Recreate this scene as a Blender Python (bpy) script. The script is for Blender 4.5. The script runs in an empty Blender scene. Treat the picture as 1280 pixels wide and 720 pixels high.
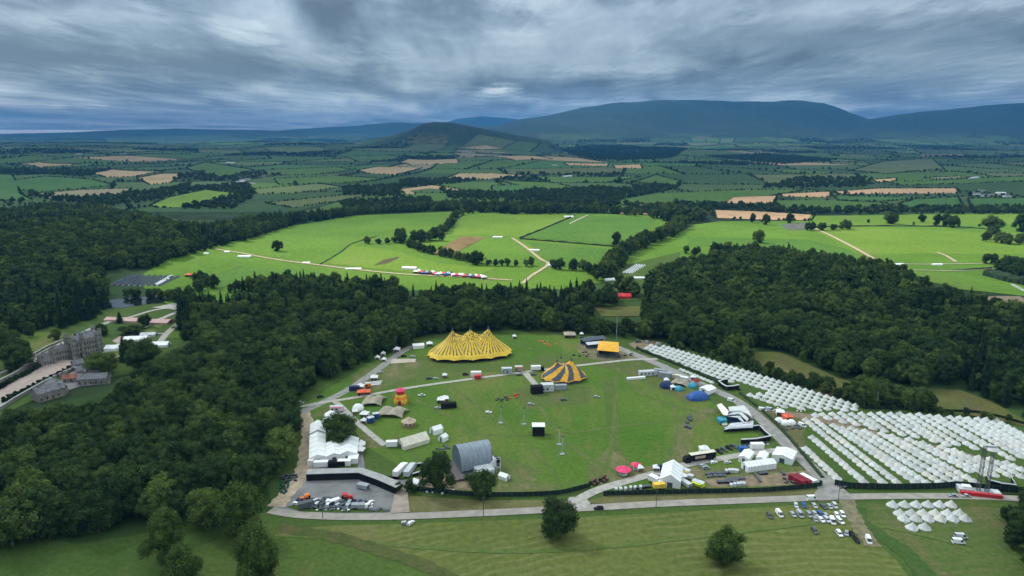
import bpy, bmesh, math, random
import numpy as np
from mathutils import Vector, Matrix
R = math.radians
rnd = random.Random(7)
nr = np.random.default_rng(11)
scn = bpy.context.scene
COL = bpy.context.collection

# ------------------------------------------------------------------ camera and survey helpers
CAMH, PITCH, FPX = 150.0, R(12.8), 853.0
cam_d = bpy.data.cameras.new('camera'); cam = bpy.data.objects.new('camera', cam_d); COL.objects.link(cam)
cam.location = (0, 0, CAMH); cam.rotation_euler = (math.pi/2 - PITCH, 0, 0)
cam_d.sensor_width = 36; cam_d.lens = 36*FPX/1280; cam_d.clip_start = 1; cam_d.clip_end = 900000
scn.camera = cam

def ray(px, py):
    u, v = (px-640)/FPX, -(py-360)/FPX
    return (u, math.cos(PITCH)+math.sin(PITCH)*v, -math.sin(PITCH)+math.cos(PITCH)*v)

def sstep(a, b, x):
    t = np.clip((x-a)/(b-a), 0, 1); return t*t*(3-2*t)

RIDGES = []
def ridge(D, pts, wf, wb):
    xs, zs = [], []
    for px, py in pts:
        d = ray(px, py); s = D/d[1]; xs.append(d[0]*s); zs.append(max(0, CAMH+d[2]*s))
    RIDGES.append((D, np.array(xs), np.array(zs), wf, wb))
ridge(13000, [(560,170),(600,163),(622,156),(650,149),(690,142),(730,134),(775,127),(830,123.5),(880,125.5),(960,125),(1000,125.5),(1030,129),(1055,137),(1080,146),(1110,156),(1150,168)], 5200, 4000)
ridge(11800, [(1010,168),(1050,158),(1085,149),(1110,145),(1150,139),(1190,135),(1230,131),(1280,128.5),(1350,127),(1500,133),(1700,160)], 4600, 4000)
ridge(6100, [(455,175),(490,168),(512,160),(528,151),(543,148),(565,149.5),(590,154.5),(618,160),(648,167),(690,175)], 900, 900); RIDGES[-1] = RIDGES[-1][:2]+(RIDGES[-1][2]*.93,)+RIDGES[-1][3:]
ridge(16500, [(200,168),(300,164),(350,162.5),(400,159),(450,156.5),(480,153),(500,152),(520,153),(580,152),(640,158)], 3500, 3500)
ridge(24000, [(540,158),(570,148),(600,144.5),(630,146),(660,150),(700,160)], 4000, 4000)
ridge(15000, [(-500,168),(-200,166),(0,167),(90,165),(150,162),(220,160.5),(300,162),(380,163),(460,167)], 3800, 3000)
MOUNDS = []
def mound(px, py, rad, h):
    d = ray(px, py); s = -CAMH/d[2]; MOUNDS.append((d[0]*s, d[1]*s, rad, h))
mound(1085, 368, 215, 16); mound(70, 312, 360, 20)

def hgt(x, y):
    x = np.asarray(x, float); y = np.asarray(y, float)
    r = np.hypot(x, y)
    und = 13*np.sin(x/520+1.3)*np.cos(y/610) + 9*np.sin((x+0.6*y)/380+2) + 20*np.sin(x/1900+.5)*np.sin(y/1500+1) + 6*np.sin((x-y)/210)
    z = und*sstep(1900, 3600, r) + 34*sstep(2300, 9000, r)
    for mx, my, rad, h in MOUNDS:
        t = np.clip(1-((x-mx)**2+(y-my)**2)/rad**2, 0, 1); z = z + h*t*t
    for D, xs, zs, wf, wb in RIDGES:
        p = np.interp(x*D/np.maximum(y, 500), xs, zs, left=0, right=0)*.965
        rough = 1 + .018*np.sin(x/310+D)*np.sin(y/420) + .012*np.sin(x/130+y/170)
        f = np.where(y < D, sstep(D-wf, D, y)*rough, 1-sstep(D, D+wb, y))
        z = np.maximum(z, p*f*(1+.28*f*(1-f)*4*np.sin(x/430+1.7*np.sin(y/800)+D)*.5+.1*f*(1-f)*4*np.sin(x/170+y/900)))
    return z

def W(px, py, up=0.0):
    """survey point: where the line of sight through a pixel of the photo meets the ground (or the level `up` above it)"""
    d = ray(px, py)
    if d[2] > -1e-4:
        s = 20000/d[1]; return Vector((d[0]*s, d[1]*s, 0))
    s = (CAMH-up)/-d[2]
    if s*math.hypot(d[0], d[1]) < 1800 and float(hgt(d[0]*s, d[1]*s)) < .01:
        return Vector((d[0]*s, d[1]*s, 0))
    ss = np.geomspace(150, 30000, 3000)
    z = hgt(d[0]*ss, d[1]*ss)+up
    below = np.nonzero(CAMH+d[2]*ss <= z)[0]
    s = ss[below[0]] if len(below) else ss[-1]
    x, y = d[0]*s, d[1]*s
    return Vector((x, y, float(hgt(x, y))))

def proj(x, y, z):
    fx, fy = y*math.cos(PITCH)-(z-CAMH)*math.sin(PITCH), y*math.sin(PITCH)+(z-CAMH)*math.cos(PITCH)
    return 640+FPX*x/fx, 360-FPX*fy/fx, fx

def inpoly(x, y, poly):
    x = np.asarray(x); y = np.asarray(y); c = np.zeros(x.shape, bool)
    n = len(poly); j = n-1
    for i in range(n):
        xi, yi = poly[i][0], poly[i][1]; xj, yj = poly[j][0], poly[j][1]
        if yi != yj:
            c ^= ((yi > y) != (yj > y)) & (x < (xj-xi)*(y-yi)/(yj-yi)+xi)
        j = i
    return c

# ------------------------------------------------------------------ materials
def mat(name, col, rough=.75, var=.18, scale=.5, col2=None, spec=.25, metal=0.0, bump=0.0):
    m = bpy.data.materials.new(name); m.use_nodes = True; nt = m.node_tree; N = nt.nodes
    b = N['Principled BSDF']; b.inputs['Roughness'].default_value = rough
    b.inputs['Specular IOR Level'].default_value = spec; b.inputs['Metallic'].default_value = metal
    g = N.new('ShaderNodeNewGeometry'); no = N.new('ShaderNodeTexNoise'); no.inputs['Scale'].default_value = scale
    no.inputs['Detail'].default_value = 5
    nt.links.new(g.outputs['Position'], no.inputs['Vector'])
    mx = N.new('ShaderNodeMix'); mx.data_type = 'RGBA'
    c2 = col2 or tuple(min(1, c*(1+var)) for c in col); c1 = col if col2 else tuple(c*(1-var) for c in col)
    mx.inputs['A'].default_value = (*c1, 1); mx.inputs['B'].default_value = (*c2, 1)
    mr = N.new('ShaderNodeMapRange'); mr.inputs['From Min'].default_value = .32; mr.inputs['From Max'].default_value = .68
    nt.links.new(no.outputs['Fac'], mr.inputs['Value']); nt.links.new(mr.outputs[0], mx.inputs['Factor'])
    nt.links.new(mx.outputs['Result'], b.inputs['Base Color'])
    if bump:
        bp = N.new('ShaderNodeBump'); bp.inputs['Strength'].default_value = bump; bp.inputs['Distance'].default_value = .3
        nt.links.new(no.outputs['Fac'], bp.inputs['Height']); nt.links.new(bp.outputs['Normal'], b.inputs['Normal'])
    return m

def grass(name, c1, c2, c3=None, s1=.03, s2=.9, stripes=None, worn=.0, sat=1):
    """grass of two tones with broad patches, fine mottling, optional mowing stripes and worn earth"""
    m = bpy.data.materials.new(name); m.use_nodes = True; nt = m.node_tree; N = nt.nodes; L = nt.links
    b = N['Principled BSDF']; b.inputs['Roughness'].default_value = .95; b.inputs['Specular IOR Level'].default_value = .08
    g = N.new('ShaderNodeNewGeometry')
    def noise(s, det=5, stretch=None):
        n = N.new('ShaderNodeTexNoise'); n.inputs['Scale'].default_value = s; n.inputs['Detail'].default_value = det
        n.inputs['Roughness'].default_value = .62
        if stretch:
            mp = N.new('ShaderNodeMapping'); mp.inputs['Scale'].default_value = stretch[0]; mp.inputs['Rotation'].default_value = (0, 0, stretch[1])
            L.new(g.outputs['Position'], mp.inputs['Vector']); L.new(mp.outputs[0], n.inputs['Vector'])
        else:
            L.new(g.outputs['Position'], n.inputs['Vector'])
        return n.outputs['Fac']
    def rng(v, a, bb, lo=0, hi=1):
        r = N.new('ShaderNodeMapRange'); r.inputs['From Min'].default_value = a; r.inputs['From Max'].default_value = bb
        r.inputs['To Min'].default_value = lo; r.inputs['To Max'].default_value = hi; L.new(v, r.inputs['Value']); return r.outputs[0]
    def mix(f, A, B):
        x = N.new('ShaderNodeMix'); x.data_type = 'RGBA'
        for k, v in (('Factor', f), ('A', A), ('B', B)):
            if isinstance(v, tuple): x.inputs[k].default_value = (*v, 1)
            elif isinstance(v, float): x.inputs[k].default_value = v
            else: L.new(v, x.inputs[k])
        return x.outputs['Result']
    c = mix(rng(noise(s1), .35, .65), c1, c2)
    if stripes:
        (ox, oy), per, amt, tone = stripes
        sub = N.new('ShaderNodeVectorMath'); sub.operation = 'SUBTRACT'; sub.inputs[1].default_value = (ox, oy, 0)
        L.new(g.outputs['Position'], sub.inputs[0])
        ln = N.new('ShaderNodeVectorMath'); ln.operation = 'LENGTH'; L.new(sub.outputs[0], ln.inputs[0])
        nn = N.new('ShaderNodeMath'); nn.operation = 'MULTIPLY_ADD'; nn.inputs[1].default_value = 14.0
        L.new(noise(.02, 3), nn.inputs[0]); L.new(ln.outputs['Value'], nn.inputs[2])
        w = N.new('ShaderNodeMath'); w.operation = 'MULTIPLY'; w.inputs[1].default_value = 2*math.pi/per; L.new(nn.outputs[0], w.inputs[0])
        s = N.new('ShaderNodeMath'); s.operation = 'SINE'; L.new(w.outputs[0], s.inputs[0])
        brk = rng(noise(.035, 4), .3, .7)
        k = N.new('ShaderNodeMath'); k.operation = 'MULTIPLY'; L.new(rng(s.outputs[0], .1, .95, 0, amt), k.inputs[0]); L.new(brk, k.inputs[1])
        c = mix(k.outputs[0], c, tone)
    if c3:
        c = mix(rng(noise(s1*2.3, 6, ((1, .35, 1), .3)), .6-worn*.1, .82-worn*.1), c, c3)
    fine = rng(noise(s2, 7), .25, .75, .72, 1.28)
    f2 = N.new('ShaderNodeVectorMath'); f2.operation = 'SCALE'; L.new(c, f2.inputs[0]); L.new(fine, f2.inputs['Scale'])
    L.new(f2.outputs[0], b.inputs['Base Color'])
    return m

def foliage(name, ca, cb, cc, fine=True):
    m = bpy.data.materials.new(name); m.use_nodes = True; nt = m.node_tree; N = nt.nodes; L = nt.links
    N.remove(N['Principled BSDF']); out = N['Material Output']
    oi = N.new('ShaderNodeObjectInfo'); cr = N.new('ShaderNodeValToRGB')
    e = cr.color_ramp.elements; e[0].position = 0; e[0].color = (*ca, 1); e[1].position = 1; e[1].color = (*cc, 1)
    k = cr.color_ramp.elements.new(.62); k.color = (*cb, 1)
    L.new(oi.outputs['Random'], cr.inputs['Fac'])
    g = N.new('ShaderNodeNewGeometry'); no = N.new('ShaderNodeTexNoise'); no.inputs['Scale'].default_value = .35; no.inputs['Detail'].default_value = 4
    L.new(g.outputs['Position'], no.inputs['Vector'])
    mr = N.new('ShaderNodeMapRange'); mr.inputs['From Min'].default_value = .3; mr.inputs['From Max'].default_value = .7
    mr.inputs['To Min'].default_value = .6; mr.inputs['To Max'].default_value = 1.45; L.new(no.outputs['Fac'], mr.inputs['Value'])
    sc = N.new('ShaderNodeVectorMath'); sc.operation = 'SCALE'; L.new(cr.outputs[0], sc.inputs[0]); L.new(mr.outputs[0], sc.inputs['Scale'])
    d = N.new('ShaderNodeBsdfDiffuse'); L.new(sc.outputs[0], d.inputs['Color'])
    if fine:
        t = N.new('ShaderNodeBsdfTranslucent'); L.new(sc.outputs[0], t.inputs['Color'])
        x = N.new('ShaderNodeMixShader'); x.inputs[0].default_value = .18
        L.new(d.outputs[0], x.inputs[1]); L.new(t.outputs[0], x.inputs[2]); L.new(x.outputs[0], out.inputs['Surface'])
    else:
        L.new(d.outputs[0], out.inputs['Surface'])
    return m

MT = {}
def M(k): return MT[k]
MT['leaf'] = foliage('broadleaf_foliage', (.032,.058,.021), (.055,.09,.029), (.105,.15,.038))
MT['leaf_far'] = foliage('distant_foliage', (.022,.042,.018), (.035,.06,.022), (.055,.085,.028), False)
MT['needle'] = foliage('conifer_foliage', (.016,.034,.018), (.024,.047,.02), (.036,.062,.024))
MT['lime'] = foliage('meadow_tree_foliage', (.066,.105,.026), (.078,.12,.03), (.09,.135,.036))
MT['bark'] = mat('bark', (.09,.07,.05), .9)
for k, c, kw in [
    ('white', (.78,.79,.78), dict(rough=.55, var=.06)), ('canvas', (.55,.56,.54), dict(rough=.85, var=.08, scale=.2)),
    ('canvas2', (.47,.475,.45), dict(rough=.85, var=.1, scale=.15)), ('canvas3', (.55,.53,.48), dict(rough=.85, var=.1, scale=.15)),
    ('cream', (.62,.58,.47), dict(rough=.8, var=.1)), ('beige', (.36,.31,.24), dict(rough=.8, var=.2)),
    ('sand', (.42,.33,.24), dict(rough=.8)), ('grey', (.3,.32,.34), {}), ('lgrey', (.5,.52,.54), {}), ('dgrey', (.09,.1,.11), {}),
    ('black', (.016,.017,.019), dict(rough=.9, spec=.05)), ('slate', (.075,.09,.115), {}), ('blue', (.03,.1,.32), dict(rough=.6)),
    ('teal', (.04,.26,.36), dict(rough=.6)), ('navy', (.018,.035,.1), {}), ('red', (.55,.035,.04), dict(rough=.5)),
    ('dred', (.22,.02,.03), {}), ('orange', (.75,.2,.03), {}), ('coral', (.72,.13,.07), {}), ('pink', (.7,.06,.15), {}),
    ('yellow', (.74,.50,.055), dict(rough=.6, var=.16, scale=.25)), ('redtile', (.26,.10,.07), dict(var=.3)), ('golden', (.75,.38,.03), dict(rough=.5)), ('brown', (.13,.08,.05), {}),
    ('stripe', (.19,.13,.045), dict(rough=.6)), ('glass', (.02,.025,.03), dict(rough=.12, spec=.6, var=0)),
    ('tyre', (.015,.015,.015), dict(rough=.9)), ('steel', (.38,.39,.4), dict(rough=.4, metal=.6)),
    ('silver', (.42,.44,.46), dict(rough=.3, metal=.3, spec=.5)), ('wood', (.26,.18,.11), {}), ('green', (.015,.06,.045), {}),
    ('fence', (.012,.028,.02), dict(rough=.8, var=.3, scale=.8)), ('stone', (.21,.2,.18), dict(var=.3, scale=.6)),
    ('roofslate', (.14,.145,.155), dict(var=.3, scale=.7)), ('lime_y', (.65,.75,.05), {}), ('palegreen', (.55,.66,.55), {}),
    ('hedge', (.025,.045,.018), dict(rough=.95, var=.4, scale=1.5, bump=.6)), ('stagegrey', (.21,.25,.29), dict(rough=.5, var=.12)),
    ('stageend', (.09,.12,.145), dict(rough=.6)), ('deck', (.13,.11,.11), {}), ('concrete', (.33,.33,.32), dict(var=.15, scale=.3)),
    ('pinkroof', (.52,.34,.3), {}),
]: MT[k] = mat(k, c, **kw)

# ------------------------------------------------------------------ mesh and object helpers
class MB:
    def __init__(s): s.v = []; s.f = []; s.m = []
    def add(s, vs, fs, mi=0):
        o = len(s.v); s.v += [tuple(v) for v in vs]; s.f += [tuple(i+o for i in f) for f in fs]; s.m += [mi]*len(fs); return s
    def box(s, x0, x1, y0, y1, z0, z1, mi=0):
        return s.add([(x0,y0,z0),(x1,y0,z0),(x1,y1,z0),(x0,y1,z0),(x0,y0,z1),(x1,y0,z1),(x1,y1,z1),(x0,y1,z1)],
                     [(0,3,2,1),(4,5,6,7),(0,1,5,4),(1,2,6,5),(2,3,7,6),(3,0,4,7)], mi)
    def cyl(s, x, y, z0, z1, r0, r1=None, n=8, mi=0, cap=True):
        r1 = r0 if r1 is None else r1
        vs = [(x+r0*math.cos(2*math.pi*i/n), y+r0*math.sin(2*math.pi*i/n), z0) for i in range(n)]
        vs += [(x+r1*math.cos(2*math.pi*i/n), y+r1*math.sin(2*math.pi*i/n), z1) for i in range(n)]
        fs = [(i, (i+1) % n, n+(i+1) % n, n+i) for i in range(n)]
        if cap: fs += [tuple(range(n))[::-1], tuple(range(n, 2*n))]
        return s.add(vs, fs, mi)
    def tube(s, a, b, r, n=6, mi=0):
        a = Vector(a); b = Vector(b); d = (b-a)
        q = d.to_track_quat('Z', 'Y'); vs = []
        for p in (a, b):
            for i in range(n):
                vs.append(p+q @ Vector((r*math.cos(2*math.pi*i/n), r*math.sin(2*math.pi*i/n), 0)))
        return s.add(vs, [(i, (i+1) % n, n+(i+1) % n, n+i) for i in range(n)]+[tuple(range(n))[::-1], tuple(range(n, 2*n))], mi)
    def disc_y(s, x, y0, y1, z, r, n=10, mi=0):
        vs = [(x+r*math.cos(2*math.pi*i/n), y, z+r*math.sin(2*math.pi*i/n)) for y in (y0, y1) for i in range(n)]
        return s.add(vs, [(i, (i+1) % n, n+(i+1) % n, n+i) for i in range(n)]+[tuple(range(n))[::-1], tuple(range(n, 2*n))], mi)
    def gable(s, x0, x1, y0, y1, ze, zr, mi=0, th=.08, over=.15):
        ym = (y0+y1)/2
        x0 -= over; x1 += over
        pr = [(y0-over, ze-over*.3), (ym, zr), (y1+over, ze-over*.3), (y1+over, ze-over*.3-th), (ym, zr-th), (y0-over, ze-over*.3-th)]
        vs = [(x, y, z) for x in (x0, x1) for y, z in pr]
        return s.add(vs, [(0,1,7,6),(1,2,8,7),(2,3,9,8),(3,4,10,9),(4,5,11,10),(5,0,6,11),(0,5,4,1),(1,4,3,2),(6,7,10,11),(7,8,9,10)], mi)
    def build(s, name, mats, parent=None, smooth=False):
        me = bpy.data.meshes.new(name); me.from_pydata(s.v, [], s.f); me.update()
        for m in (mats if isinstance(mats, (list, tuple)) else [mats]): me.materials.append(m)
        if any(s.m): me.polygons.foreach_set('material_index', s.m)
        bm = bmesh.new(); bm.from_mesh(me); bmesh.ops.recalc_face_normals(bm, faces=bm.faces); bm.to_mesh(me); bm.free()
        if smooth: me.polygons.foreach_set('use_smooth', [True]*len(me.polygons))
        o = bpy.data.objects.new(name, me); COL.objects.link(o)
        if parent is not None: o.parent = parent
        return o

def tag(o, label=None, cat=None, group=None, kind=None):
    if label: o['label'] = label
    if cat: o['category'] = cat
    if group: o['group'] = group
    if kind: o['kind'] = kind
    return o
def thing(name, label, cat, loc, rz=0, group=None):
    o = bpy.data.objects.new(name, None); COL.objects.link(o); o.empty_display_size = .5
    o.location = loc; o.rotation_euler = (0, 0, rz)
    return tag(o, label, cat, group)
def copy_tree(o, loc, rz, label=None, scale=None):
    r = o.copy(); COL.objects.link(r); r.location = loc; r.rotation_euler = (0, 0, rz)
    if scale: r.scale = scale
    if label: r['label'] = label
    for ch in list(o.children):
        c = ch.copy(); COL.objects.link(c); c.parent = r
        for g in ch.children:
            d = g.copy(); COL.objects.link(d); d.parent = c
    return r
KIT = {}
def place(key, maker, loc, rz, label, group=None, scale=None):
    """first use builds the thing, later uses copy it"""
    if key not in KIT:
        o = maker(); KIT[key] = o; o.location = loc; o.rotation_euler = (0, 0, rz); o['label'] = label
        if scale: o.scale = scale
    else:
        o = copy_tree(KIT[key], loc, rz, label, scale or (1, 1, 1))
    if group: o['group'] = group
    elif 'group' in o: del o['group']
    return o
def ang(a, b):
    p, q = W(*a), W(*b); return math.atan2(q.y-p.y, q.x-p.x)

# ------------------------------------------------------------------ sheets laid on the ground
def drape(poly, off, cuts, name, m, worldpts=False):
    pts = [Vector((p[0], p[1], 0)) for p in poly] if worldpts else [W(*p) for p in poly]
    bm = bmesh.new(); vs = [bm.verts.new((p.x, p.y, 0)) for p in pts]; f = bm.faces.new(vs)
    bmesh.ops.triangulate(bm, faces=[f], ngon_method='EAR_CLIP')
    for _ in range(cuts): bmesh.ops.subdivide_edges(bm, edges=bm.edges[:], cuts=1, use_grid_fill=True)
    bmesh.ops.triangulate(bm, faces=bm.faces[:])
    xs = np.array([v.co.x for v in bm.verts]); ys = np.array([v.co.y for v in bm.verts]); z = hgt(xs, ys)
    for v, h in zip(bm.verts, z): v.co.z = h+off
    bmesh.ops.recalc_face_normals(bm, faces=bm.faces)
    if sum(f.normal.z for f in bm.faces) < 0: bmesh.ops.reverse_faces(bm, faces=bm.faces[:])
    me = bpy.data.meshes.new(name); bm.to_mesh(me); bm.free(); me.materials.append(m)
    o = bpy.data.objects.new(name, me); COL.objects.link(o); tag(o, kind='structure'); return o

def spline(pts, n=8):
    out = []
    P = [pts[0]]+list(pts)+[pts[-1]]
    for i in range(1, len(P)-2):
        a, b, c, d = [Vector((p[0], p[1])) for p in P[i-1:i+3]]
        for k in range(n):
            t = k/n
            out.append(.5*((2*b)+(-a+c)*t+(2*a-5*b+4*c-d)*t*t+(-a+3*b-3*c+d)*t**3))
    out.append(Vector((P[-1][0], P[-1][1]))); return out

def road(name, pts, width, off, m, world=False, n=8, edge=.0):
    ps = spline([(p[0], p[1]) for p in pts], n) if world else spline([tuple(W(*p)[:2]) for p in pts], n)
    vs = []; fs = []
    for i, p in enumerate(ps):
        a = ps[max(0, i-1)]; b = ps[min(len(ps)-1, i+1)]; d = (b-a).normalized(); nrm = Vector((-d.y, d.x))
        w = width/2*(1+(.12*math.sin(i*1.7)+.08*math.sin(i*.61) if edge else 0))
        for s in (1, -1):
            q = p+nrm*s*w; vs.append((q.x, q.y, float(hgt(q.x, q.y))+off))
    for i in range(len(ps)-1): fs.append((2*i, 2*i+1, 2*i+3, 2*i+2))
    me = bpy.data.meshes.new(name); me.from_pydata(vs, [], fs); me.materials.append(m); me.update()
    if len(me.polygons) and me.polygons[0].normal.z < 0: me.flip_normals()
    o = bpy.data.objects.new(name, me); COL.objects.link(o); tag(o, kind='structure'); return o
# ------------------------------------------------------------------ light, sky, clouds
SUN_EL, SUN_DIR = R(44), Vector((-.80, .60, 0)).normalized()
w = bpy.data.worlds.new('World'); scn.world = w; w.use_nodes = True
nt = w.node_tree; N = nt.nodes; L = nt.links; bg = N['Background']
sky = N.new('ShaderNodeTexSky'); sky.sky_type = 'NISHITA'; sky.sun_disc = False; sky.sun_elevation = SUN_EL
sky.sun_rotation = math.atan2(SUN_DIR.x, SUN_DIR.y)
tc = N.new('ShaderNodeTexCoord'); sp = N.new('ShaderNodeSeparateXYZ'); L.new(tc.outputs['Generated'], sp.inputs[0])
cr = N.new('ShaderNodeValToRGB'); e = cr.color_ramp.elements
e[0].position = 0; e[0].color = (.40,.45,.49,1); e[1].position = .95; e[1].color = (1.0,.97,.92,1)
for p, c in ((.018,(.44,.48,.52)), (.035,(.33,.37,.41)), (.065,(.22,.24,.255)), (.18,(.205,.22,.23)), (.4,(1.02,1.01,.99))):
    k = cr.color_ramp.elements.new(p); k.color = (*c, 1)
L.new(sp.outputs['Z'], cr.inputs['Fac'])
sc1 = N.new('ShaderNodeVectorMath'); sc1.operation = 'SCALE'; sc1.inputs['Scale'].default_value = SKYG if 'SKYG' in globals() else 30.0
L.new(cr.outputs[0], sc1.inputs[0])
ad = N.new('ShaderNodeVectorMath'); ad.operation = 'ADD'; L.new(sc1.outputs[0], ad.inputs[0]); _ns = N.new('ShaderNodeVectorMath'); _ns.operation = 'SCALE'; _ns.inputs['Scale'].default_value = .65; L.new(sky.outputs[0], _ns.inputs[0]); L.new(_ns.outputs[0], ad.inputs[1])
L.new(ad.outputs[0], bg.inputs['Color']); bg.inputs['Strength'].default_value = .1

sd = bpy.data.lights.new('sun', 'SUN'); so = bpy.data.objects.new('sun', sd); COL.objects.link(so)
sd.energy = 5.0; sd.angle = R(3); sd.color = (1, .95, .86)
sv = Vector((SUN_DIR.x*math.cos(SUN_EL), SUN_DIR.y*math.cos(SUN_EL), math.sin(SUN_EL)))
so.rotation_euler = sv.to_track_quat('Z', 'Y').to_euler(); so.location = sv*3000

# the cloud layer: a closed bank 1500 m up whose thickness lets more or less light through
CZ = 1500.0
def cloud_pt(px, py):
    d = ray(px, py); s = (CZ-CAMH)/d[2]; return d[0]*s, d[1]*s
def sun_gap(x, y):
    k = CZ/math.tan(SUN_EL); return x+SUN_DIR.x*k, y+SUN_DIR.y*k
vs = []; fs = []; rr = np.geomspace(300, 400000, 70); na = 96
for lvl in (0, 1):
    for i, r in enumerate(rr):
        for a in range(na):
            t = 2*math.pi*a/na; z = CZ+(lvl*160 if i < len(rr)-1 else 80)
            vs.append((r*math.cos(t), r*math.sin(t), z))
nn = len(rr)*na
for lvl in (0, 1):
    o = lvl*nn
    fs.append(tuple(o+a for a in range(na)))
    for i in range(len(rr)-1):
        for a in range(na):
            fs.append((o+i*na+a, o+i*na+(a+1) % na, o+(i+1)*na+(a+1) % na, o+(i+1)*na+a))
me = bpy.data.meshes.new('clouds'); me.from_pydata(vs, [], fs); me.update()
cl = bpy.data.objects.new('clouds', me); COL.objects.link(cl); tag(cl, 'grey overcast cloud layer with breaks over the hills', kind='structure')
m = bpy.data.materials.new('cloud'); m.use_nodes = True; nt = m.node_tree; N = nt.nodes; L = nt.links
N.remove(N['Principled BSDF']); out = N['Material Output']
g = N.new('ShaderNodeNewGeometry')
def nz(scale, det, rough, st, off=(0, 0, 0), dist=0):
    mp = N.new('ShaderNodeMapping'); mp.inputs['Scale'].default_value = st; mp.inputs['Location'].default_value = off
    n = N.new('ShaderNodeTexNoise'); n.inputs['Scale'].default_value = scale; n.inputs['Detail'].default_value = det
    n.inputs['Roughness'].default_value = rough; n.inputs['Distortion'].default_value = dist
    L.new(WARP, mp.inputs['Vector']); L.new(mp.outputs[0], n.inputs['Vector']); return n.outputs['Fac']
_l = N.new('ShaderNodeVectorMath'); _l.operation = 'LENGTH'; L.new(g.outputs['Position'], _l.inputs[0])
_d = N.new('ShaderNodeMath'); _d.operation = 'DIVIDE'; L.new(_l.outputs['Value'], _d.inputs[0]); _d.inputs[1].default_value = 8000
_p = N.new('ShaderNodeMath'); _p.operation = 'POWER'; L.new(_d.outputs[0], _p.inputs[0]); _p.inputs[1].default_value = -.5
_s = N.new('ShaderNodeVectorMath'); _s.operation = 'SCALE'; L.new(g.outputs['Position'], _s.inputs[0]); L.new(_p.outputs[0], _s.inputs['Scale'])
WARP = _s.outputs[0]
def mth(op, a, b=None, c=None):
    x = N.new('ShaderNodeMath'); x.operation = op
    for i, v in enumerate((a, b, c)):
        if v is None: continue
        if isinstance(v, (int, float)): x.inputs[i].default_value = v
        else: L.new(v, x.inputs[i])
    return x.outputs[0]
def mrange(v, a, b, lo, hi, smooth=False):
    x = N.new('ShaderNodeMapRange'); x.interpolation_type = 'SMOOTHSTEP' if smooth else 'LINEAR'
    for k, q in (('From Min', a), ('From Max', b), ('To Min', lo), ('To Max', hi)): x.inputs[k].default_value = q
    L.new(v, x.inputs['Value']); return x.outputs[0]
n1 = nz(.00026, 5, .5, (1, .6, 1), (3.1, 1.2, 0), .5); n2 = nz(.0010, 7, .56, (1, .42, 1), (7, 2, 0), .5); n3 = nz(.0016, 6, .6, (1, .5, 1), (1, 5, 0), .3)
base = mth('MULTIPLY_ADD', n2, .55, mth('MULTIPLY', n1, .65))
T = mrange(base, .50, .74, .22, .76)
def blob(cx, cy, rx, ry, val, T, rot=0):
    s = N.new('ShaderNodeVectorMath'); s.operation = 'SUBTRACT'; s.inputs[1].default_value = (cx, cy, 0); L.new(g.outputs['Position'], s.inputs[0])
    m2 = N.new('ShaderNodeMapping'); m2.inputs['Scale'].default_value = (1/rx, 1/ry, 0); L.new(s.outputs[0], m2.inputs['Vector'])
    ln = N.new('ShaderNodeVectorMath'); ln.operation = 'LENGTH'; L.new(m2.outputs[0], ln.inputs[0])
    wob = mth('MULTIPLY_ADD', mth('SUBTRACT', n3, .5), 3.2, ln.outputs['Value'])
    f = mrange(wob, .25, 1.25, 1, 0, True)
    return mth('MULTIPLY_ADD', f, mth('SUBTRACT', val, T), T)
for px, py, sx, sy, val in ((90,78,230,26,.26), (215,88,150,14,.27), (322,48,42,10,.95), (620,117,30,6,1.0), (40,133,60,5,.85),
                            (1130,18,230,22,.72), (660,84,230,12,.6), (980,55,200,14,.36), (1120,108,220,9,.36), (760,95,90,6,.66),
                            (430,75,60,9,.6), (560,30,120,14,.34), (300,148,240,4,.5), (800,118,200,3.5,.34)):
    cx, cy = cloud_pt(px, py); ex = abs(cloud_pt(px+sx, py)[0]-cx); ey = abs(cloud_pt(px, py+sy)[1]-cloud_pt(px, max(-40, py-sy))[1])/2
    T = blob(cx, cy, ex, ey, val, T)
for (x, y, rx, ry, val) in ((0,4200,9000,2700,.21), (-230,960,430,270,1.0), (330,1010,620,330,1.0), (920,1040,420,300,1.0), (-900,2000,170,260,1.0), (820,1330,260,70,1.0)):
    gx, gy = sun_gap(x, y); T = blob(gx, gy, rx, ry, val, T)
Ts = mth('SQRT', T)
cm = N.new('ShaderNodeMix'); cm.data_type = 'RGBA'; cm.inputs['A'].default_value = (.88,.955,1.0,1); cm.inputs['B'].default_value = (1,1,.98,1)
L.new(mrange(T, .35, .95, 0, 1), cm.inputs['Factor'])
vs2 = N.new('ShaderNodeVectorMath'); vs2.operation = 'SCALE'; L.new(cm.outputs['Result'], vs2.inputs[0]); L.new(Ts, vs2.inputs['Scale'])
tr = N.new('ShaderNodeBsdfTransparent'); L.new(vs2.outputs[0], tr.inputs['Color']); L.new(tr.outputs[0], out.inputs['Surface'])
me.materials.append(m)

# haze in the air, one closed box round everything
def haze():
    mb = MB().box(-21000, 21000, -1500, 29000, -12, 850)
    mm = bpy.data.materials.new('haze_air'); mm.use_nodes = True; n = mm.node_tree
    n.nodes.remove(n.nodes['Principled BSDF']); v = n.nodes.new('ShaderNodeVolumePrincipled')
    v.inputs['Color'].default_value = (.065, .28, .64, 1); v.inputs['Density'].default_value = HAZE_D; v.inputs['Anisotropy'].default_value = 0
    n.links.new(v.outputs[0], n.nodes['Material Output'].inputs['Volume'])
    o = mb.build('haze', mm); tag(o, 'thin blue haze in the air over the valley', kind='stuff')
HAZE_D = 6e-5
haze()

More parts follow.
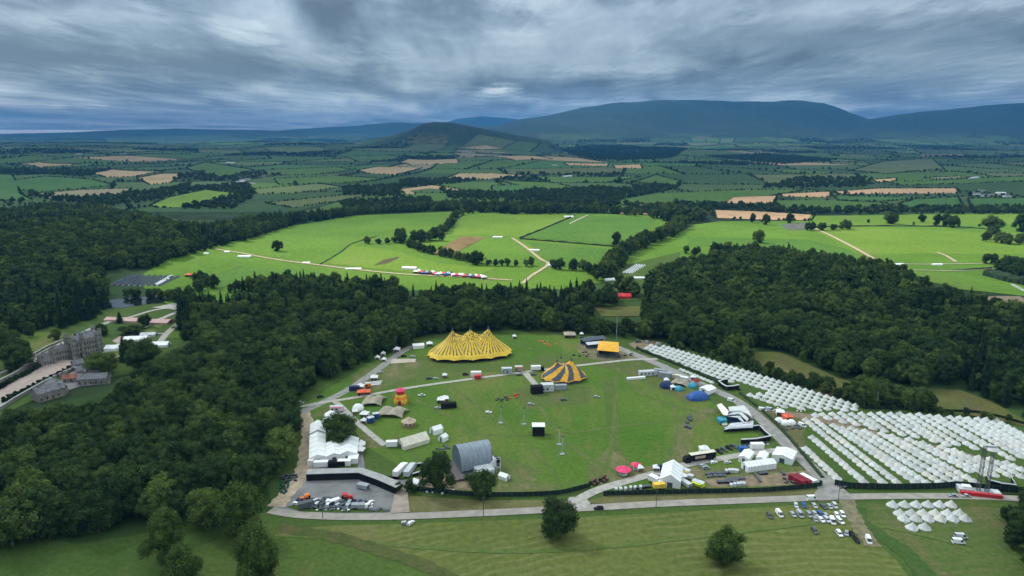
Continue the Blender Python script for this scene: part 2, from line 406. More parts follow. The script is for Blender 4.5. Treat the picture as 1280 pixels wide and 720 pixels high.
# ------------------------------------------------------------------ terrain
rad = np.concatenate([np.linspace(20, 2000, 80), np.geomspace(2010, 34000, 330)])
az = np.concatenate([np.arange(-180, -46, 3.0), np.arange(-46, 46, .11), np.arange(46, 180, 3.0)])
A, Rr = np.meshgrid(np.radians(az), rad); X = Rr*np.sin(A); Y = Rr*np.cos(A); Z = hgt(X, Y)
nR, nA = X.shape
V = np.stack([X, Y, Z], -1).reshape(-1, 3)
ii, jj = np.meshgrid(np.arange(nR-1), np.arange(nA), indexing='ij'); j2 = (jj+1) % nA
F = np.stack([ii*nA+jj, ii*nA+j2, (ii+1)*nA+j2, (ii+1)*nA+jj], -1).reshape(-1, 4)
def np_mesh(name, V, F, mats, smooth=False):
    me = bpy.data.meshes.new(name); k = F.shape[1]
    me.vertices.add(len(V)); me.vertices.foreach_set('co', V.astype(np.float32).ravel())
    me.loops.add(F.size); me.loops.foreach_set('vertex_index', F.astype(np.int32).ravel())
    me.polygons.add(len(F)); me.polygons.foreach_set('loop_start', np.arange(0, F.size, k, dtype=np.int32))
    me.polygons.foreach_set('loop_total', np.full(len(F), k, np.int32))
    if smooth: me.polygons.foreach_set('use_smooth', np.ones(len(F), bool))
    me.update(calc_edges=True); me.validate()
    for m in mats: me.materials.append(m)
    return me
def terrain_mat():
    m = bpy.data.materials.new('countryside'); m.use_nodes = True; nt = m.node_tree; N = nt.nodes; L = nt.links
    b = N['Principled BSDF']; b.inputs['Roughness'].default_value = .95; b.inputs['Specular IOR Level'].default_value = .05
    g = N.new('ShaderNodeNewGeometry'); sp = N.new('ShaderNodeSeparateXYZ'); L.new(g.outputs['Position'], sp.inputs[0])
    def noise(s, d=6):
        n = N.new('ShaderNodeTexNoise'); n.inputs['Scale'].default_value = s; n.inputs['Detail'].default_value = d; L.new(g.outputs['Position'], n.inputs['Vector']); return n.outputs['Fac']
    vo = N.new('ShaderNodeTexVoronoi'); vo.inputs['Scale'].default_value = .0032; L.new(g.outputs['Position'], vo.inputs['Vector'])
    s2 = N.new('ShaderNodeSeparateColor'); L.new(vo.outputs['Color'], s2.inputs[0])
    cr = N.new('ShaderNodeValToRGB'); cr.color_ramp.interpolation = 'CONSTANT'; e = cr.color_ramp.elements
    e[0].position = 0; e[0].color = (.022,.04,.016,1); e[1].position = .25; e[1].color = (.04,.075,.02,1)
    for p, c in ((.45, (.03,.05,.02)), (.62, (.05,.085,.028)), (.8, (.03,.055,.02)), (.93, (.08,.085,.04))):
        k = cr.color_ramp.elements.new(p); k.color = (*c, 1)
    L.new(s2.outputs[0], cr.inputs['Fac'])
    cm = N.new('ShaderNodeMix'); cm.data_type = 'RGBA'; cm.inputs['A'].default_value = (.018,.034,.018,1); cm.inputs['B'].default_value = (.034,.05,.028,1)
    L.new(noise(.0016), cm.inputs['Factor'])
    hm = N.new('ShaderNodeMapRange'); hm.inputs['From Min'].default_value = 90; hm.inputs['From Max'].default_value = 170; L.new(sp.outputs['Z'], hm.inputs['Value'])
    mx = N.new('ShaderNodeMix'); mx.data_type = 'RGBA'; L.new(hm.outputs[0], mx.inputs['Factor']); L.new(cr.outputs[0], mx.inputs['A']); L.new(cm.outputs['Result'], mx.inputs['B'])
    r = N.new('ShaderNodeMapRange'); r.inputs['From Min'].default_value = .3; r.inputs['From Max'].default_value = .7; r.inputs['To Min'].default_value = .6; r.inputs['To Max'].default_value = 1.4
    L.new(noise(.02), r.inputs['Value'])
    sc = N.new('ShaderNodeVectorMath'); sc.operation = 'SCALE'; L.new(mx.outputs['Result'], sc.inputs[0]); L.new(r.outputs[0], sc.inputs['Scale'])
    L.new(sc.outputs[0], b.inputs['Base Color']); return m
me = np_mesh('terrain', V, F, [terrain_mat()], True)
terr = bpy.data.objects.new('terrain', me); COL.objects.link(terr); tag(terr, kind='structure')
mb = MB().cyl(0, 0, -.5, 0, 21, n=90); o = mb.build('ground', M('hedge')); tag(o, kind='structure')

# ------------------------------------------------------------------ near ground sheets
g_lawn = grass('festival_grass', (.058,.124,.016), (.10,.155,.026), (.165,.15,.055), s1=.012, s2=.5, worn=1.0)
g_mown = grass('mown_meadow_grass', (.088,.115,.026), (.118,.138,.036), (.16,.14,.06), s1=.012, s2=.4, worn=.5, stripes=((110, -60), 4.4, .8, (.165,.165,.065)))
g_dark = grass('rough_grass', (.048,.088,.018), (.07,.108,.025), (.11,.10,.04), s1=.02, s2=.5)
g_wild = grass('wild_clearing_grass', (.075,.095,.025), (.13,.12,.04), (.1,.07,.04), s1=.03, s2=.5, worn=.9)
g_past = grass('pasture_grass', (.075,.15,.016), (.105,.195,.022), (.13,.17,.04), s1=.007, s2=.2, worn=.3)
g_past2 = grass('pasture_grass_light', (.10,.18,.018), (.135,.215,.026), (.15,.19,.05), s1=.007, s2=.2, worn=.3)
g_verge = grass('verge_grass', (.1,.1,.035), (.15,.14,.06), (.18,.16,.09), s1=.06, s2=.9, worn=.6)
m_road = mat('road_surface', (.30,.27,.235), .9, var=.16, scale=.25)
m_grey = mat('yard_surface', (.18,.18,.18), .9, var=.25, scale=.12)
m_rd2 = mat('showground_road_surface', (.25,.24,.22), .92, var=.22, scale=.3)
m_path = mat('stone_path', (.36,.34,.3), .9, var=.2, scale=.4)
m_dirt = mat('bare_earth', (.2,.155,.1), .95, var=.3, scale=.3)
m_sandy = mat('sandy_track', (.38,.3,.21), .95, var=.25, scale=.3)
m_gravel = mat('pale_gravel', (.44,.37,.31), .95, var=.14, scale=.3)
m_floor = mat('woodland_floor', (.018,.024,.012), .95, var=.4, scale=.2)

drape([(-400,560),(-200,640),(100,680),(340,640),(700,640),(1060,622),(1500,640),(1600,900),(900,1100),(-900,1300)], .03, 0, 'meadow', g_dark)
drape([(345,662),(420,657),(500,655),(700,648),(920,636),(1060,628),(1075,660),(1120,700),(1150,740),(1200,900),(700,1000),(560,760),(470,700),(390,672)], .05, 0, 'mown_field', g_mown)
drape([(1068,628),(1180,628),(1290,632),(1400,700),(1200,760),(1125,690),(1090,664)], .042, 0, 'camping_field', grass('camping_field_grass', (.055,.1,.02), (.085,.115,.03), (.15,.12,.06), s1=.02, s2=.6, worn=.5, stripes=((150, 330), 5.5, .45, (.14,.13,.06))))
drape([(365,512),(395,470),(470,432),(520,418),(640,412),(740,412),(800,418),(830,428),(960,462),(1080,505),(1290,535),(1400,620),(1400,640),(1060,628),(700,642),(500,650),(345,640),(330,600),(360,560)], .06, 0, 'showground', g_dark)
drape([(375,508),(460,455),(530,425),(640,418),(735,420),(800,450),(870,490),(950,545),(985,580),(1015,605),(940,610),(760,611),(735,609),(690,616),(560,615),(500,606),(496,580),(460,560),(395,560),(385,530)], .10, 0, 'lawn', g_lawn)
drape([(720,452),(790,447),(812,452),(838,470),(860,487),(885,500),(860,505),(790,470)], .12, 0, 'worn_grass', grass('worn_grass_patch', (.075,.11,.025), (.10,.12,.035), (.15,.12,.06), s1=.03, s2=.5, worn=.9))
drape([(945,510),(1000,515),(1012,528),(1003,545),(1010,560),(1000,580),(985,560),(960,530)], .12, 0, 'trodden_ground', grass('trodden_ground', (.075,.1,.025), (.12,.11,.05), (.18,.14,.09), s1=.05, s2=.5, worn=1.2))
for k, pts in enumerate([[(722,429),(790,440),(815,447),(790,450),(740,450),(722,440)], [(545,597),(600,598),(612,612),(560,613),(540,605)], [(880,600),(1015,588),(1022,604),(960,608),(890,609)], [(960,512),(1050,522),(1100,536),(1060,530),(1000,520),(962,516)], [(500,604),(525,596),(545,600),(548,612),(520,612)], [(800,425),(830,428),(812,433),(800,440),(785,430)]]):
    drape(pts, .15+.006*k, 0, 'bare_patch', m_dirt if k else mat('trampled_earth', (.16,.14,.075), .95, var=.3, scale=.2))
drape([(515,620),(600,626),(700,625),(708,632),(600,638),(505,641),(500,625)], .14, 0, 'verge', g_verge)
drape([(728,629),(760,619),(900,617),(1022,612),(1020,618),(900,623),(760,630)], .155, 0, 'verge', g_verge)
drape([(1062,612),(1180,614),(1290,622),(1290,618),(1240,620),(1150,618),(1062,618.5)], .17, 0, 'verge', g_dark)
yard = [(383,580),(378,597),(352,616),(344,634),(360,642),(430,644),(500,643),(512,640),(508,600),(495,600),(450,588),(400,585)]
drape(yard, .18, 0, 'yard', m_grey)
drape([(358,634),(372,631),(400,634),(450,637),(486,637),(480,641),(430,641.5),(375,640)], .24, 0, 'verge', g_dark)
road('lane', [(338,638),(352,641),(380,644.5),(430,646.5),(500,646),(600,642),(700,637),(760,634),(830,630),(920,626.5),(1000,623.5),(1060,621.5),(1150,620.5),(1240,622),(1330,628)], 4.8, .27, m_road)
road('track', [(345,634),(358,618),(373,600),(380,585),(383,565),(386,545),(384,528),(376,513)], 7, .21, m_sandy, edge=1)
road('road', [(376,516),(400,505),(425,493),(450,478),(475,460),(498,443),(515,433)], 5.5, .24, m_rd2)
road('path', [(350,508),(372,509),(400,504),(440,498),(500,487),(560,478),(620,470),(655,465.5),(700,460),(760,453),(790,450),(822,449)], 3.2, .27, m_path)
road('path', [(656,466),(663,474),(671,483)], 4, .30, m_path)
road('path', [(416,500),(430,512),(445,527),(462,542),(481,557)], 3.4, .30, m_path)
drape([(490,449),(520,449),(519,453),(488,455)], .29, 0, 'path', m_gravel)
road('road', [(738,421),(752,427),(775,436),(800,446),(835,461),(875,480),(920,501),(955,528),(985,557),(1012,583),(1032,603),(1040,622)], 7, .24, m_rd2)
drape([(1014,590),(1040,596),(1048,606),(1062,618),(1064,625),(1012,626),(1022,612),(1018,600)], .36, 0, 'road_junction', m_rd2)
road('road', [(1008,562),(985,563),(955,565),(905,573),(860,581),(820,592),(780,603),(745,614),(722,626),(712,636)], 4.6, .30, m_path)
drape([(700,640),(712,622),(732,622),(738,630),(730,637)], .33, 0, 'road_junction', m_path)
drape([(495,606),(509,606),(510,620),(512,641),(488,643),(492,625)], .42, 0, 'gateway', mat('gateway_surface', (.3,.25,.2), .9, var=.2, scale=.2))
road('track', [(1058,624),(1062,636),(1070,652),(1080,668),(1092,684)], 6, .23, mat('worn_track', (.17,.15,.085), .95, var=.3, scale=.4), edge=1)
road('walkway', [(449,566),(451,578),(452.5,590)], 3, .3, m_grey)
road('path', [(958,512),(1000,521),(1060,533),(1105,545),(1170,560),(1220,572),(1280,588)], 5, .18, m_dirt, edge=1)

# clearings and lanes inside the woods, castle grounds
drape([(930,440),(975,441),(1010,456),(1050,474),(1090,482),(1075,496),(1040,498),(985,478),(945,458)], .35, 3, 'clearing', g_wild)
drape([(1155,486),(1200,488),(1240,503),(1275,522),(1290,536),(1240,524),(1170,514),(1150,505)], .35, 2, 'clearing', g_wild)
drape([(0,408),(90,392),(190,380),(300,385),(240,440),(200,462),(150,470),(90,480),(0,520)], .3, 2, 'castle_grounds', g_dark)

road('rough_bank', [(345,660),(400,668),(440,677),(480,690),(520,703),(560,722),(590,745)], 6, .20, grass('rough_bank_grass', (.06,.08,.024), (.085,.10,.03), (.11,.095,.045), s1=.08, s2=.6, worn=1), edge=1)
drape([(345,655),(400,664),(440,674),(480,688),(520,700),(555,722),(500,780),(200,780),(240,690),(300,660)], .08, 0, 'meadow_slope', grass('slope_grass', (.06,.10,.02), (.085,.12,.028), (.11,.11,.04), s1=.02, s2=.5, worn=.4))
drape([(560,575),(600,560),(640,575),(680,590),(660,600),(600,595),(560,598)], .115, 0, 'worn_grass', grass('worn_grass_b', (.085,.12,.03), (.12,.13,.045), (.16,.13,.07), s1=.04, s2=.6, worn=.8))
drape([(755,475),(770,470),(775,560),(800,600),(775,600),(758,540)], .12, 0, 'worn_grass', grass('worn_grass_c', (.07,.115,.024), (.095,.125,.035), (.13,.12,.05), s1=.05, s2=.6, worn=.8))
drape([(520,445),(600,456),(660,452),(690,440),(730,450),(680,462),(600,466),(520,478),(470,490),(460,480)], .125, 0, 'worn_grass', grass('worn_grass_d', (.07,.112,.024), (.098,.13,.033), (.13,.12,.05), s1=.03, s2=.6, worn=.7))
drape([(640,485),(700,478),(740,485),(735,505),(660,512)], .13, 0, 'worn_grass', grass('worn_grass_e', (.075,.115,.026), (.10,.13,.036), (.14,.12,.055), s1=.04, s2=.6, worn=.8))
drape([(95,462),(140,458),(138,480),(100,484),(60,496),(70,480)], .42, 1, 'courtyard', m_grey)

road('rough_bank', [(1070,634),(1076,652),(1098,668),(1128,688),(1150,710),(1175,745)], 7, .20, grass('rough_strip_grass', (.04,.085,.02), (.06,.10,.026), (.09,.09,.04), s1=.08, s2=.6, worn=.6), edge=1)
for i, pts in enumerate([[(850,520),(905,506),(908,510),(870,530),(860,560),(850,590),(835,585),(845,550)], [(735,580),(760,560),(800,585),(830,580),(850,588),(790,600),(760,606),(735,606)], [(600,600),(640,590),(700,608),(690,614),(620,616),(600,610)], [(860,585),(1000,583),(1012,600),(900,608),(860,606)], [(440,470),(470,455),(530,452),(520,470),(470,488),(440,490)], [(380,528),(410,505),(450,525),(480,560),(455,560),(440,535),(400,520)], [(925,500),(950,515),(985,550),(1000,575),(985,562),(955,532),(920,508)]]):
    drape(pts, .132+.002*i, 0, 'worn_grass', grass('worn_grass_m', (.08,.115,.028), (.125,.135,.05), (.19,.155,.09), s1=.05, s2=.5, worn=1.3))

g_trk = grass('wheel_worn_grass', (.072,.12,.026), (.10,.138,.036), (.15,.14,.06), s1=.08, s2=.8, worn=1.1)
for i, (wd, pts) in enumerate([(2.6, [(655,475),(670,500),(690,530),(715,560),(760,585),(790,600)]), (2.2, [(560,480),(600,510),(650,545),(690,590),(700,614)]), (3, [(770,460),(800,490),(850,510),(900,520)]), (2.4, [(520,500),(560,520),(590,540),(640,545),(720,540),(800,530),(880,525)]),
        (2, [(615,585),(650,600),(700,606),(735,606)]), (2.2, [(840,500),(845,540),(835,575),(815,590)]), (2, [(640,430),(700,445),(745,450)]), (2, [(470,470),(500,462),(540,462),(600,462)]), (2.4, [(495,545),(520,570),(545,590),(575,600),(620,598)]), (1.8, [(770,470),(768,520),(762,570),(750,600)]),
        (2.2, [(345,668),(420,674),(520,684),(640,690),(760,684),(900,668),(1000,656),(1055,648)]), (2, [(1075,655),(1120,662),(1180,676),(1215,690)])]):
    road('worn_track', pts, wd, .150+.003*i, g_trk, edge=1)
# ------------------------------------------------------------------ fields
FPOLY = []
def fmat(c):
    c2 = tuple(min(1, q*1.25) for q in c); c3 = tuple(q*.75+.02 for q in c)
    return grass('field_surface', c, c2, c3, s1=.006, s2=.06)
FM = {k: fmat(c) for k, c in dict(teal=(.042,.10,.024), green=(.052,.10,.02), pale=(.085,.115,.04), olive=(.075,.095,.035), tan=(.27,.20,.11),
      pinkt=(.36,.23,.13), thin=(.17,.15,.09), dark=(.03,.06,.02), bright=(.10,.17,.02), grey=(.10,.105,.09), mid=(.05,.085,.028)).items()}
def field(key, pts, off=.9, cuts=4, nm='field'):
    if key in ('tan', 'pinkt', 'thin'): nm = 'stubble_field'
    o = drape(pts, off+.012*(len(FPOLY) % 23), cuts, nm, FM[key]); FPOLY.append([tuple(W(*p)[:2]) for p in pts]); return o
# the near pastures in the sun
drape([(175,345),(215,322),(290,303),(360,283),(450,268),(585,264),(700,266),(770,268),(830,270),(850,290),(845,322),(800,340),(760,352),(700,362),(600,362),(420,365),(215,385),(180,360)], .3, 5, 'pasture', g_past)
drape([(838,322),(835,300),(868,281),(900,277),(1010,276),(1140,268),(1290,266),(1500,268),(1500,380),(1290,372),(1200,362),(1150,350),(1080,330),(1000,325),(900,330)], .36, 5, 'pasture', g_past)
FI = 0
for pts, mm in [([(545,296),(578,268),(640,266),(712,268),(690,283),(652,297),(600,293)], g_past2),
                ([(300,318),(330,292),(450,270),(530,268),(520,280),(470,295),(440,305),(410,325),(340,322)], g_past),
                ([(1015,288),(1060,285),(1280,292),(1280,318),(1120,318),(1080,318)], g_past2),
                ([(1010,270),(1280,268),(1280,281),(1100,283),(1020,280)], g_past2),
                ([(440,307),(480,312),(500,316),(550,330),(620,336),(600,344),(500,340),(410,330)], g_past2)]:
    drape(pts, .45+.03*FI, 3, 'pasture', mm); FI += 1
g_past3 = grass('pasture_grass_deep', (.06,.135,.02), (.08,.16,.024), (.11,.15,.04), s1=.009, s2=.2, worn=.3)
drape([(655,297),(720,271),(765,271),(822,273),(795,300),(790,307),(700,301)], .62, 3, 'pasture', g_past3)
drape([(660,303),(700,306),(790,314),(770,330),(745,342),(700,332),(684,326)], .63, 3, 'pasture', g_past3)
drape([(1010,300),(1060,312),(1090,326),(1020,322),(960,312),(860,308),(858,296)], .61, 3, 'pasture', g_past3)
drape([(300,333),(400,338),(420,352),(330,352),(240,366),(225,360)], .64, 3, 'pasture', g_past3)
drape([(540,318),(576,296),(607,297),(560,321)], .7, 3, 'ploughed_strip', fmat((.16,.11,.05)))
drape([(466,333),(480,325),(500,321),(497,324),(484,330)], .6, 2, 'ploughed_strip', fmat((.07,.06,.03)))
drape([(975,281),(1010,278),(1018,287),(985,288)], .6, 2, 'hardstanding', FM['grey'])
drape([(1085,391),(1150,383),(1230,378),(1290,372),(1290,392),(1200,398),(1130,400)], .5, 3, 'field', g_dark)
drape([(1215,372),(1275,371),(1285,378),(1225,380)], .6, 2, 'bare_patch', m_dirt)
drape([(768,335),(850,315),(850,330),(812,350),(805,375),(752,378),(757,362)], .5, 2, 'paddock', g_dark)
drape([(742,385),(800,383),(800,396),(752,396)], .5, 2, 'paddock', g_wild)
for nm, pts, wd in [('track', [(268,312),(300,317),(340,324),(400,332),(440,337),(500,343),(560,346),(610,349),(640,351)], 4),
                    ('track', [(640,298),(655,308),(675,324),(685,331),(665,345),(653,355)], 4),
                    ('track', [(735,269),(722,275),(712,280)], 3),
                    ('track', [(1012,284),(1030,291),(1060,306),(1092,324)], 5),
                    ('track', [(1170,316),(1182,320),(1195,328)], 4),
                    ('track', [(1092,329),(1160,331),(1280,329)], 2.4), ('track', [(1140,338),(1200,339),(1240,336)], 3)]:
    road(nm, pts, wd, .8+.01*(int(pts[0][0]) % 7), m_sandy if wd > 3 else m_gravel)
# named fields beyond
for k, pts in [
 ('teal', [(0,218),(15,219),(25,243),(40,250),(0,251),(-60,251),(-60,218)]), ('teal', [(18,226),(57,221),(113,225),(143,232),(100,236),(50,240),(25,238)]),
 ('thin', [(40,243),(100,238),(163,236),(150,245),(100,248)]), ('tan', [(113,217),(140,212),(203,215),(170,221),(133,222)]),
 ('tan', [(173,223),(200,218),(227,217),(213,229),(187,231)]), ('bright', [(190,257),(213,247),(257,238),(300,243),(262,252),(233,259),(200,260)]),
 ('green', [(233,210),(257,203),(317,213),(290,222),(260,219)]), ('pale', [(320,237),(397,230),(427,234),(367,242),(323,243)]),
 ('olive', [(335,254),(427,245),(470,243),(427,251),(367,260)]), ('tan', [(17,206),(50,203),(100,206),(50,210)]),
 ('tan', [(500,203),(510,199),(570,199),(573,204),(514,207)]), ('tan', [(449,213),(470,209),(527,210),(494,219),(460,217)]),
 ('tan', [(560,223),(574,217),(614,217),(663,220),(590,226)]), ('tan', [(594,196),(627,195),(690,199),(644,201)]),
 ('tan', [(577,185),(607,182),(630,186),(600,187)]), ('pinkt', [(767,207),(800,206),(802,211),(770,211)]), ('pinkt', [(705,204),(760,205),(758,208),(712,207)]),
 ('tan', [(502,237),(540,232),(578,238),(560,238),(537,236),(512,239),(520,243),(508,243)]),
 ('teal', [(617,233),(670,231),(667,239),(617,240)]), ('green', [(794,228),(820,219),(850,227),(844,234)]),
 ('green', [(760,253),(820,242),(854,241),(854,254),(777,255)]), ('pale', [(544,256),(587,250),(637,253),(634,261),(544,260)]),
 ('green', [(670,221),(740,222),(800,221),(760,228),(690,229)]), ('green', [(590,189),(640,187),(700,192),(640,193)]),
 ('green', [(854,241),(930,238),(1010,238),(954,246),(904,254),(854,254)]), ('pinkt', [(908,254),(917,247),(970,245),(964,256)]),
 ('pinkt', [(977,243),(1037,240),(1035,247),(980,246)]), ('pinkt', [(1044,240),(1100,236),(1194,236),(1197,242),(1054,243)]),
 ('teal', [(1045,246),(1110,247),(1150,248),(1100,252),(1050,251)]), ('green', [(971,251),(1040,251),(1100,254),(1130,260),(1050,264),(975,262)]),
 ('teal', [(1145,250),(1197,247),(1200,261),(1140,262),(1125,256)]), ('pinkt', [(894,263),(950,265),(1014,269),(1010,276),(950,275),(897,273)]),
 ('teal', [(1214,249),(1290,248),(1290,257),(1214,257)]), ('pinkt', [(1093,225),(1120,223),(1118,227),(1096,228)]), ('thin', [(1155,223),(1195,221),(1215,222),(1180,225)]),
 ('green', [(1110,228),(1180,226),(1280,221),(1280,227),(1200,230),(1130,232)]), ('olive', [(1105,202),(1165,198),(1180,212),(1110,218),(1060,214)]),
 ('pinkt', [(772,262),(810,262),(826,266),(822,269),(775,268)]), ('green', [(330,213),(420,209),(440,213),(390,219),(335,219)]),
 ('olive', [(428,188),(520,180),(560,183),(500,190)]), ('green', [(430,196),(480,194),(500,198),(450,203)]), ('mid', [(130,172),(240,170),(330,174),(250,180),(140,179)]),
 ('green', [(620,226),(690,229),(720,236),(680,238)]), ('pale', [(330,186),(400,184),(420,188),(360,192)]), ('green', [(345,224),(420,220),(480,224),(430,229),(350,231)])]:
    field(k, pts)

# warped patchwork of smaller fields further out, with hedges between
WOODPX = {}
def wpoly(pts): return [tuple(W(p[0], p[1], p[2] if len(p) > 2 else 0)[:2]) for p in pts]
WOODS = {}
T = 16
WOODS['upper'] = wpoly([(-90,262,T),(0,259,T),(60,252,T),(120,252,T),(170,263,T),(215,272,T),(262,277,T),(300,268,T),(380,262,T),(440,256,T),(560,248,T),(640,250,T),(760,256,T),(850,252,T),(880,262,T),(780,266),(640,268),(560,264),(450,269),(370,281),(310,300),(262,312),(215,325),(180,340),(140,352),(120,366),(200,362),(210,378),(140,384),(118,400),(85,411),(40,413),(0,420),(-100,440)])
WOODS['band'] = wpoly([(205,383,T),(228,355,T),(250,350,T),(300,342,T),(345,338,T),(420,340,T),(520,350,T),(620,352,T),(690,358,T),(728,352,T),(745,345,T),(752,378),(742,398),(800,398),(812,378),(808,352,T),(850,322,T),(870,330),(860,350),(850,425),(800,424),(735,418),(640,413),(560,415),(520,425),(490,440),(440,464),(400,480),(375,492),(360,515),(365,535),(368,560),(355,590),(343,608),(320,620),(270,622),(225,650),(150,662),(60,680),(-20,690),(-200,700),(-200,520),(0,516),(60,505),(120,485),(160,470),(200,455),(235,440),(225,400)])
WOODS['right'] = wpoly([(800,345,T),(850,318,T),(900,312,T),(980,308,T),(1060,318,T),(1120,326,T),(1160,342,T),(1200,360,T),(1240,372,T),(1300,384,T),(1500,400,T),(1500,560),(1310,545),(1275,520),(1240,500),(1200,485),(1150,480),(1090,482),(1045,470),(1010,454),(975,440),(930,438),(950,462),(990,482),(1040,500),(1080,497),(1150,505),(1180,515),(1085,508),(1050,500),(960,465),(900,448),(835,427),(815,422)])
WOODS['corner'] = wpoly([(1243,660),(1262,640),(1300,630),(1500,640),(1500,760),(1320,740),(1262,690)])
WOODS['edge'] = wpoly([(1190,262),(1215,259,8),(1290,260,8),(1290,268),(1190,268)])
WOODS['clump'] = wpoly([(1242,339),(1290,336),(1290,352),(1262,348)])
FLATALL = [p for p in WOODS.values()]
def in_any(x, y, polys):
    c = np.zeros(np.shape(x), bool)
    for p in polys: c |= inpoly(x, y, p)
    return c
CS, CT = 390.0, 400.0
nu, nv = 60, 31
gu = np.zeros((nv+1, nu+1, 2))
for j in range(nv+1):
    for i in range(nu+1):
        y = 1300+j*CT; x = (i-nu/2)*CS+(j % 2)*70
        gu[j, i] = (x+nr.uniform(-75, 75)+50*math.sin(j*.9+i*.3), y+nr.uniform(-80, 80)+60*math.sin(i*.7))
keys = ['dark', 'mid', 'green', 'olive', 'dark', 'teal', 'green', 'mid', 'thin', 'green', 'dark', 'mid', 'teal', 'green', 'tan', 'pale']
kn = list(dict.fromkeys(keys)); PV = []; PF = []; PM = []; EDGE = []; WCELL = []
SUBN = 5
for j in range(nv):
    for i in range(nu):
        q = [gu[j, i], gu[j, i+1], gu[j+1, i+1], gu[j+1, i]]; c = sum(q)/4
        if abs(math.atan2(c[0], c[1])) > R(47) or float(hgt(c[0], c[1])) > 74: continue
        if c[1] < 1500 and c[0] > -300: continue
        if bool(in_any(np.array([c[0]]), np.array([c[1]]), FLATALL)[0]): continue
        EDGE.append((q[0], q[1])); EDGE.append((q[0], q[3]))
        kk_ = keys if (float(hgt(c[0], c[1])) < 62 and 2900 < c[1] < 5200) else ['dark', 'mid', 'green', 'dark', 'olive', 'dark']
        k = kk_[nr.integers(len(kk_))]
        if nr.random() < .10: WCELL.append(q); continue
        inset = [p+(c-p)*.035 for p in q]
        split = nr.random() < .4
        for part in range(2 if split else 1):
            kk = k if part == 0 else kk_[nr.integers(len(kk_))]
            u0, u1 = (0, 1) if not split else ((0, .49) if part == 0 else (.52, 1))
            base = len(PV)
            for a in range(SUBN+1):
                for b in range(SUBN+1):
                    u = u0+(u1-u0)*a/SUBN; v = b/SUBN
                    p = (inset[0]*(1-u)+inset[1]*u)*(1-v)+(inset[3]*(1-u)+inset[2]*u)*v
                    PV.append(p)
            for a in range(SUBN):
                for b in range(SUBN):
                    n = base+a*(SUBN+1)+b; PF.append((n, n+SUBN+1, n+SUBN+2, n+1)); PM.append(kn.index(kk))
            if split: EDGE.append((q[0]*.5+q[1]*.5, q[3]*.5+q[2]*.5))
PV = np.array(PV); Zp = hgt(PV[:, 0], PV[:, 1])+.55
me = np_mesh('farmland', np.column_stack([PV, Zp]), np.array(PF), [FM[k] for k in kn])
me.polygons.foreach_set('material_index', np.array(PM, np.int32))
o = bpy.data.objects.new('farmland', me); COL.objects.link(o); tag(o, kind='structure')

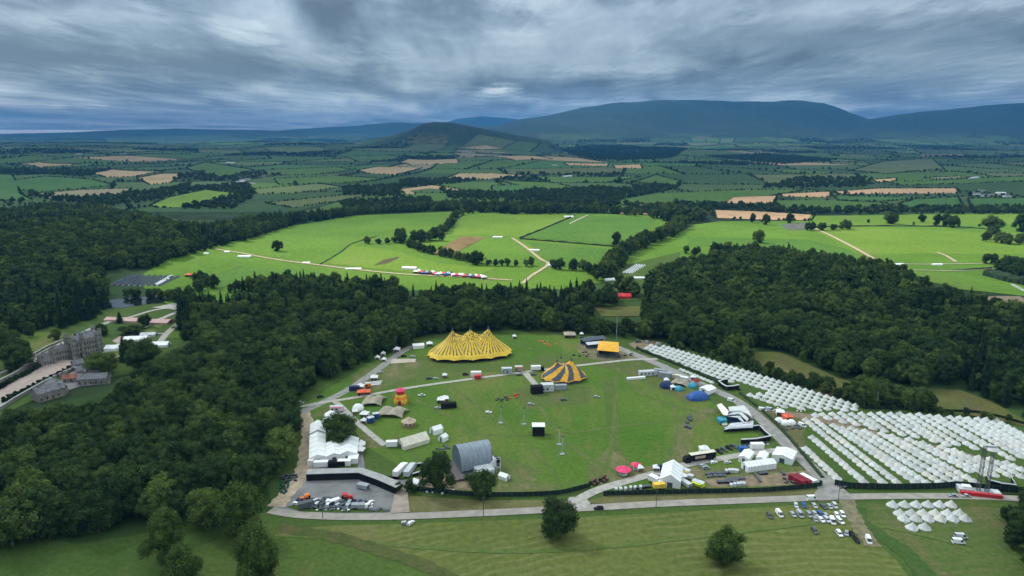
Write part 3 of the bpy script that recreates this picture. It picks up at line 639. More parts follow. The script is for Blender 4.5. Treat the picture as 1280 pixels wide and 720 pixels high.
# ------------------------------------------------------------------ trees
def tree_mesh(name, seed, Rr, H, nl, per, leaf, kind='round', core=True, dens=1):
    g = np.random.default_rng(seed); VV = []; FF = []
    def quads(C, Nn, size):
        n = len(C); nrm = Nn+g.normal(0, .55, (n, 3)); nrm /= np.linalg.norm(nrm, axis=1)[:, None]
        t = np.cross(nrm, g.normal(0, 1, (n, 3))); t /= np.linalg.norm(t, axis=1)[:, None]; b = np.cross(nrm, t)
        s = size*g.uniform(.6, 1.35, (n, 1)); s2 = s*g.uniform(.5, 1, (n, 1))
        o = sum(len(v) for v in VV)
        VV.append(np.stack([C-t*s-b*s2, C+t*s-b*s2*.4, C+t*s*.6+b*s2, C-t*s*.7+b*s2*.8], 1).reshape(-1, 3))
        FF.append(np.arange(n*4).reshape(-1, 4)+o)
    if kind in ('round', 'tall'):
        zc = H*.53; rz = H*.47
        lobes = []
        for i in range(nl):
            u = g.uniform(-.9, 1); a = g.uniform(0, 2*math.pi); rr = math.sqrt(max(0, 1-u*u))
            f = g.uniform(.5, .95); lr = Rr*g.uniform(.24, .42)
            sx = 1+.22*math.sin(a*2+seed)+.12*math.sin(a*3+seed*2)
            lobes.append((np.array([rr*math.cos(a)*Rr*f*sx, rr*math.sin(a)*Rr*f*sx, zc+u*rz*f]), lr))
        for c, lr in lobes:
            n = int(per*(lr/(Rr*.33))**2); d = g.normal(0, 1, (n, 3)); d[:, 2] += .25; d /= np.linalg.norm(d, axis=1)[:, None]
            quads(c+d*lr*g.uniform(.76, 1.16, (n, 1)), d, leaf)
        if core:
            for c, lr in lobes+[(np.array([0, 0, zc]), Rr*.6)]:
                bm = bmesh.new(); bmesh.ops.create_icosphere(bm, subdivisions=1, radius=1)
                vv = np.array([v.co[:] for v in bm.verts]); ff = [[v.index for v in f.verts] for f in bm.faces]; bm.free()
                k = .7 if lr < Rr*.6 else 1.0
                vv = vv*(lr*k)*(1+g.normal(0, .1, (len(vv), 1)))+c
                o = sum(len(v) for v in VV); VV.append(vv); FF.append(np.array([f+[f[2]] for f in ff])+o)
    elif kind == 'conifer':
        lev = nl
        for i in range(lev):
            t = i/(lev-1); z = H*(.1+.88*t); r = Rr*(1-t)**.8*(1+.25*g.uniform(-1, 1))+.15
            n = max(6, int(per*(1-t)+6)); a = g.uniform(0, 2*math.pi, n); rr = r*np.sqrt(g.uniform(.12, 1, n))*(1+.16*np.sin(a*5+i*2.1))
            C = np.stack([rr*np.cos(a), rr*np.sin(a), z-rr*.28+g.uniform(-.3, .3, n)], 1)
            Nn = np.stack([np.cos(a)*.6, np.sin(a)*.6, np.ones(n)], 1); quads(C, Nn, leaf)
        bm = bmesh.new(); bmesh.ops.create_cone(bm, segments=9, radius1=Rr*.68, radius2=.05, depth=H*.86)
        vv = np.array([v.co[:] for v in bm.verts]); vv[:, 2] += H*.53; o = sum(len(v) for v in VV); VV.append(vv)
        fl = [[v.index for v in f.verts] for f in bm.faces]; bm.free()
        q = []
        for f in fl:
            for k in range(1, len(f)-1): q.append([f[0], f[k], f[k+1], f[k+1]])
        FF.append(np.array(q)+o)
    V = np.concatenate(VV); F = np.concatenate(FF)
    me = bpy.data.meshes.new(name)
    faces = [tuple(f[:3]) if f[3] == f[2] else tuple(f) for f in F.tolist()]
    me.from_pydata(V.tolist(), [], faces); me.update(); return me
def trunk_mesh(H, r, seed):
    mb = MB(); g = random.Random(seed)
    mb.cyl(0, 0, -.4, H*.55, r, r*.5, n=7)
    for i in range(5):
        a = g.uniform(0, 6.28); z = H*g.uniform(.25, .45)
        mb.tube((0, 0, z), (math.cos(a)*H*.2, math.sin(a)*H*.2, z+H*.2), r*.3, n=5)
    me = bpy.data.meshes.new('trunk'); me.from_pydata(mb.v, [], mb.f); me.materials.append(M('bark')); return me
NEAR = [tree_mesh('crown', s, 7.0, 18, 42, 120, .36, 'round') for s in (1, 2, 3, 4, 5, 31, 32)]
BIGT = [tree_mesh('crown', s, 8.0, 19, 46, 230, .30, 'round') for s in (21, 22, 23)]
MIDT = [tree_mesh('crown', s, 7.0, 18, 34, 34, .62, 'round') for s in (6, 7, 8, 9)]
FART = [tree_mesh('crown', s, 6.0, 12, 12, 12, 1.1, 'round', dens=1) for s in (10, 11, 12)]
CONN = [tree_mesh('crown', s, 3.6, 22, 26, 90, .38, 'conifer') for s in (13, 14)]
CONM = [tree_mesh('crown', s, 3.8, 22, 18, 34, .62, 'conifer') for s in (15, 16)]
for g_, mm in ((NEAR, 'leaf'), (BIGT, 'lime'), (MIDT, 'leaf'), (FART, 'leaf_far'), (CONN, 'needle'), (CONM, 'needle')):
    for me in g_: me.materials.append(M(mm))
BIGD = []
for me in BIGT:
    c = me.copy(); c.materials.clear(); c.materials.append(M('leaf')); BIGD.append(c)
TRK = trunk_mesh(18, .45, 1); TRKC = trunk_mesh(22, .35, 2)
def put_tree(crown, trunk, x, y, s, rz, name, label, cat, group=None, sxy=1.0, z=None):
    r = thing(name, label, cat, (x, y, float(hgt(x, y)) if z is None else z), rz, group); r.scale = (s*sxy, s*sxy, s)
    c = bpy.data.objects.new('crown', crown); COL.objects.link(c); c.parent = r
    t = bpy.data.objects.new('trunk', trunk); COL.objects.link(t); t.parent = r
    return r

GNT = {}
def scatter(name, label, pts, protos, kind='stuff', ground=True):
    """pts rows: x, y, z, scale, rotation, proto index"""
    pts = np.asarray(pts, float)
    if not len(pts): return
    me = bpy.data.meshes.new(name); me.vertices.add(len(pts)); me.vertices.foreach_set('co', pts[:, :3].astype(np.float32).ravel())
    for k, col, ty in (('sc', 3, 'FLOAT'), ('rz', 4, 'FLOAT')):
        a = me.attributes.new(k, ty, 'POINT'); a.data.foreach_set('value', pts[:, col].astype(np.float32))
    a = me.attributes.new('pid', 'INT', 'POINT'); a.data.foreach_set('value', pts[:, 5].astype(np.int32))
    o = bpy.data.objects.new(name, me); COL.objects.link(o); tag(o, label, None, None, kind)
    key = id(protos)
    if key not in GNT:
        c = bpy.data.collections.new('seed_trees')
        for i, p in enumerate(protos):
            q = bpy.data.objects.new('%02d_seed_tree' % i, p); c.objects.link(q)
        ng = bpy.data.node_groups.new('planting', 'GeometryNodeTree')
        ng.interface.new_socket('Geometry', in_out='INPUT', socket_type='NodeSocketGeometry')
        ng.interface.new_socket('Geometry', in_out='OUTPUT', socket_type='NodeSocketGeometry')
        n = ng.nodes; l = ng.links; gi = n.new('NodeGroupInput'); go = n.new('NodeGroupOutput')
        ip = n.new('GeometryNodeInstanceOnPoints'); ci = n.new('GeometryNodeCollectionInfo'); ci.inputs['Collection'].default_value = c
        ci.inputs['Separate Children'].default_value = True; ci.inputs['Reset Children'].default_value = True
        def na(nm, ty):
            x = n.new('GeometryNodeInputNamedAttribute'); x.data_type = ty; x.inputs['Name'].default_value = nm; return x.outputs['Attribute']
        cx = n.new('ShaderNodeCombineXYZ'); l.new(na('rz', 'FLOAT'), cx.inputs['Z'])
        l.new(gi.outputs[0], ip.inputs['Points']); l.new(ci.outputs[0], ip.inputs['Instance']); ip.inputs['Pick Instance'].default_value = True
        l.new(na('pid', 'INT'), ip.inputs['Instance Index']); l.new(cx.outputs[0], ip.inputs['Rotation']); l.new(na('sc', 'FLOAT'), ip.inputs['Scale'])
        l.new(ip.outputs[0], go.inputs[0]); GNT[key] = ng
    md = o.modifiers.new('planting', 'NODES'); md.node_group = GNT[key]
    return o

def fill(poly, sp, jit=.38):
    xs = [p[0] for p in poly]; ys = [p[1] for p in poly]
    gx, gy = np.meshgrid(np.arange(min(xs), max(xs), sp), np.arange(min(ys), max(ys), sp*.87)); gx = gx+(np.arange(gy.shape[0]) % 2)[:, None]*sp/2
    x = gx.ravel()+nr.uniform(-jit, jit, gx.size)*sp; y = gy.ravel()+nr.uniform(-jit, jit, gx.size)*sp
    k = inpoly(x, y, poly); return x[k], y[k]
# keep clear of these (pixels on the ground): tracks and buildings inside the woods
CLEAR = [wpoly(p) for p in ([(0,422),(40,415),(85,412),(118,402),(140,386),(190,380),(235,383),(240,426,T),(200,440,T),(165,452,T),(140,478,T),(112,492,T),(60,503,T),(0,516,T),(-80,540,T),(-80,420)],
    [(135,370),(320,366),(320,384),(200,388),(135,392)], [(128,338),(235,336),(242,360,T),(130,358,T)],
    [(742,350),(812,348),(808,389,T),(740,389,T)], [(365,376),(530,374),(535,382),(365,384)][:0] or [(505,372),(535,372),(535,383),(505,383)], [(920,436),(975,437),(1012,452),(1050,470),(1092,480),(1150,478),(1200,485),(1240,500),(1280,522),(1250,528),(1160,514),(1080,500),(1040,500),(985,482),(945,462)])]
PTS = {'b': [], 'c': []}
ZD = lambda x, y: y*math.cos(PITCH)+CAMH*math.sin(PITCH)
for nm, poly in WOODS.items():
    for sp in ((7.7,) if nm != 'edge' else (12,)):
        x, y = fill(poly, sp)
        if nm in ('upper',):
            far = y > 900; keep = ~far | (nr.random(len(x)) < .7); x, y = x[keep], y[keep]
        k = ~in_any(x, y, CLEAR)
        x, y = x[k], y[k]
        z = hgt(x, y); s = nr.uniform(.46, .98, len(x)); s *= 1+.12*np.sin(x/37)*np.sin(y/29)
        px, py, _ = proj(x, y, z)
        con = (np.sin(x/61+1)+np.sin(y/47+x/90)+nr.uniform(-1, 1, len(x))) > 1.35
        if nm == 'band': con |= (py < 400) & (px > 230) & (px < 800) & (nr.random(len(x)) < .28)
        if nm == 'right': con |= (px > 1190) & (py > 440) & (nr.random(len(x)) < .7)
        if nm == 'edge': s *= .8
        inframe = (px > -190) & (px < 1500) & (py < 800)
        for m_, key in ((~con, 'b'), (con, 'c')):
            mm = m_ & inframe
            PTS[key].append(np.column_stack([x[mm], y[mm], z[mm], s[mm]]))
# scattered shrubs in the clearing and along the camp edge
def line_pts(pts, sp, jit=2.0, s=(.4, .7), key='b'):
    ps = spline([tuple(W(*p)[:2]) for p in pts], 12); acc = 0; out = []
    for a, b in zip(ps[:-1], ps[1:]):
        d = (b-a).length
        while acc < d:
            q = a+(b-a)*(acc/d) if d else a
            x = q.x+nr.uniform(-jit, jit); y = q.y+nr.uniform(-jit, jit)
            out.append((x, y, float(hgt(x, y)), nr.uniform(*s))); acc += sp*nr.uniform(.7, 1.3)
        acc -= d
    PTS[key].append(np.array(out)); return out
for l_ in [([(835,432),(900,450),(960,470),(1030,492),(1085,510)], 3.6, 3, (.22,.38)), ([(850,430),(910,448),(970,470),(1030,488),(1090,503),(1130,508)], 5, 5, (.3,.5)),
           ([(1095,512),(1150,516),(1210,521),(1262,530)], 7, 3, (.12,.28)),
           ([(1098,502),(1112,504)], 3, 3, (.5,.75)), ([(1128,508),(1150,512),(1170,512)], 5, 4, (.4,.6)), ([(1150,482),(1168,486)], 5, 6, (.7,.95)),
           ([(1035,450),(1060,460),(1080,470)], 6, 7, (.5,.8)), ([(1000,436),(990,444),(1018,458)], 14, 3, (.3,.5)),
           ([(500,614),(520,617)], 3, 1, (.2,.3)),
           # tree lines in the pastures
           ([(588,267),(570,272),(562,285),(548,296)], 11, 4, (.6,.85)), ([(457,305),(478,305),(500,303)], 8, 3, (.4,.6)), 
           ([(500,303),(515,302),(530,302),(545,300)], 5, 9, (.75,1.1)), ([(510,308),(530,315),(560,322),(575,326),(600,330)], 8, 3, (.5,.75)),
           ([(610,332),(640,333),(655,333),(668,331)], 9, 3, (.4,.6)), ([(690,336),(715,338),(730,340),(745,346)], 8, 4, (.5,.8)),
           ([(575,262),(610,263),(640,262),(672,263)], 20, 6, (.8,1.2)), ([(645,268),(700,268),(760,267),(820,270)], 18, 2, (.5,.8)),
           ([(746,264),(790,270),(830,274)], 26, 3, (.8,1.1)), ([(820,272),(840,278),(880,276),(860,268)], 9, 8, (.8,1.1)),
           ([(765,336),(778,322),(800,308),(822,300),(845,290),(850,280)], 6, 8, (.7,1.1)), ([(750,350),(765,340),(785,330)], 5, 8, (.8,1.1)),
           ([(855,318),(900,318),(960,316)], 8, 8, (.5,.9)), ([(1010,288),(1040,288),(1062,286)], 9, 5, (.5,.8)), ([(1085,279),(1130,281),(1200,283),(1260,284)], 30, 3, (.25,.4)),
           ([(1232,300),(1255,305),(1280,302)], 8, 10, (.6,1.0)), ([(1215,383),(1245,384),(1262,386)], 6, 3, (.35,.5)), ([(1235,330),(1250,331),(1280,334)], 7, 7, (.5,.8)),
           ([(250,352),(262,360),(220,378)], 10, 6, (.5,.8)), ([(165,371),(190,371),(218,371)], 7, 3, (.4,.6)), ([(10,428),(30,424),(60,420)], 9, 4, (.4,.6)), ([(0,444),(20,446),(35,440)], 9, 4, (.5,.7)),
           ([(160,372),(200,374),(225,376)], 6, 3, (.4,.6)), ([(755,372),(765,376),(750,384)], 7, 6, (.6,.9)), ([(776,365),(790,368),(798,374)], 6, 5, (.8,1.0)),
           ([(0,425),(12,440),(20,456)], 9, 6, (.6,.9)), ([(25,418),(45,412),(62,410)], 8, 4, (.3,.5)), 
           ([(155,450),(175,448),(192,446)], 6, 4, (.55,.8))]:
    line_pts(*l_)
line_pts([(128,418),(132,420)], 5, 2, (.4,.5)); line_pts([(228,402),(232,412),(236,420)], 4, 3, (1,1.2), 'c')
line_pts([(1180,262),(1290,264)], 8, 5, (.5,.8))

LBL = [('upper', 'dark green broadleaf tree in the big far wood above the castle'), ('band', 'broadleaf tree in the dense wood between the castle and the showground'),
       ('right', 'broadleaf tree in the hillside wood behind the white tent camp'), ('corner', 'broadleaf tree in the dark clump at the road bend below the mast')]
def split_near(arr, n, near, trunk, mid, name, word):
    arr = np.concatenate([a for a in arr if len(a)]); d = np.hypot(arr[:, 0], arr[:, 1])
    px, py, _ = proj(arr[:, 0], arr[:, 1], arr[:, 2]+8)
    vis = (px > 0) & (px < 1280) & (py < 715)
    order = np.argsort(np.where(vis, d/arr[:, 3], 1e9)); pick = order[:n]; rest = order[n:]
    for i in pick:
        x, y, z, s = arr[i]; lab = None
        for k, t in LBL:
            if inpoly(np.array([x]), np.array([y]), WOODS[k])[0]: lab = t
        if lab is None: lab = 'small broadleaf tree or shrub at the edge of the wood'; 
        if s < .45: lab = 'low green shrub between the wood edge and the white tents'
        lab = lab.replace('broadleaf', word) if word != 'broadleaf' else lab
        k = int(nr.integers(len(near)))
        put_tree(near[k], trunk, x, y, s, nr.uniform(0, 6.28), name, lab, 'tree', ('%s: %s' % ('woodland trees', lab)), z=z, sxy=nr.uniform(.88, 1.15))
    r = arr[rest]
    return r
restb = split_near(PTS['b'], 270, NEAR, TRK, MIDT, 'broadleaf_tree', 'broadleaf')
restc = split_near(PTS['c'], 110, CONN, TRKC, CONM, 'conifer_tree', 'conifer')
def rows(r, np_): return np.column_stack([r[:, :4], nr.uniform(0, 6.28, len(r)), nr.integers(0, np_, len(r))])
db = np.hypot(restb[:, 0], restb[:, 1])
scatter('woodland', 'mass of broadleaf trees in the woods around the showground', rows(restb[db < 620], len(NEAR)), NEAR)
scatter('far_woodland', 'dark mass of broadleaf trees in the farther woods and hedgerows', rows(restb[db >= 620], len(MIDT)), MIDT)
dc = np.hypot(restc[:, 0], restc[:, 1])
scatter('conifer_woodland', 'mass of conifers in the dense woods', rows(restc, len(CONM)), CONM)

# single trees one can point at
for px, py, hpx, wpx, lab, mt in [
    (697,671,49,46,'round dark tree below the main road near the gateway',BIGD), (902,704,44,46,'round tree standing alone in the mown field',BIGT),
    (207,698,64,46,'tall round tree on the grass nearest the wood edge',BIGT), (231,738,56,48,'round tree cut by the bottom of the picture',BIGT),
    (320,728,72,58,'largest olive green tree on the lower grass slope',BIGT), (298,672,66,62,'broad tree at the wood corner beside the lane bend',BIGT),
    (262,654,46,50,'dark tree tucked against the wood behind the grass slope',BIGD),
    (547,616,50,36,'tall dark tree behind the stage dome beside the fence',BIGD), (602,620,33,34,'rounder tree between the stage dome and road fence',BIGD),
    (426,553,34,44,'broad dark tree in the angle of the white marquees',BIGD),
    (347,314,13,12,'small lone tree in the upper sunlit pasture',BIGD), (594,331,17,14,'lone tree on the hedge line in the middle pasture',BIGD),
    (770,307,17,12,'lone leaning tree at the edge of the sunlit pasture',BIGD), (948,304,16,13,'lone tree in the sunlit pasture above the right wood',BIGD),
    (957,281,13,9,'slim lone tree at the front of the pink stubble field',BIGD), (941,278,11,8,'smaller tree beside the pink stubble field',BIGD), (987,279,12,9,'tree at the track end by the pink stubble field',BIGD),
    (1113,280,15,16,'round lone tree on the hedge line of the bright pasture',BIGD), (1152,278,10,8,'slim tree alone on the far hedge line',BIGD),
    (1171,282,14,10,'first tree of the trio on the far hedge line',BIGD), (1183,283,15,13,'middle tree of the trio on the far hedge line',BIGD),
    (1191,285,15,12,'last tree of the trio on the far hedge line',BIGD), (1240,293,22,22,'large tree above the dark clump in the right pasture',BIGD), (1277,290,22,18,'tree at the picture edge above the right pasture',BIGD),
    (150,404,14,10,'clipped dark tree between the pink garden marquees',CONN), (182,408,15,14,'dark garden tree beside the second lawn',BIGD), (126,418,13,14,'rounded dark shrub tree behind the castle roof',BIGD),
    (70,425,14,13,'dark tree left standing beside the castle wing',BIGD), (165,418,11,28,'low spreading dark yew in the castle garden',BIGD),
    (22,462,30,34,'dark broad tree on the lawn beside the terrace wall',BIGD), (156,452,32,14,'pointed conifer between the white garden marquees',CONN), (128,468,28,32,'dark clump tree beside the castle front',BIGD),
    (181,462,36,36,'dark spreading tree in front of the white garden marquee',BIGD), (1105,502,24,40,'dark round tree between the clearing and the tent rows',BIGD),
    (232,410,36,24,'tall dark poplar clump at the garden end',CONN), (700,262,12,10,'tree in the row above the bright pasture',BIGD)]:
    p = W(px, py); zd = proj(p.x, p.y, p.z)[2]; H = hpx*zd/FPX*(1.05 if py < 400 else 1/.93); Wd = wpx*zd/FPX
    con = mt is CONN; s = H/(22 if con else 19.0); sxy = (Wd/(7.2 if con else 16.5))/s
    name = 'garden_conifer' if con else 'lone_tree'
    put_tree(mt[rnd.randrange(len(mt))], TRKC if con else TRK, p.x, p.y, s, rnd.uniform(0, 6), name, lab, 'tree', sxy=max(.35, sxy), z=p.z-(0 if con else .9*s))

# far hedgerows and belts
hp = []
for a, b in EDGE:
    d = float(np.linalg.norm(b-a)); n = int(d/9.5); gap = nr.random()
    if gap < .12: continue
    for k in range(n):
        if nr.random() < .1: continue
        p = a+(b-a)*(k+nr.uniform(0, 1))/n; hp.append((p[0]+nr.normal(0, 3), p[1]+nr.normal(0, 3), nr.choice([.28, .38, .5, .85], p=[.42, .38, .14, .06])*nr.uniform(.8, 1.3)))
for q in WCELL:
    for k in range(170):
        u, v = nr.uniform(0, 1, 2); p = (q[0]*(1-u)+q[1]*u)*(1-v)+(q[3]*(1-u)+q[2]*u)*v; hp.append((p[0], p[1], nr.uniform(.7, 1.15)))
for poly in FPOLY:   # hedges round the named fields
    for a, b in zip(poly, poly[1:]+poly[:1]):
        a = np.array(a); b = np.array(b); d = float(np.linalg.norm(b-a)); n = int(d/9)
        for k in range(n):
            if nr.random() < .15: continue
            p = a+(b-a)*(k+nr.uniform(0, 1))/n; c = np.mean(np.array(poly), 0); o_ = (p-c)/np.linalg.norm(p-c)*6
            hp.append((p[0]+o_[0], p[1]+o_[1], nr.uniform(.25, .5)))
for pts, dens in [([(427,254),(537,248),(540,262),(427,268)], 16), ([(500,226),(610,224),(560,231),(500,236)], 18), ([(560,240),(640,242),(760,236),(790,240),(740,252),(640,251),(560,249)], 17),
                  ([(690,262),(760,240),(850,226),(850,236),(790,252),(760,262)], 18), ([(854,256),(960,259),(1190,262),(1190,268),(1010,268),(854,262)], 16), ([(225,236),(310,230),(320,246),(290,262),(225,262)], 18),
                  ([(0,212),(140,214),(110,222),(0,217)], 20), ([(60,252),(190,240),(240,230),(235,236),(200,250),(150,258)], 18), ([(430,236),(500,232),(500,246),(430,246)], 17),
                  ([(640,232),(690,240),(760,235),(740,243),(650,244)], 18), ([(1000,222),(1090,224),(1090,234),(950,236)], 22), ([(700,186),(790,182),(860,186),(840,198),(740,200)], 26), ([(880,196),(960,192),(1050,200),(980,206)], 26)]:
    poly = [tuple(W(*p)[:2]) for p in pts]; x, y = fill(poly, dens)
    hp += list(zip(x, y, nr.uniform(.7, 1.1, len(x))))
hp = np.array(hp)
lit = np.zeros(len(hp), bool)
for i_, poly in enumerate(FPOLY): lit |= inpoly(hp[:, 0], hp[:, 1], poly)
hp = hp[~lit]; z = hgt(hp[:, 0], hp[:, 1]); px, py, zd = proj(hp[:, 0], hp[:, 1], z)
k = (px > -40) & (px < 1320) & (z < 330); hp = hp[k]; z = z[k]
scatter('hedgerow_trees', 'dark hedges and small woods dividing the far fields', np.column_stack([hp[:, :2], z-.3, hp[:, 2], nr.uniform(0, 6.28, len(hp)), nr.integers(0, 3, len(hp))]), FART)
print('trees', len(restb), len(restc), len(hp))
# field boundaries: long hedges and fence lines in the pastures
def hedge(label, pts, wd, h, name='hedge', m=None, cat='hedge'):
    ps = spline([tuple(W(*p)[:2]) for p in pts], 10); vs = []; fs = []
    for i, p in enumerate(ps):
        a = ps[max(0, i-1)]; b = ps[min(len(ps)-1, i+1)]; d = (b-a).normalized(); nn = Vector((-d.y, d.x)); z = float(hgt(p.x, p.y))
        hh = h*(1+.2*math.sin(i*1.9)+.1*rnd.uniform(-1, 1)); ww = wd*(1+.15*math.sin(i*2.7))
        for u, v in ((-.5, 0), (-.45, .75), (-.2, 1), (.2, 1), (.45, .75), (.5, 0)):
            vs.append((p.x+nn.x*u*ww, p.y+nn.y*u*ww, z+v*hh))
    for i in range(len(ps)-1):
        for k in range(5): fs.append((6*i+k, 6*i+k+1, 6*i+7+k, 6*i+6+k))
    fs += [tuple(range(6)), tuple(range(len(vs)-6, len(vs)))]
    mb = MB(); mb.add(vs, fs); o = mb.build(name, m or M('hedge')); tag(o, label, cat); return o
hedge('dark hedge along the top edge of the middle pasture square', [(650,298),(680,286),(718,270)], 3, 2.2)
hedge('long straight hedge across the middle pasture', [(650,299),(700,303),(760,308),(795,311)], 3.5, 2.2)
hedge('hedge closing the upper pastures along the far road', [(430,270),(500,267),(590,264),(700,266),(770,267)], 3, 2)
hedge('hedge running down from the far trees to the ploughed strip', [(578,270),(562,280),(545,296)], 3, 2.2)
hedge('low hedge along the far side of the bright right pasture', [(1020,284),(1100,283),(1190,284),(1235,287)], 3, 2)
hedge('clipped dark block hedge at the right end of the pasture', [(1237,345),(1262,352),(1290,358)], 16, 7)
hedge('thin hedge between the two left pastures', [(400,331),(425,316),(440,305),(470,296)], 2, 1.2)
hedge('hedge below the lower corner of the left pasture', [(212,366),(232,366),(240,366)], 3, 2)
0 and hedge('ragged hedge between the mown field and camping field', [(1072,636),(1076,652),(1100,670),(1130,690),(1150,712),(1165,740)], 3.4, .7)
hedge('low green hedge beside the showground road by the tents', [(796,436),(835,452),(870,466),(905,482)], 1.6, 1.8)
hedge('long low hedge along the road below the round tent rows', [(925,492),(952,513),(976,536),(1000,564),(1028,598)], 1.6, 1.2)
# ------------------------------------------------------------------ makers of repeated kit
def mk_bell(col='canvas', open_=True, seed=0):
    t = thing('bell_tent', 'x', 'bell tent', (0, 0, 0)); g = random.Random(seed)
    n = 14; R0 = 2.35; mb = MB(); vs = []; fs = []
    prof = [(1.0, .0), (1.02, .55), (.72, 1.18), (.42, 1.95), (.16, 2.75), (.03, 3.1)]
    for k, (r, z) in enumerate(prof):
        for i in range(n):
            a = 2*math.pi*i/n; q = 1+(.05 if i % 2 else -.03)*(1 if k in (1, 2) else .4)
            vs.append((R0*r*q*math.cos(a), R0*r*q*math.sin(a), z-(.07 if (i % 2 == 0 and k in (1, 2)) else 0)))
    for k in range(len(prof)-1):
        for i in range(n): fs.append((k*n+i, k*n+(i+1) % n, (k+1)*n+(i+1) % n, (k+1)*n+i))
    fs.append(tuple(range(5*n, 6*n)))
    wall = [f for f in fs[:n]]; roof = fs[n:]
    mb.add(vs, roof); mb.build('roof', M(col), t)
    MB().add(vs[:2*n], wall).build('wall', M(col), t)
    d = MB(); a0 = -math.pi/2+g.uniform(-.5, .5); c, s = math.cos(a0), math.sin(a0)
    def pt(r, w_, z): return (c*r-s*w_, s*r+c*w_, z)
    d.add([pt(R0*1.07, -.6, .02), pt(R0*1.07, .6, .02), pt(R0*.66, .0, 1.62), pt(R0*1.12, -.5, .02), pt(R0*1.12, .5, .02), pt(R0*.72, 0, 1.62)],
          [(0,1,2),(3,5,4),(0,3,4,1),(1,4,5,2),(2,5,3,0)])
    d.build('door', M('beige' if g.random() < .5 else 'lgrey'), t)
    return t
def mk_car(kind, paint):
    """nose towards +x"""
    nm = {'car': 'parked_car', 'van': 'parked_van', 'pickup': 'pickup_truck', 'suv': 'parked_car'}[kind]
    t = thing(nm, 'x', 'car' if kind in ('car', 'suv') else ('van' if kind == 'van' else 'pickup'), (0, 0, 0))
    L_, Wd, H = {'car': (4.4, 1.8, 1.45), 'van': (5.4, 2.0, 2.4), 'pickup': (5.2, 1.9, 1.75), 'suv': (4.7, 1.9, 1.75)}[kind]
    x0, x1 = -L_/2, L_/2; w_ = Wd/2; hb = .95 if kind != 'van' else 1.15
    if kind == 'car': top = [(x0+.35, H-.05), (x0+.9, H), (x1-1.9, H), (x1-1.15, hb)]; tail = (x0+.05, hb)
    elif kind == 'suv': top = [(x0+.15, H-.05), (x0+.5, H), (x1-1.9, H), (x1-1.2, hb)]; tail = (x0+.02, hb)
    elif kind == 'pickup': top = [(x0+2.0, H-.1), (x0+2.2, H), (x1-1.8, H), (x1-1.15, hb)]; tail = (x0+1.95, hb)
    else: top = [(x0+.03, H-.1), (x0+.2, H), (x1-1.5, H), (x1-.65, hb+.15)]; tail = (x0, hb)
    def body(prof, ww, wt):
        n = len(prof); vs = [(x, -(ww if z <= hb+.2 else wt), z) for x, z in prof]+[(x, (ww if z <= hb+.2 else wt), z) for x, z in prof]
        return vs, [tuple(range(n)), tuple(range(n, 2*n))[::-1]]+[(i, (i+1) % n, n+(i+1) % n, n+i) for i in range(n)]
    lower = [(x0, .32), (x1-.05, .32), (x1, .6), (x1-.1, .8), (x1-1.0, hb), (x0+.02, hb)]
    b = MB(); b.add(*body(lower, w_, w_)); b.build('body', M(paint), t)
    cabp = [tail]+top; c = MB(); c.add(*body([(tail[0], hb)]+top[:3]+[(top[3][0], hb)], w_*.98, w_*.82)); c.build('roof', M(paint), t)
    gl = MB()
    gl.add([(top[2][0]+.03, -w_*.78, H-.05), (top[2][0]+.03, w_*.78, H-.05), (top[3][0]+.04, w_*.9, hb+.06), (top[3][0]+.04, -w_*.9, hb+.06)], [(0, 1, 2, 3)])
    o1 = gl.build('windscreen', M('glass'), t)
    rw = MB(); rw.add([(top[0][0]-.14, -w_*.75, H-.16), (top[0][0]-.14, w_*.75, H-.16), (tail[0]-.02, w_*.88, hb+.1), (tail[0]-.02, -w_*.88, hb+.1)], [(0, 3, 2, 1)])
    rw.build('rear_window', M('glass'), t)
    sw = MB()
    for s in (-1, 1):
        xa, xb = (tail[0]+.35, top[3][0]-.25) if kind != 'van' else (top[3][0]-1.6, top[3][0]-.35)
        sw.add([(xa, s*w_*1.0, hb+.06), (xb, s*w_*1.0, hb+.06), (xb-.45, s*w_*.88, H-.18), (xa+.15, s*w_*.88, H-.18)], [(0, 1, 2, 3)])
    sw.build('side_windows', M('glass'), t)
    for sx in (x0+.8, x1-.85):
        for s in (-1, 1): MB().disc_y(sx, s*w_-.12*(s > 0)-.02, s*w_+.12*(s < 0)+.02, .33, .33, 10).build('wheel', M('tyre'), t)
    hl = MB()
    for s in (-1, 1): MB().box(x1-.12, x1+.02, s*w_*.75-.18, s*w_*.75+.18, .58, .74).build('headlight', M('lgrey'), t)
    return t
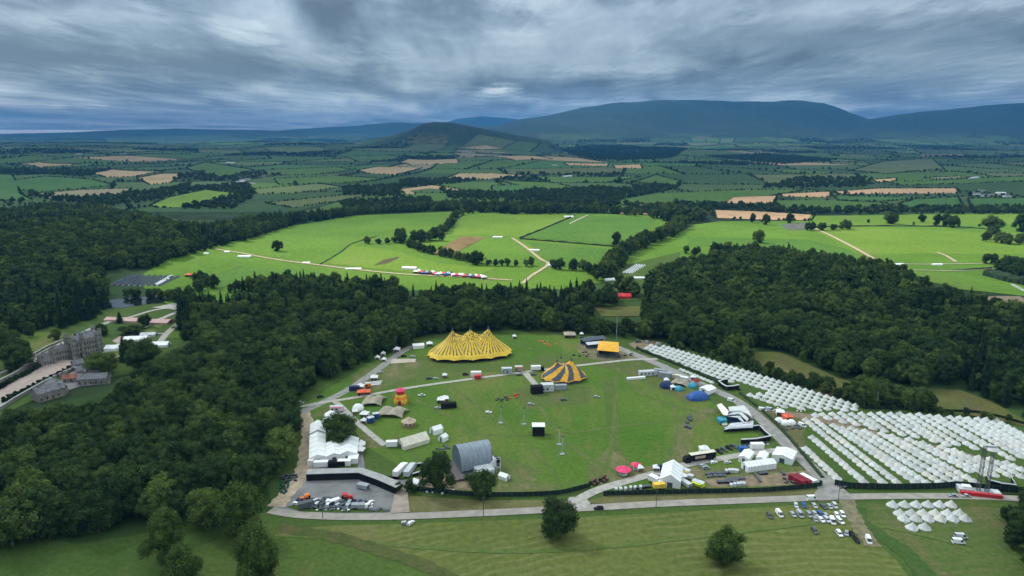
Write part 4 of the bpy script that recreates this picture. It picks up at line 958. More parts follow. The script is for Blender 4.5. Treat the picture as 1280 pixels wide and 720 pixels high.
def mk_box(kind, col, L_, Wd, H, col2='dgrey', nm='storage_container', cat='container'):
    """container, trailer, kiosk, cabin: long axis x"""
    t = thing(nm, 'x', cat, (0, 0, 0)); z0 = .15 if kind in ('container', 'cabin') else .55
    b = MB(); b.box(-L_/2, L_/2, -Wd/2, Wd/2, z0, H)
    k = int(L_/.8)
    for i in range(k+1):
        x = -L_/2+.05+i*(L_-.1)/k
        b.box(x-.04, x+.04, -Wd/2-.04, -Wd/2-.003, z0+.1, H-.12); b.box(x-.04, x+.04, Wd/2+.003, Wd/2+.04, z0+.1, H-.12)
    b.build('body', M(col), t)
    r = MB().box(-L_/2-.06, L_/2+.06, -Wd/2-.08, Wd/2+.08, H+.003, H+.12); r.build('roof', M(col if kind != 'kiosk' else 'lgrey'), t)
    d = MB().box(L_/2+.003, L_/2+.07, -Wd*.4, -.03, z0+.15, H-.2).box(L_/2+.003, L_/2+.07, .03, Wd*.4, z0+.15, H-.2); d.build('doors', M(col2), t)
    if kind in ('cabin', 'kiosk'):
        wv = MB()
        for i in range(max(1, int(L_/2.6))):
            x = -L_/2+1.1+i*2.5
            if x+.8 < L_/2: wv.box(x-.6, x+.6, -Wd/2-.09, -Wd/2-.045, 1.1, min(H-.35, 2.0))
        wv.build('window', M('glass'), t)
    if kind == 'kiosk':
        a = MB().add([(-L_*.42, -Wd/2-.05, H-.3), (L_*.42, -Wd/2-.05, H-.3), (L_*.42, -Wd/2-1.3, H-.05), (-L_*.42, -Wd/2-1.3, H-.05), (-L_*.42, -Wd/2-.05, H-.24), (L_*.42, -Wd/2-.05, H-.24), (L_*.42, -Wd/2-1.3, H+.02), (-L_*.42, -Wd/2-1.3, H+.02)],
                     [(0,3,2,1),(4,5,6,7),(0,1,5,4),(1,2,6,5),(2,3,7,6),(3,0,4,7)]); a.build('awning', M(col2), t)
    if kind in ('trailer', 'kiosk'):
        for s in (-1, 1):
            for x in ((-.5, .5) if L_ < 7 else (-L_/2+1.2, -L_/2+2.3, L_/2-1.5)):
                MB().disc_y(x, s*(Wd/2-.2)-.12, s*(Wd/2-.2)+.12, .42, .42, 10).build('wheel', M('tyre'), t)
        MB().box(L_/2+.08, L_/2+1.4, -.06, .06, .5, .62).build('drawbar', M('dgrey'), t)
    return t
def mk_lorry(col, cabcol, L_=8, H=3.4):
    t = thing('box_lorry', 'x', 'lorry', (0, 0, 0))
    MB().box(-L_/2, L_/2-2.3, -1.25, 1.25, .95, H).build('cargo_box', M(col), t)
    MB().box(-L_/2-.04, L_/2-2.26, -1.29, 1.29, H+.003, H+.1).build('roof', M(col), t)
    c = MB(); c.add([(L_/2-2.1,-1.2,.6),(L_/2,-1.2,.6),(L_/2,-1.2,1.6),(L_/2-.35,-1.15,2.7),(L_/2-2.1,-1.15,2.75),(L_/2-2.1,1.2,.6),(L_/2,1.2,.6),(L_/2,1.2,1.6),(L_/2-.35,1.15,2.7),(L_/2-2.1,1.15,2.75)],
        [(0,1,2,3,4),(9,8,7,6,5),(0,5,6,1),(1,6,7,2),(2,7,8,3),(3,8,9,4),(4,9,5,0)]); c.build('cab', M(cabcol), t)
    MB().add([(L_/2+.03,-1.1,1.62),(L_/2+.03,1.1,1.62),(L_/2-.28,1.05,2.6),(L_/2-.28,-1.05,2.6)], [(0,1,2,3)]).build('windscreen', M('glass'), t)
    MB().box(-L_/2+.1, L_/2-.1, -.8, .8, .6, .9).build('chassis', M('black'), t)
    for x in (-L_/2+1.2, -L_/2+2.3, L_/2-1.1):
        for s in (-1, 1): MB().disc_y(x, s*1.05-.15, s*1.05+.15, .5, .5, 10).build('wheel', M('tyre'), t)
    return t
def mk_gazebo(col, w_=4, h=2.4, r=1.5, walls=True):
    t = thing('gazebo_tent', 'x', 'gazebo', (0, 0, 0)); a = w_/2
    n = 4; prof = [(1, h), (.55, h+r*.36), (.2, h+r*.78), (0.02, h+r)]; vs = []; fs = []
    for q, z in prof: vs += [(sx*a*q*1.04, sy*a*q*1.04, z) for sx, sy in ((-1,-1),(1,-1),(1,1),(-1,1))]
    for k in range(3):
        for i in range(4): fs.append((k*4+i, k*4+(i+1) % 4, k*4+4+(i+1) % 4, k*4+4+i))
    fs.append((12,13,14,15)); MB().add(vs, fs).build('roof', M(col), t)
    MB().box(-a*1.05, a*1.05, -a*1.05, -a*1.02, h-.35, h+.01).box(-a*1.05, a*1.05, a*1.02, a*1.05, h-.35, h+.01).box(-a*1.05, -a*1.02, -a*1.02, a*1.02, h-.35, h+.01).box(a*1.02, a*1.05, -a*1.02, a*1.02, h-.35, h+.01).build('valance', M(col), t)
    for sx, sy in ((-1,-1),(1,-1),(1,1),(-1,1)): MB().cyl(sx*a*.98, sy*a*.98, 0, h-.02, .05, n=5).build('leg', M('steel'), t)
    if walls:
        MB().box(-a*.96, a*.96, a*.9, a*.93, 0.02, h-.1).box(-a*.96, -a*.93, -a*.9, a*.88, .02, h-.1).box(a*.93, a*.96, -a*.2, a*.88, .02, h-.1).build('side_wall', M(col), t)
        MB().box(-a*.6, a*.6, -a*.3, a*.1, .02, .95).build('counter', M('wood'), t)
    return t
def mk_marquee(col, L_, Wd, eave, ridge, legs=True, sides=True, bays=0, dark_end=True, nm='marquee'):
    """ridge along x"""
    t = thing(nm, 'x', 'marquee', (0, 0, 0)); y0, y1 = -Wd/2, Wd/2
    r = MB(); r.gable(-L_/2, L_/2, y0, y1, eave, ridge)
    r.build('roof', M(col), t)
    if sides:
        s = MB(); s.box(-L_/2, L_/2, y0-.03, y0+.03, 0.02, eave-.08); s.box(-L_/2, L_/2, y1-.03, y1+.03, .02, eave-.08); s.build('side_wall', M(col), t)
    for sx in (-1, 1):
        x = sx*(L_/2-.02)
        g = MB(); g.add([(x, y0, .02), (x, y1, .02), (x, y1, eave-.1), (x, 0, ridge-.12), (x, y0, eave-.1), (x-sx*.06, y0, .02), (x-sx*.06, y1, .02), (x-sx*.06, y1, eave-.1), (x-sx*.06, 0, ridge-.12), (x-sx*.06, y0, eave-.1)],
                        [(0,1,2,3,4),(9,8,7,6,5),(0,5,6,1),(1,6,7,2),(2,7,8,3),(3,8,9,4),(4,9,5,0)])
        e = g.build('gable_end', M(col), t)
        if dark_end: MB().box(x+sx*.01-.02, x+sx*.01+.05, -Wd*.13, Wd*.13, .03, min(eave-.1, 2.4)).build('door', M('slate'), e)
    if bays:
        b = MB()
        for i in range(1, bays):
            x = -L_/2+L_*i/bays
            pts = [(y0-.15, eave), (0, ridge+.03), (y1+.15, eave)]
            for p, q in zip(pts[:-1], pts[1:]): b.tube((x, p[0], p[1]), (x, q[0], q[1]), .09, 4)
            b.box(x-.07, x+.07, y0-.09, y0-.035, .02, eave-.1)
        b.build('frame', M('lgrey'), t)
    return t
def mk_table(col='white'):
    t = thing('picnic_table', 'x', 'table', (0, 0, 0))
    MB().box(-1, 1, -.4, .4, .7, .76).build('top', M(col), t)
    for s in (-1, 1): MB().box(-1, 1, s*.75-.14, s*.75+.14, .42, .47).build('bench', M(col), t)
    for s in (-1, 1): MB().box(s*.7-.04, s*.7+.04, -.7, .7, .3, .36).box(s*.7-.04, s*.7+.04, -.25, .25, 0, .69).build('leg', M('wood'), t)
    return t
def mk_crate(col, sx=2.2, sy=1.4, h=1.1, nm='flight_case', cat='crate'):
    t = thing(nm, 'x', cat, (0, 0, 0))
    MB().box(-sx/2, sx/2, -sy/2, sy/2, .12, h).build('body', M(col), t)
    MB().box(-sx/2-.04, sx/2+.04, -sy/2-.04, sy/2+.04, h+.002, h+.12).build('lid', M(col if col != 'black' else 'dgrey'), t)
    f = MB()
    for x in (-.7, .7): f.box(sx/2*x-.1, sx/2*x+.1, -sy/2+.05, sy/2-.05, 0, .115)
    f.build('skids', M('wood'), t); return t
def mk_mast(H, r=.12, base=True):
    t = thing('lighting_mast', 'x', 'mast', (0, 0, 0)); m_ = MB()
    for a in range(3):
        m_.tube((r*2*math.cos(a*2.09), r*2*math.sin(a*2.09), 0), (r*math.cos(a*2.09), r*math.sin(a*2.09), H), r*.3, 5)
    for k in range(int(H/1.2)):
        z = k*1.2; m_.tube((r*2, 0, z), (-r, r*1.7, z+.6), .03, 4); m_.tube((-r, r*1.7, z+.6), (-r, -r*1.7, z+1.2), .03, 4)
    m_.build('lattice', M('lgrey'), t)
    MB().box(-.7, .7, -.15, .15, H, H+.5).build('lamp_head', M('dgrey'), t)
    if base:
        MB().box(-1.1, 1.1, -.9, .9, 0, .4).build('base', M('grey'), t)
        for i in range(4):
            a = i*math.pi/2+.78; MB().tube((0, 0, H*.6), (4*math.cos(a), 4*math.sin(a), .1), .04, 4).build('stay', M('steel'), t)
    return t
def mk_umbrella(col):
    t = thing('parasol_stall', 'x', 'stall', (0, 0, 0)); n = 10; vs = []; fs = []
    for q, z in ((1, 2.5), (.5, 3.3), (.03, 3.9)):
        vs += [(3.6*q*math.cos(2*math.pi*i/n), 3.6*q*math.sin(2*math.pi*i/n), z) for i in range(n)]
    for k in range(2):
        for i in range(n): fs.append((k*n+i, k*n+(i+1) % n, k*n+n+(i+1) % n, k*n+n+i))
    fs.append(tuple(range(2*n, 3*n))); MB().add(vs, fs).build('canopy', M(col), t)
    mb = MB().cyl(0, 0, 0, 3.85, .07, n=6); mb.build('pole', M('steel'), t)
    MB().cyl(0, 0, .1, 1.1, 1.9, n=10).build('counter', M('lgrey'), t)
    return t
def mk_dome(col, r=3, h=2.8):
    t = thing('dome_tent', 'x', 'tent', (0, 0, 0)); n = 12; vs = []; fs = []; lv = 5
    for k in range(lv):
        a = math.pi/2*k/lv
        for i in range(n):
            q = 1+(.04 if i % 2 else -.04); vs.append((r*q*math.cos(a)*math.cos(2*math.pi*i/n), r*q*math.cos(a)*math.sin(2*math.pi*i/n), .3+(h-.3)*math.sin(a)))
    vs.append((0, 0, h)); top = len(vs)-1
    for k in range(lv-1):
        for i in range(n): fs.append((k*n+i, k*n+(i+1) % n, k*n+n+(i+1) % n, k*n+n+i))
    fs += [((lv-1)*n+i, (lv-1)*n+(i+1) % n, top) for i in range(n)]
    MB().add(vs, fs).build('roof', M(col), t)
    MB().cyl(0, 0, 0, .34, r*.98, n=12, cap=False).build('skirt', M(col), t)
    MB().add([(-.7, -r*.99, .02), (.7, -r*.99, .02), (0, -r*.74, h*.72), (-.5, -r*1.08, .02), (.5, -r*1.08, .02), (0, -r*.8, h*.7)], [(0,1,2),(3,5,4),(0,3,4,1),(1,4,5,2),(2,5,3,0)]).build('door', M('slate'), t)
    return t
def mk_tractor(col):
    t = thing('compact_tractor', 'x', 'tractor', (0, 0, 0))
    MB().box(-1, 1.6, -.45, .45, .6, 1.35).build('bonnet', M(col), t)
    MB().box(-1.3, .2, -.75, .75, 2.1, 2.25).build('cab_roof', M(col), t)
    for sx in (-1.2, .1):
        for s in (-1, 1): MB().box(sx-.05, sx+.05, s*.68-.05, s*.68+.05, 1.2, 2.1).build('post', M('black'), t)
    for s in (-1, 1):
        MB().disc_y(-.8, s*.85-.2, s*.85+.2, .75, .75, 12).build('rear_wheel', M('tyre'), t)
        MB().disc_y(1.2, s*.7-.13, s*.7+.13, .45, .45, 10).build('front_wheel', M('tyre'), t)
    return t
def mk_ridge_tent():
    t = thing('ridge_tent', 'x', 'tent', (0, 0, 0))
    MB().gable(-1.7, 1.7, -1.4, 1.4, .5, 2.0).build('roof', M('slate'), t)
    MB().add([(1.72,-1.3,0),(1.72,1.3,0),(1.72,0,1.85),(1.8,-1.3,0),(1.8,1.3,0),(1.8,0,1.85)], [(0,2,1),(3,4,5),(0,1,4,3),(1,2,5,4),(2,0,3,5)]).build('front_panel', M('white'), t)
    return t

# ------------------------------------------------------------------ big tops
def big_top(name, label, loc, rz, masts, axis, rx, ry, H, edge, ns, cols, swirl=0, nsc=12, lamk=.82, valance=.86, duty=.5):
    t = thing(name, label, 'circus tent', loc, rz)
    nu_, nt_ = 360, 26; ax = axis
    P = np.zeros((nt_+1, nu_, 3)); us = np.arange(nu_)/nu_*2*math.pi
    # outline: straight run of length 2*ax with rounded ends
    ox = np.sign(np.cos(us))*ax*np.minimum(1, np.abs(np.cos(us))*1.25)+rx*np.cos(us); oy = ry*np.sin(us)
    sc = np.abs(np.sin(us*nsc/2))**.7
    outer = np.stack([ox, oy], 1)*(.94+.06*(1-sc))[:, None]
    cx = np.clip(ox*.9, -ax, ax); inner = np.stack([cx, cx*0], 1)
    lam = rx*lamk; mx_ = max(m[0] for m in masts)
    for k in range(nt_+1):
        s = k/nt_; p = inner*(1-s)+outer*s; z = np.zeros(nu_)
        dist = np.min([np.hypot(p[:, 0]-m[0], p[:, 1]-m[1]) for m in masts], axis=0)
        dr = np.hypot(p[:, 0]-np.clip(p[:, 0], -mx_, mx_), p[:, 1]); fz = lambda a_, b_: .66*np.exp(-a_/lam)+.34*np.exp(-b_/(rx*.24))
        z = edge+(H-edge)*fz(dr, dist)
        z0 = edge+(H-edge)*fz(np.hypot(outer[:, 0]-np.clip(outer[:, 0], -mx_, mx_), outer[:, 1]), np.min([np.hypot(outer[:, 0]-m[0], outer[:, 1]-m[1]) for m in masts], axis=0))
        z = edge+(z-edge)-(z0-edge)*s**2 + 1.1*math.sin(math.pi*s)*.6
        z = z-(sc*1.0-.5)*(-.55)*s**6-(.35 if s > .96 else 0)
        P[k, :, :2] = p; P[k, :, 2] = z
    V_ = P.reshape(-1, 3); F_ = []; Mi = []
    for k in range(nt_):
        for i in range(nu_):
            j = (i+1) % nu_; F_.append((k*nu_+i, (k+1)*nu_+i, (k+1)*nu_+j, k*nu_+j))
            c = (P[k, i]+P[k+1, j])/2; d = [math.hypot(c[0]-m[0], c[1]-m[1]) for m in masts]; q = int(np.argmin(d)); m_ = masts[q]
            a = math.atan2(c[1]-m_[1], c[0]-m_[0])
            if swirl: a = math.atan2(c[1], c[0])+swirl*k/nt_
            s_ = 1 if ((a/(2*math.pi)+2)*ns) % 1 < duty else 0
            Mi.append(s_ if (k+.5)/nt_ < valance else 0)
    me = np_mesh('canopy', V_, np.array(F_), [M(c) for c in cols], True); me.polygons.foreach_set('material_index', np.array(Mi, np.int32)[:len(me.polygons)])
    o = bpy.data.objects.new('canopy', me); COL.objects.link(o); o.parent = t
    w_ = MB(); n = 60
    for i in range(n):
        i0, i1 = int(i*nu_/n), int((i+1)*nu_/n) % nu_; a, b = outer[i0]*.9, outer[i1]*.9
        w_.add([(a[0], a[1], 0), (b[0], b[1], 0), (b[0], b[1], edge+.4), (a[0], a[1], edge+.4)], [(0, 1, 2, 3)])
    w_.build('interior_shade', M('black' if not swirl else 'slate'), t)  # dark ring standing in for shade inside the tent, whose sides are open
    for i in range(0, nu_, nu_//(nsc*2)):
        a = outer[i]; MB().cyl(a[0]*.985, a[1]*.985, 0, edge+.1, .09, n=5).build('side_pole', M('dgrey'), t)
    for m_ in masts:
        q = MB().cyl(m_[0], m_[1], H-1.2, H+2.4, .22, .1, n=6, mi=0); q.cyl(m_[0], m_[1], H-.9, H+.35, .75, .45, n=8)
        q.build('mast', M('dgrey'), t)
    return t
a, b = W(533, 448.5), W(641, 442); c = (a+b)/2; L_ = (b-a).length; rz = math.atan2(b.y-a.y, b.x-a.x)
big_top('big_top_tent', 'huge yellow and brown striped circus tent with three peaks on the green', (c.x, c.y+1, 0), rz,
        [(-.20*L_, 0), (0.005*L_, 0), (.215*L_, 0)], L_*.235, L_*.265, L_*.27, L_*.325, 2.6, 30, ('yellow', 'stripe'), nsc=16, duty=.36)
a, b = W(676, 476), W(733, 472); c = (a+b)/2; L2 = (b-a).length
big_top('striped_tent', 'smaller yellow and slate swirl striped circus tent with twin peaks', (c.x, c.y, 0), math.atan2(b.y-a.y, b.x-a.x),
        [(-.16*L2, -.04*L2), (-.02*L2, .16*L2), (.15*L2, -.02*L2)], L2*.14, L2*.36, L2*.36, L2*.44, 2.2, 7, ('golden', 'slate'), swirl=.8, nsc=12, valance=.97, lamk=.9, duty=.52)

# ------------------------------------------------------------------ main stage dome
def stage():
    p = W(589, 583); t = thing('stage_dome', 'large grey barrel roofed festival stage facing the open green', 'stage', (p.x, p.y, 0), R(22)); t.scale = (.93, .93, .93)
    Lx, Ry, Hh = 14.5, 8.0, 12.2; n = 20
    vs = []; fs = []
    for k, x in enumerate(np.linspace(-Lx/2, Lx/2, 9)):
        for i in range(n+1):
            a = math.pi*1.06*i/n-.09; vs.append((x+ (2.2*math.sin(max(0, a)) if k == 8 else 0), -Ry*math.cos(a), 3.2+(Hh-3.2)*max(-.1, math.sin(a))))
    for k in range(8):
        for i in range(n): fs.append((k*(n+1)+i, k*(n+1)+i+1, (k+1)*(n+1)+i+1, (k+1)*(n+1)+i))
    b = MB().add(vs, fs); b.build('roof_skin', M('stagegrey'), t, True)
    e = MB(); x = -Lx/2+.25
    pts = [(x, -Ry*math.cos(math.pi*i/n), 3.2+(Hh-3.2)*math.sin(math.pi*i/n)) for i in range(n+1)]+[(x, Ry*.8, 1.2), (x, 0, .4), (x, -Ry*.8, 1.2)]
    e.add(pts+[(x+.2, q[1], q[2]) for q in pts], [tuple(range(len(pts))), tuple(range(len(pts), 2*len(pts)))[::-1]]); e.build('rear_panel', M('stageend'), t)
    rb = MB()
    for x in np.linspace(-Lx/2, Lx/2, 7):
        q = [(x, -Ry*1.01*math.cos(math.pi*i/n), 3.2+(Hh-3.15)*math.sin(math.pi*i/n)) for i in range(n+1)]
        for u, v in zip(q[:-1], q[1:]): rb.tube(u, v, .05, 4)
    rb.build('arch_frame', M('lgrey'), t)
    MB().box(-Lx/2, Lx/2+1, -Ry, Ry, .1, 1.7).build('stage_floor', M('dgrey'), t)
    MB().box(-Lx/2-3.5, Lx/2-6, -Ry-4.5, -Ry-.1, .3, 1.3).box(-Lx/2-6, -Lx/2-.1, -Ry-4.5, Ry-2, .3, 1.25).build('loading_deck', M('deck'), t)
    s = MB(); s.add([(-1.5,-Ry-.1,4.2),(Lx/2+.5,-Ry-.1,4.2),(Lx/2+.5,-Ry-4.6,3.0),(-1.5,-Ry-4.6,3.0),(-1.5,-Ry-.1,.1),(Lx/2+.5,-Ry-.1,.1),(Lx/2+.5,-Ry-4.6,.1),(-1.5,-Ry-4.6,.1)],
                    [(0,1,2,3),(3,2,6,7),(0,3,7,4),(1,5,6,2),(0,4,5,1)]); s.build('side_annex', M('lgrey'), t)
    for s_ in (-1, 1):
        k = MB()
        for xx in (Lx/2+2.3, Lx/2+4.3):
            for yy in (s_*(Ry+.3), s_*(Ry+2.6)): k.tube((xx, yy, 0), (xx, yy, 7), .1, 5)
        for z in (2.2, 4.4, 6.8):
            for xx in (Lx/2+2.3, Lx/2+4.3): k.tube((xx, s_*(Ry+.3), z), (xx, s_*(Ry+2.6), z), .08, 4)
            for yy in (s_*(Ry+.3), s_*(Ry+2.6)): k.tube((Lx/2+2.3, yy, z), (Lx/2+4.3, yy, z), .08, 4)
        k.build('speaker_tower', M('lgrey'), t)
        MB().box(Lx/2+2.6, Lx/2+4.0, s_*(Ry+1.4)-.7, s_*(Ry+1.4)+.7, 3.0, 6.5).build('speaker_stack', M('black'), t)
    MB().box(Lx/2+1.2, Lx/2+6, -Ry*.8, Ry*.8, .1, 1.2).build('front_ramp', M('lgrey'), t)
    MB().add([(Lx/2+1.9,-Ry*.7,10.5),(Lx/2+1.9,Ry*.7,10.5),(Lx/2+1.6,Ry*.8,4),(Lx/2+1.6,-Ry*.8,4)],[(0,1,2,3)]).build('scrim', M('beige'), t)
stage()

# ------------------------------------------------------------------ yellow roofed open stage and its dark canopies
p = W(761, 444); t = thing('open_stage', 'open sided stage with a bright orange yellow sloping roof', 'stage', (p.x, p.y, 0), R(-14))
hw, hd = 7.4, 6.6
MB().add([(-hw,-hd,5.2),(hw,-hd,5.0),(hw*.8,hd,7.8),(-hw*1.05,hd,7.8),(-.5,-.5,7.3),(-hw,-hd,5.0),(hw,-hd,4.8),(hw*.8,hd,7.6),(-hw*1.05,hd,7.6)],
         [(0,1,4),(1,2,4),(2,3,4),(3,0,4),(5,6,7,8),(0,5,6,1),(1,6,7,2),(2,7,8,3),(3,8,5,0)]).build('roof', M('golden'), t)
for x, y in ((-hw+.5,-hd+.4),(hw-.6,-hd+.4),(hw*.75,hd-.5),(-hw+.4,hd-.5),(0,-hd+.4)): MB().cyl(x, y, 0, 5.0 if y < 0 else 7.5, .22, n=6).build('leg', M('black'), t)
MB().box(-hw*.9, hw*.85, -hd*.8, hd*.85, .1, 1.3).build('stage_floor', M('dgrey'), t)
MB().box(-hw*.85, hw*.8, hd*.6, hd*.7, 1.31, 6.6).box(-hw*.9,-hw*.83,-hd*.5,hd*.55,1.31,5).build('back_wall', M('black'), t)
def slab_roof(nm, label, px0, px1, width, z0, z1, col, cat='shelter', wall='slate', leg='black'):
    a, b = W(*px0), W(*px1); c = (a+b)/2; L_ = (b-a).length; t = thing(nm, label, cat, (c.x, c.y, 0), math.atan2(b.y-a.y, b.x-a.x)); h = L_/2; y = width/2
    MB().add([(-h,-y,z0),(h,-y,z0),(h,y,z1),(-h,y,z1),(-h,-y,z0-.2),(h,-y,z0-.2),(h,y,z1-.2),(-h,y,z1-.2)], [(0,1,2,3),(7,6,5,4),(0,4,5,1),(1,5,6,2),(2,6,7,3),(3,7,4,0)]).build('roof', M(col), t)
    MB().box(-h+.1, h-.1, y-.5, y-.35, .05, z1-.25).build('back_wall', M(wall), t)
    k = max(2, int(L_/5))
    for i in range(k+1): MB().cyl(-h+.2+(L_-.4)*i/k, -y+.25, 0, z0-.2, .1, n=5).build('leg', M(leg), t)
    MB().box(-h+.4, h-.4, -y+.5, -y+1.3, .02, 1.1).build('counter', M(wall), t)
    return t
slab_roof('bar_shelter', 'long dark slate roofed bar shelter above the orange stage', (727,431), (756,427), 5, 3.2, 4.2, 'slate')
slab_roof('bar_shelter', 'shorter pale roofed bar shelter touching the orange stage', (733,435.5), (750,434), 4, 3.2, 4, 'lgrey')
# ------------------------------------------------------------------ stretch tents, tower, carousel
def stretch(label, cx, cy, w_, d, H, rz, col='beige', skew=.2):
    p = W(cx, cy); t = thing('stretch_tent', label, 'stretch tent', (p.x, p.y, 0), rz); n = 16; vs = []
    for j in range(n+1):
        for i in range(n+1):
            u, v = i/n*2-1, j/n*2-1
            pin = 1-.16*(1-u*u)*v*v*0-.14*(1-u*u)*abs(v)**4; pin2 = 1-.14*(1-v*v)*abs(u)**4
            x = u*w_/2*pin2+skew*v*w_/2; y = v*d/2*pin
            z = H*(.35+.65*math.exp(-((abs(u)-.42)**2*5+(v*1.1)**2*1.6)))-1.6*(abs(u)*abs(v))**2
            vs.append((x, y, max(.4, z)))
    fs = [(j*(n+1)+i, j*(n+1)+i+1, (j+1)*(n+1)+i+1, (j+1)*(n+1)+i) for j in range(n) for i in range(n)]
    o = MB().add(vs, fs).build('canopy', M(col), t, True); md = o.modifiers.new('thickness', 'SOLIDIFY'); md.thickness = .06
    for u in (-.42, .42): MB().cyl(u*w_/2, 0, 0, H*.93, .12, n=6).build('pole', M('wood'), t)
    for u, v in ((-1,-1),(1,-1),(1,1),(-1,1)): MB().tube((u*w_/2+skew*v*w_/2, v*d/2, .45), (u*w_/2*1.06+skew*v*w_/2, v*d/2*1.1, 0), .05, 4).build('guy_peg', M('dgrey'), t)
    for k in range(3): MB().box(-w_*.3+k*w_*.22, -w_*.3+k*w_*.22+1.8, -.4, .4, .05, .8).build('bench', M('wood'), t)
    return t
stretch('beige stretch tent behind, nearest the red canopy', 467, 503.5, 12.5, 12.5, 4.6, R(8), skew=.25)
stretch('beige stretch tent in front, beside the blue booths', 490.5, 518, 16, 11.5, 4.8, R(-4), skew=.12)
p = W(501, 503); t = thing('fairground_tower', 'red topped fairground slide tower with orange yellow lower tiers', 'fairground ride', (p.x, p.y, 0))
for z0, z1, r0, r1, c_, nm in ((0,1.2,4.0,3.6,'orange','base'),(1.2,2.6,3.9,3.4,'yellow','tier'),(2.6,4.0,3.4,2.8,'orange','tier'),(4.0,5.2,2.9,2.4,'yellow','tier'),(5.2,7.4,2.4,2.2,'red','tower_drum'),(7.4,9.0,2.9,.3,'pink','tower_roof')):
    MB().cyl(0, 0, z0+.003, z1, r0, r1, n=14).build(nm, M(c_), t)
for k in range(8):
    a = k*math.pi/4; MB().cyl(3.7*math.cos(a), 3.7*math.sin(a), 0, 3.4, .55, .3, n=7).build('buttress', M('yellow' if k % 2 else 'orange'), t)
MB().box(-.8, .8, -4.9, -3.2, 0, 2.2).build('doorway', M('dred'), t)
for k in range(20): 
    a = k*.5; MB().box(2.6*math.cos(a)-.3, 2.6*math.cos(a)+.3, 2.6*math.sin(a)-.3, 2.6*math.sin(a)+.3, 5-k*.2, 5.3-k*.2).build('chute_panel', M('orange'), t) if k < 8 else None
p = W(511, 532); t = thing('carousel', 'small fairground carousel with a sand coloured conical roof', 'carousel', (p.x, p.y, 0)); n = 16
vs = [(3.9*math.cos(2*math.pi*i/n)*q, 3.9*math.sin(2*math.pi*i/n)*q, z) for q, z in ((1, 2.6), (.5, 3.6), (.05, 5.0)) for i in range(n)]
MB().add(vs, [(k*n+i, k*n+(i+1) % n, k*n+n+(i+1) % n, k*n+n+i) for k in range(2) for i in range(n)]+[tuple(range(2*n, 3*n))]).build('roof', M('sand'), t)
MB().cyl(0,0,.1,.5,3.6,n=16).build('platform', M('wood'), t); MB().cyl(0,0,.5,3.4,.6,n=10).build('centre_drum', M('cream'), t)
for i in range(8):
    a = i*math.pi/4; MB().cyl(2.7*math.cos(a), 2.7*math.sin(a), .5, 2.9, .05, n=5).box(2.7*math.cos(a)-.5, 2.7*math.cos(a)+.5, 2.7*math.sin(a)-.15, 2.7*math.sin(a)+.15, 1.1, 1.8).build('horse', M('cream'), t)

# ------------------------------------------------------------------ marquees
def marq(label, a, b, Wd, eave, ridge, col='white', bays=0, nm='marquee', cat='marquee', **kw):
    pa, pb = W(*a), W(*b); c = (pa+pb)/2; t = mk_marquee(col, (pb-pa).length, Wd, eave, ridge, bays=bays, nm=nm, **kw)
    t.location = (c.x, c.y, 0); t.rotation_euler = (0, 0, math.atan2(pb.y-pa.y, pb.x-pa.x)); t['label'] = label; t['category'] = cat; return t
marq('long white marquee nave on the track side of the complex', (397.5,580), (397.5,551), 7.4, 3.4, 4.9, bays=5)
marq('ribbed white marquee bay behind the long marquee nave', (397.5,550), (398,538), 7.4, 3.9, 5.9, bays=5)
marq('narrow white marquee arm pointing at the road fork', (408,540), (414,523), 5.8, 3.2, 4.8, bays=4)
marq('middle white marquee with a dark doorway in its gable', (418,577.5), (418,560), 7.2, 3.2, 4.6, bays=4)
marq('third white marquee beside the two little pointed canopies', (435,576), (438,556), 8.4, 3.4, 5.2, bays=4)
marq('flat white annex joined to the third marquee front', (436,577.5), (448,577), 4.5, 2.8, 3.2)
marq('long cream marquee on the grass beside the stone path', (500.5,560), (532.5,550.5), 7.5, 2.2, 5.0, 'cream', bays=0)
marq('long low white tent at the wood edge left of the big top', (516,435.5), (530,434.5), 4.5, 2.4, 3.6)
marq('big white marquee against the road fence', (837,609.5), (841,590), 8.8, 3.4, 6.2, bays=5)
marq('white square tent standing behind the blue tent', (879,492), (889,488), 6.5, 2.6, 3.6)
marq('white tent with dark shade under it beside the stage dome', (540,543), (551,539.5), 4.5, 2.8, 4.2)
marq('small white ridge tent between cream marquee and stage dome', (551,552.5), (557,549), 3.4, 2.4, 3.6)
marq('tiny white ridge tent alone in front of the stage dome', (625.5,597), (635,600.5), 3.2, 1.9, 2.9)
marq('white tent beside the gateway inside the road fence', (518,606), (525,609), 3.4, 2.2, 3.4)
marq('long white row of cabin tents beside the parked equipment', (930,588), (966,583), 5, 2.9, 3.9, bays=8)
marq('white tent behind the cabin row, nearest the lane', (929,579), (936,570), 4.6, 2.8, 3.8)
marq('short white tent behind the cabin row, farther along', (950,580), (955,572), 4, 2.8, 3.7)
marq('white catering marquee with slate shadowed front near the right road', (977,579), (983,569), 9, 3.2, 4.2, bays=3)
for key, args in {'pyr': ('white', 3.6, 2.4, 2.0, False), 'gaz': ('white', 4.2, 2.3, 1.5, True), 'gazs': ('white', 3.0, 2.2, 1.3, True), 'gazr': ('coral', 5.2, 2.4, 1.4, True)}.items():
    pass
G1 = lambda: mk_gazebo('white', 3.6, 2.4, 2.2, False); G2 = lambda: mk_gazebo('white', 4.2, 2.3, 1.5); G3 = lambda: mk_gazebo('white', 2.8, 2.1, 1.3)
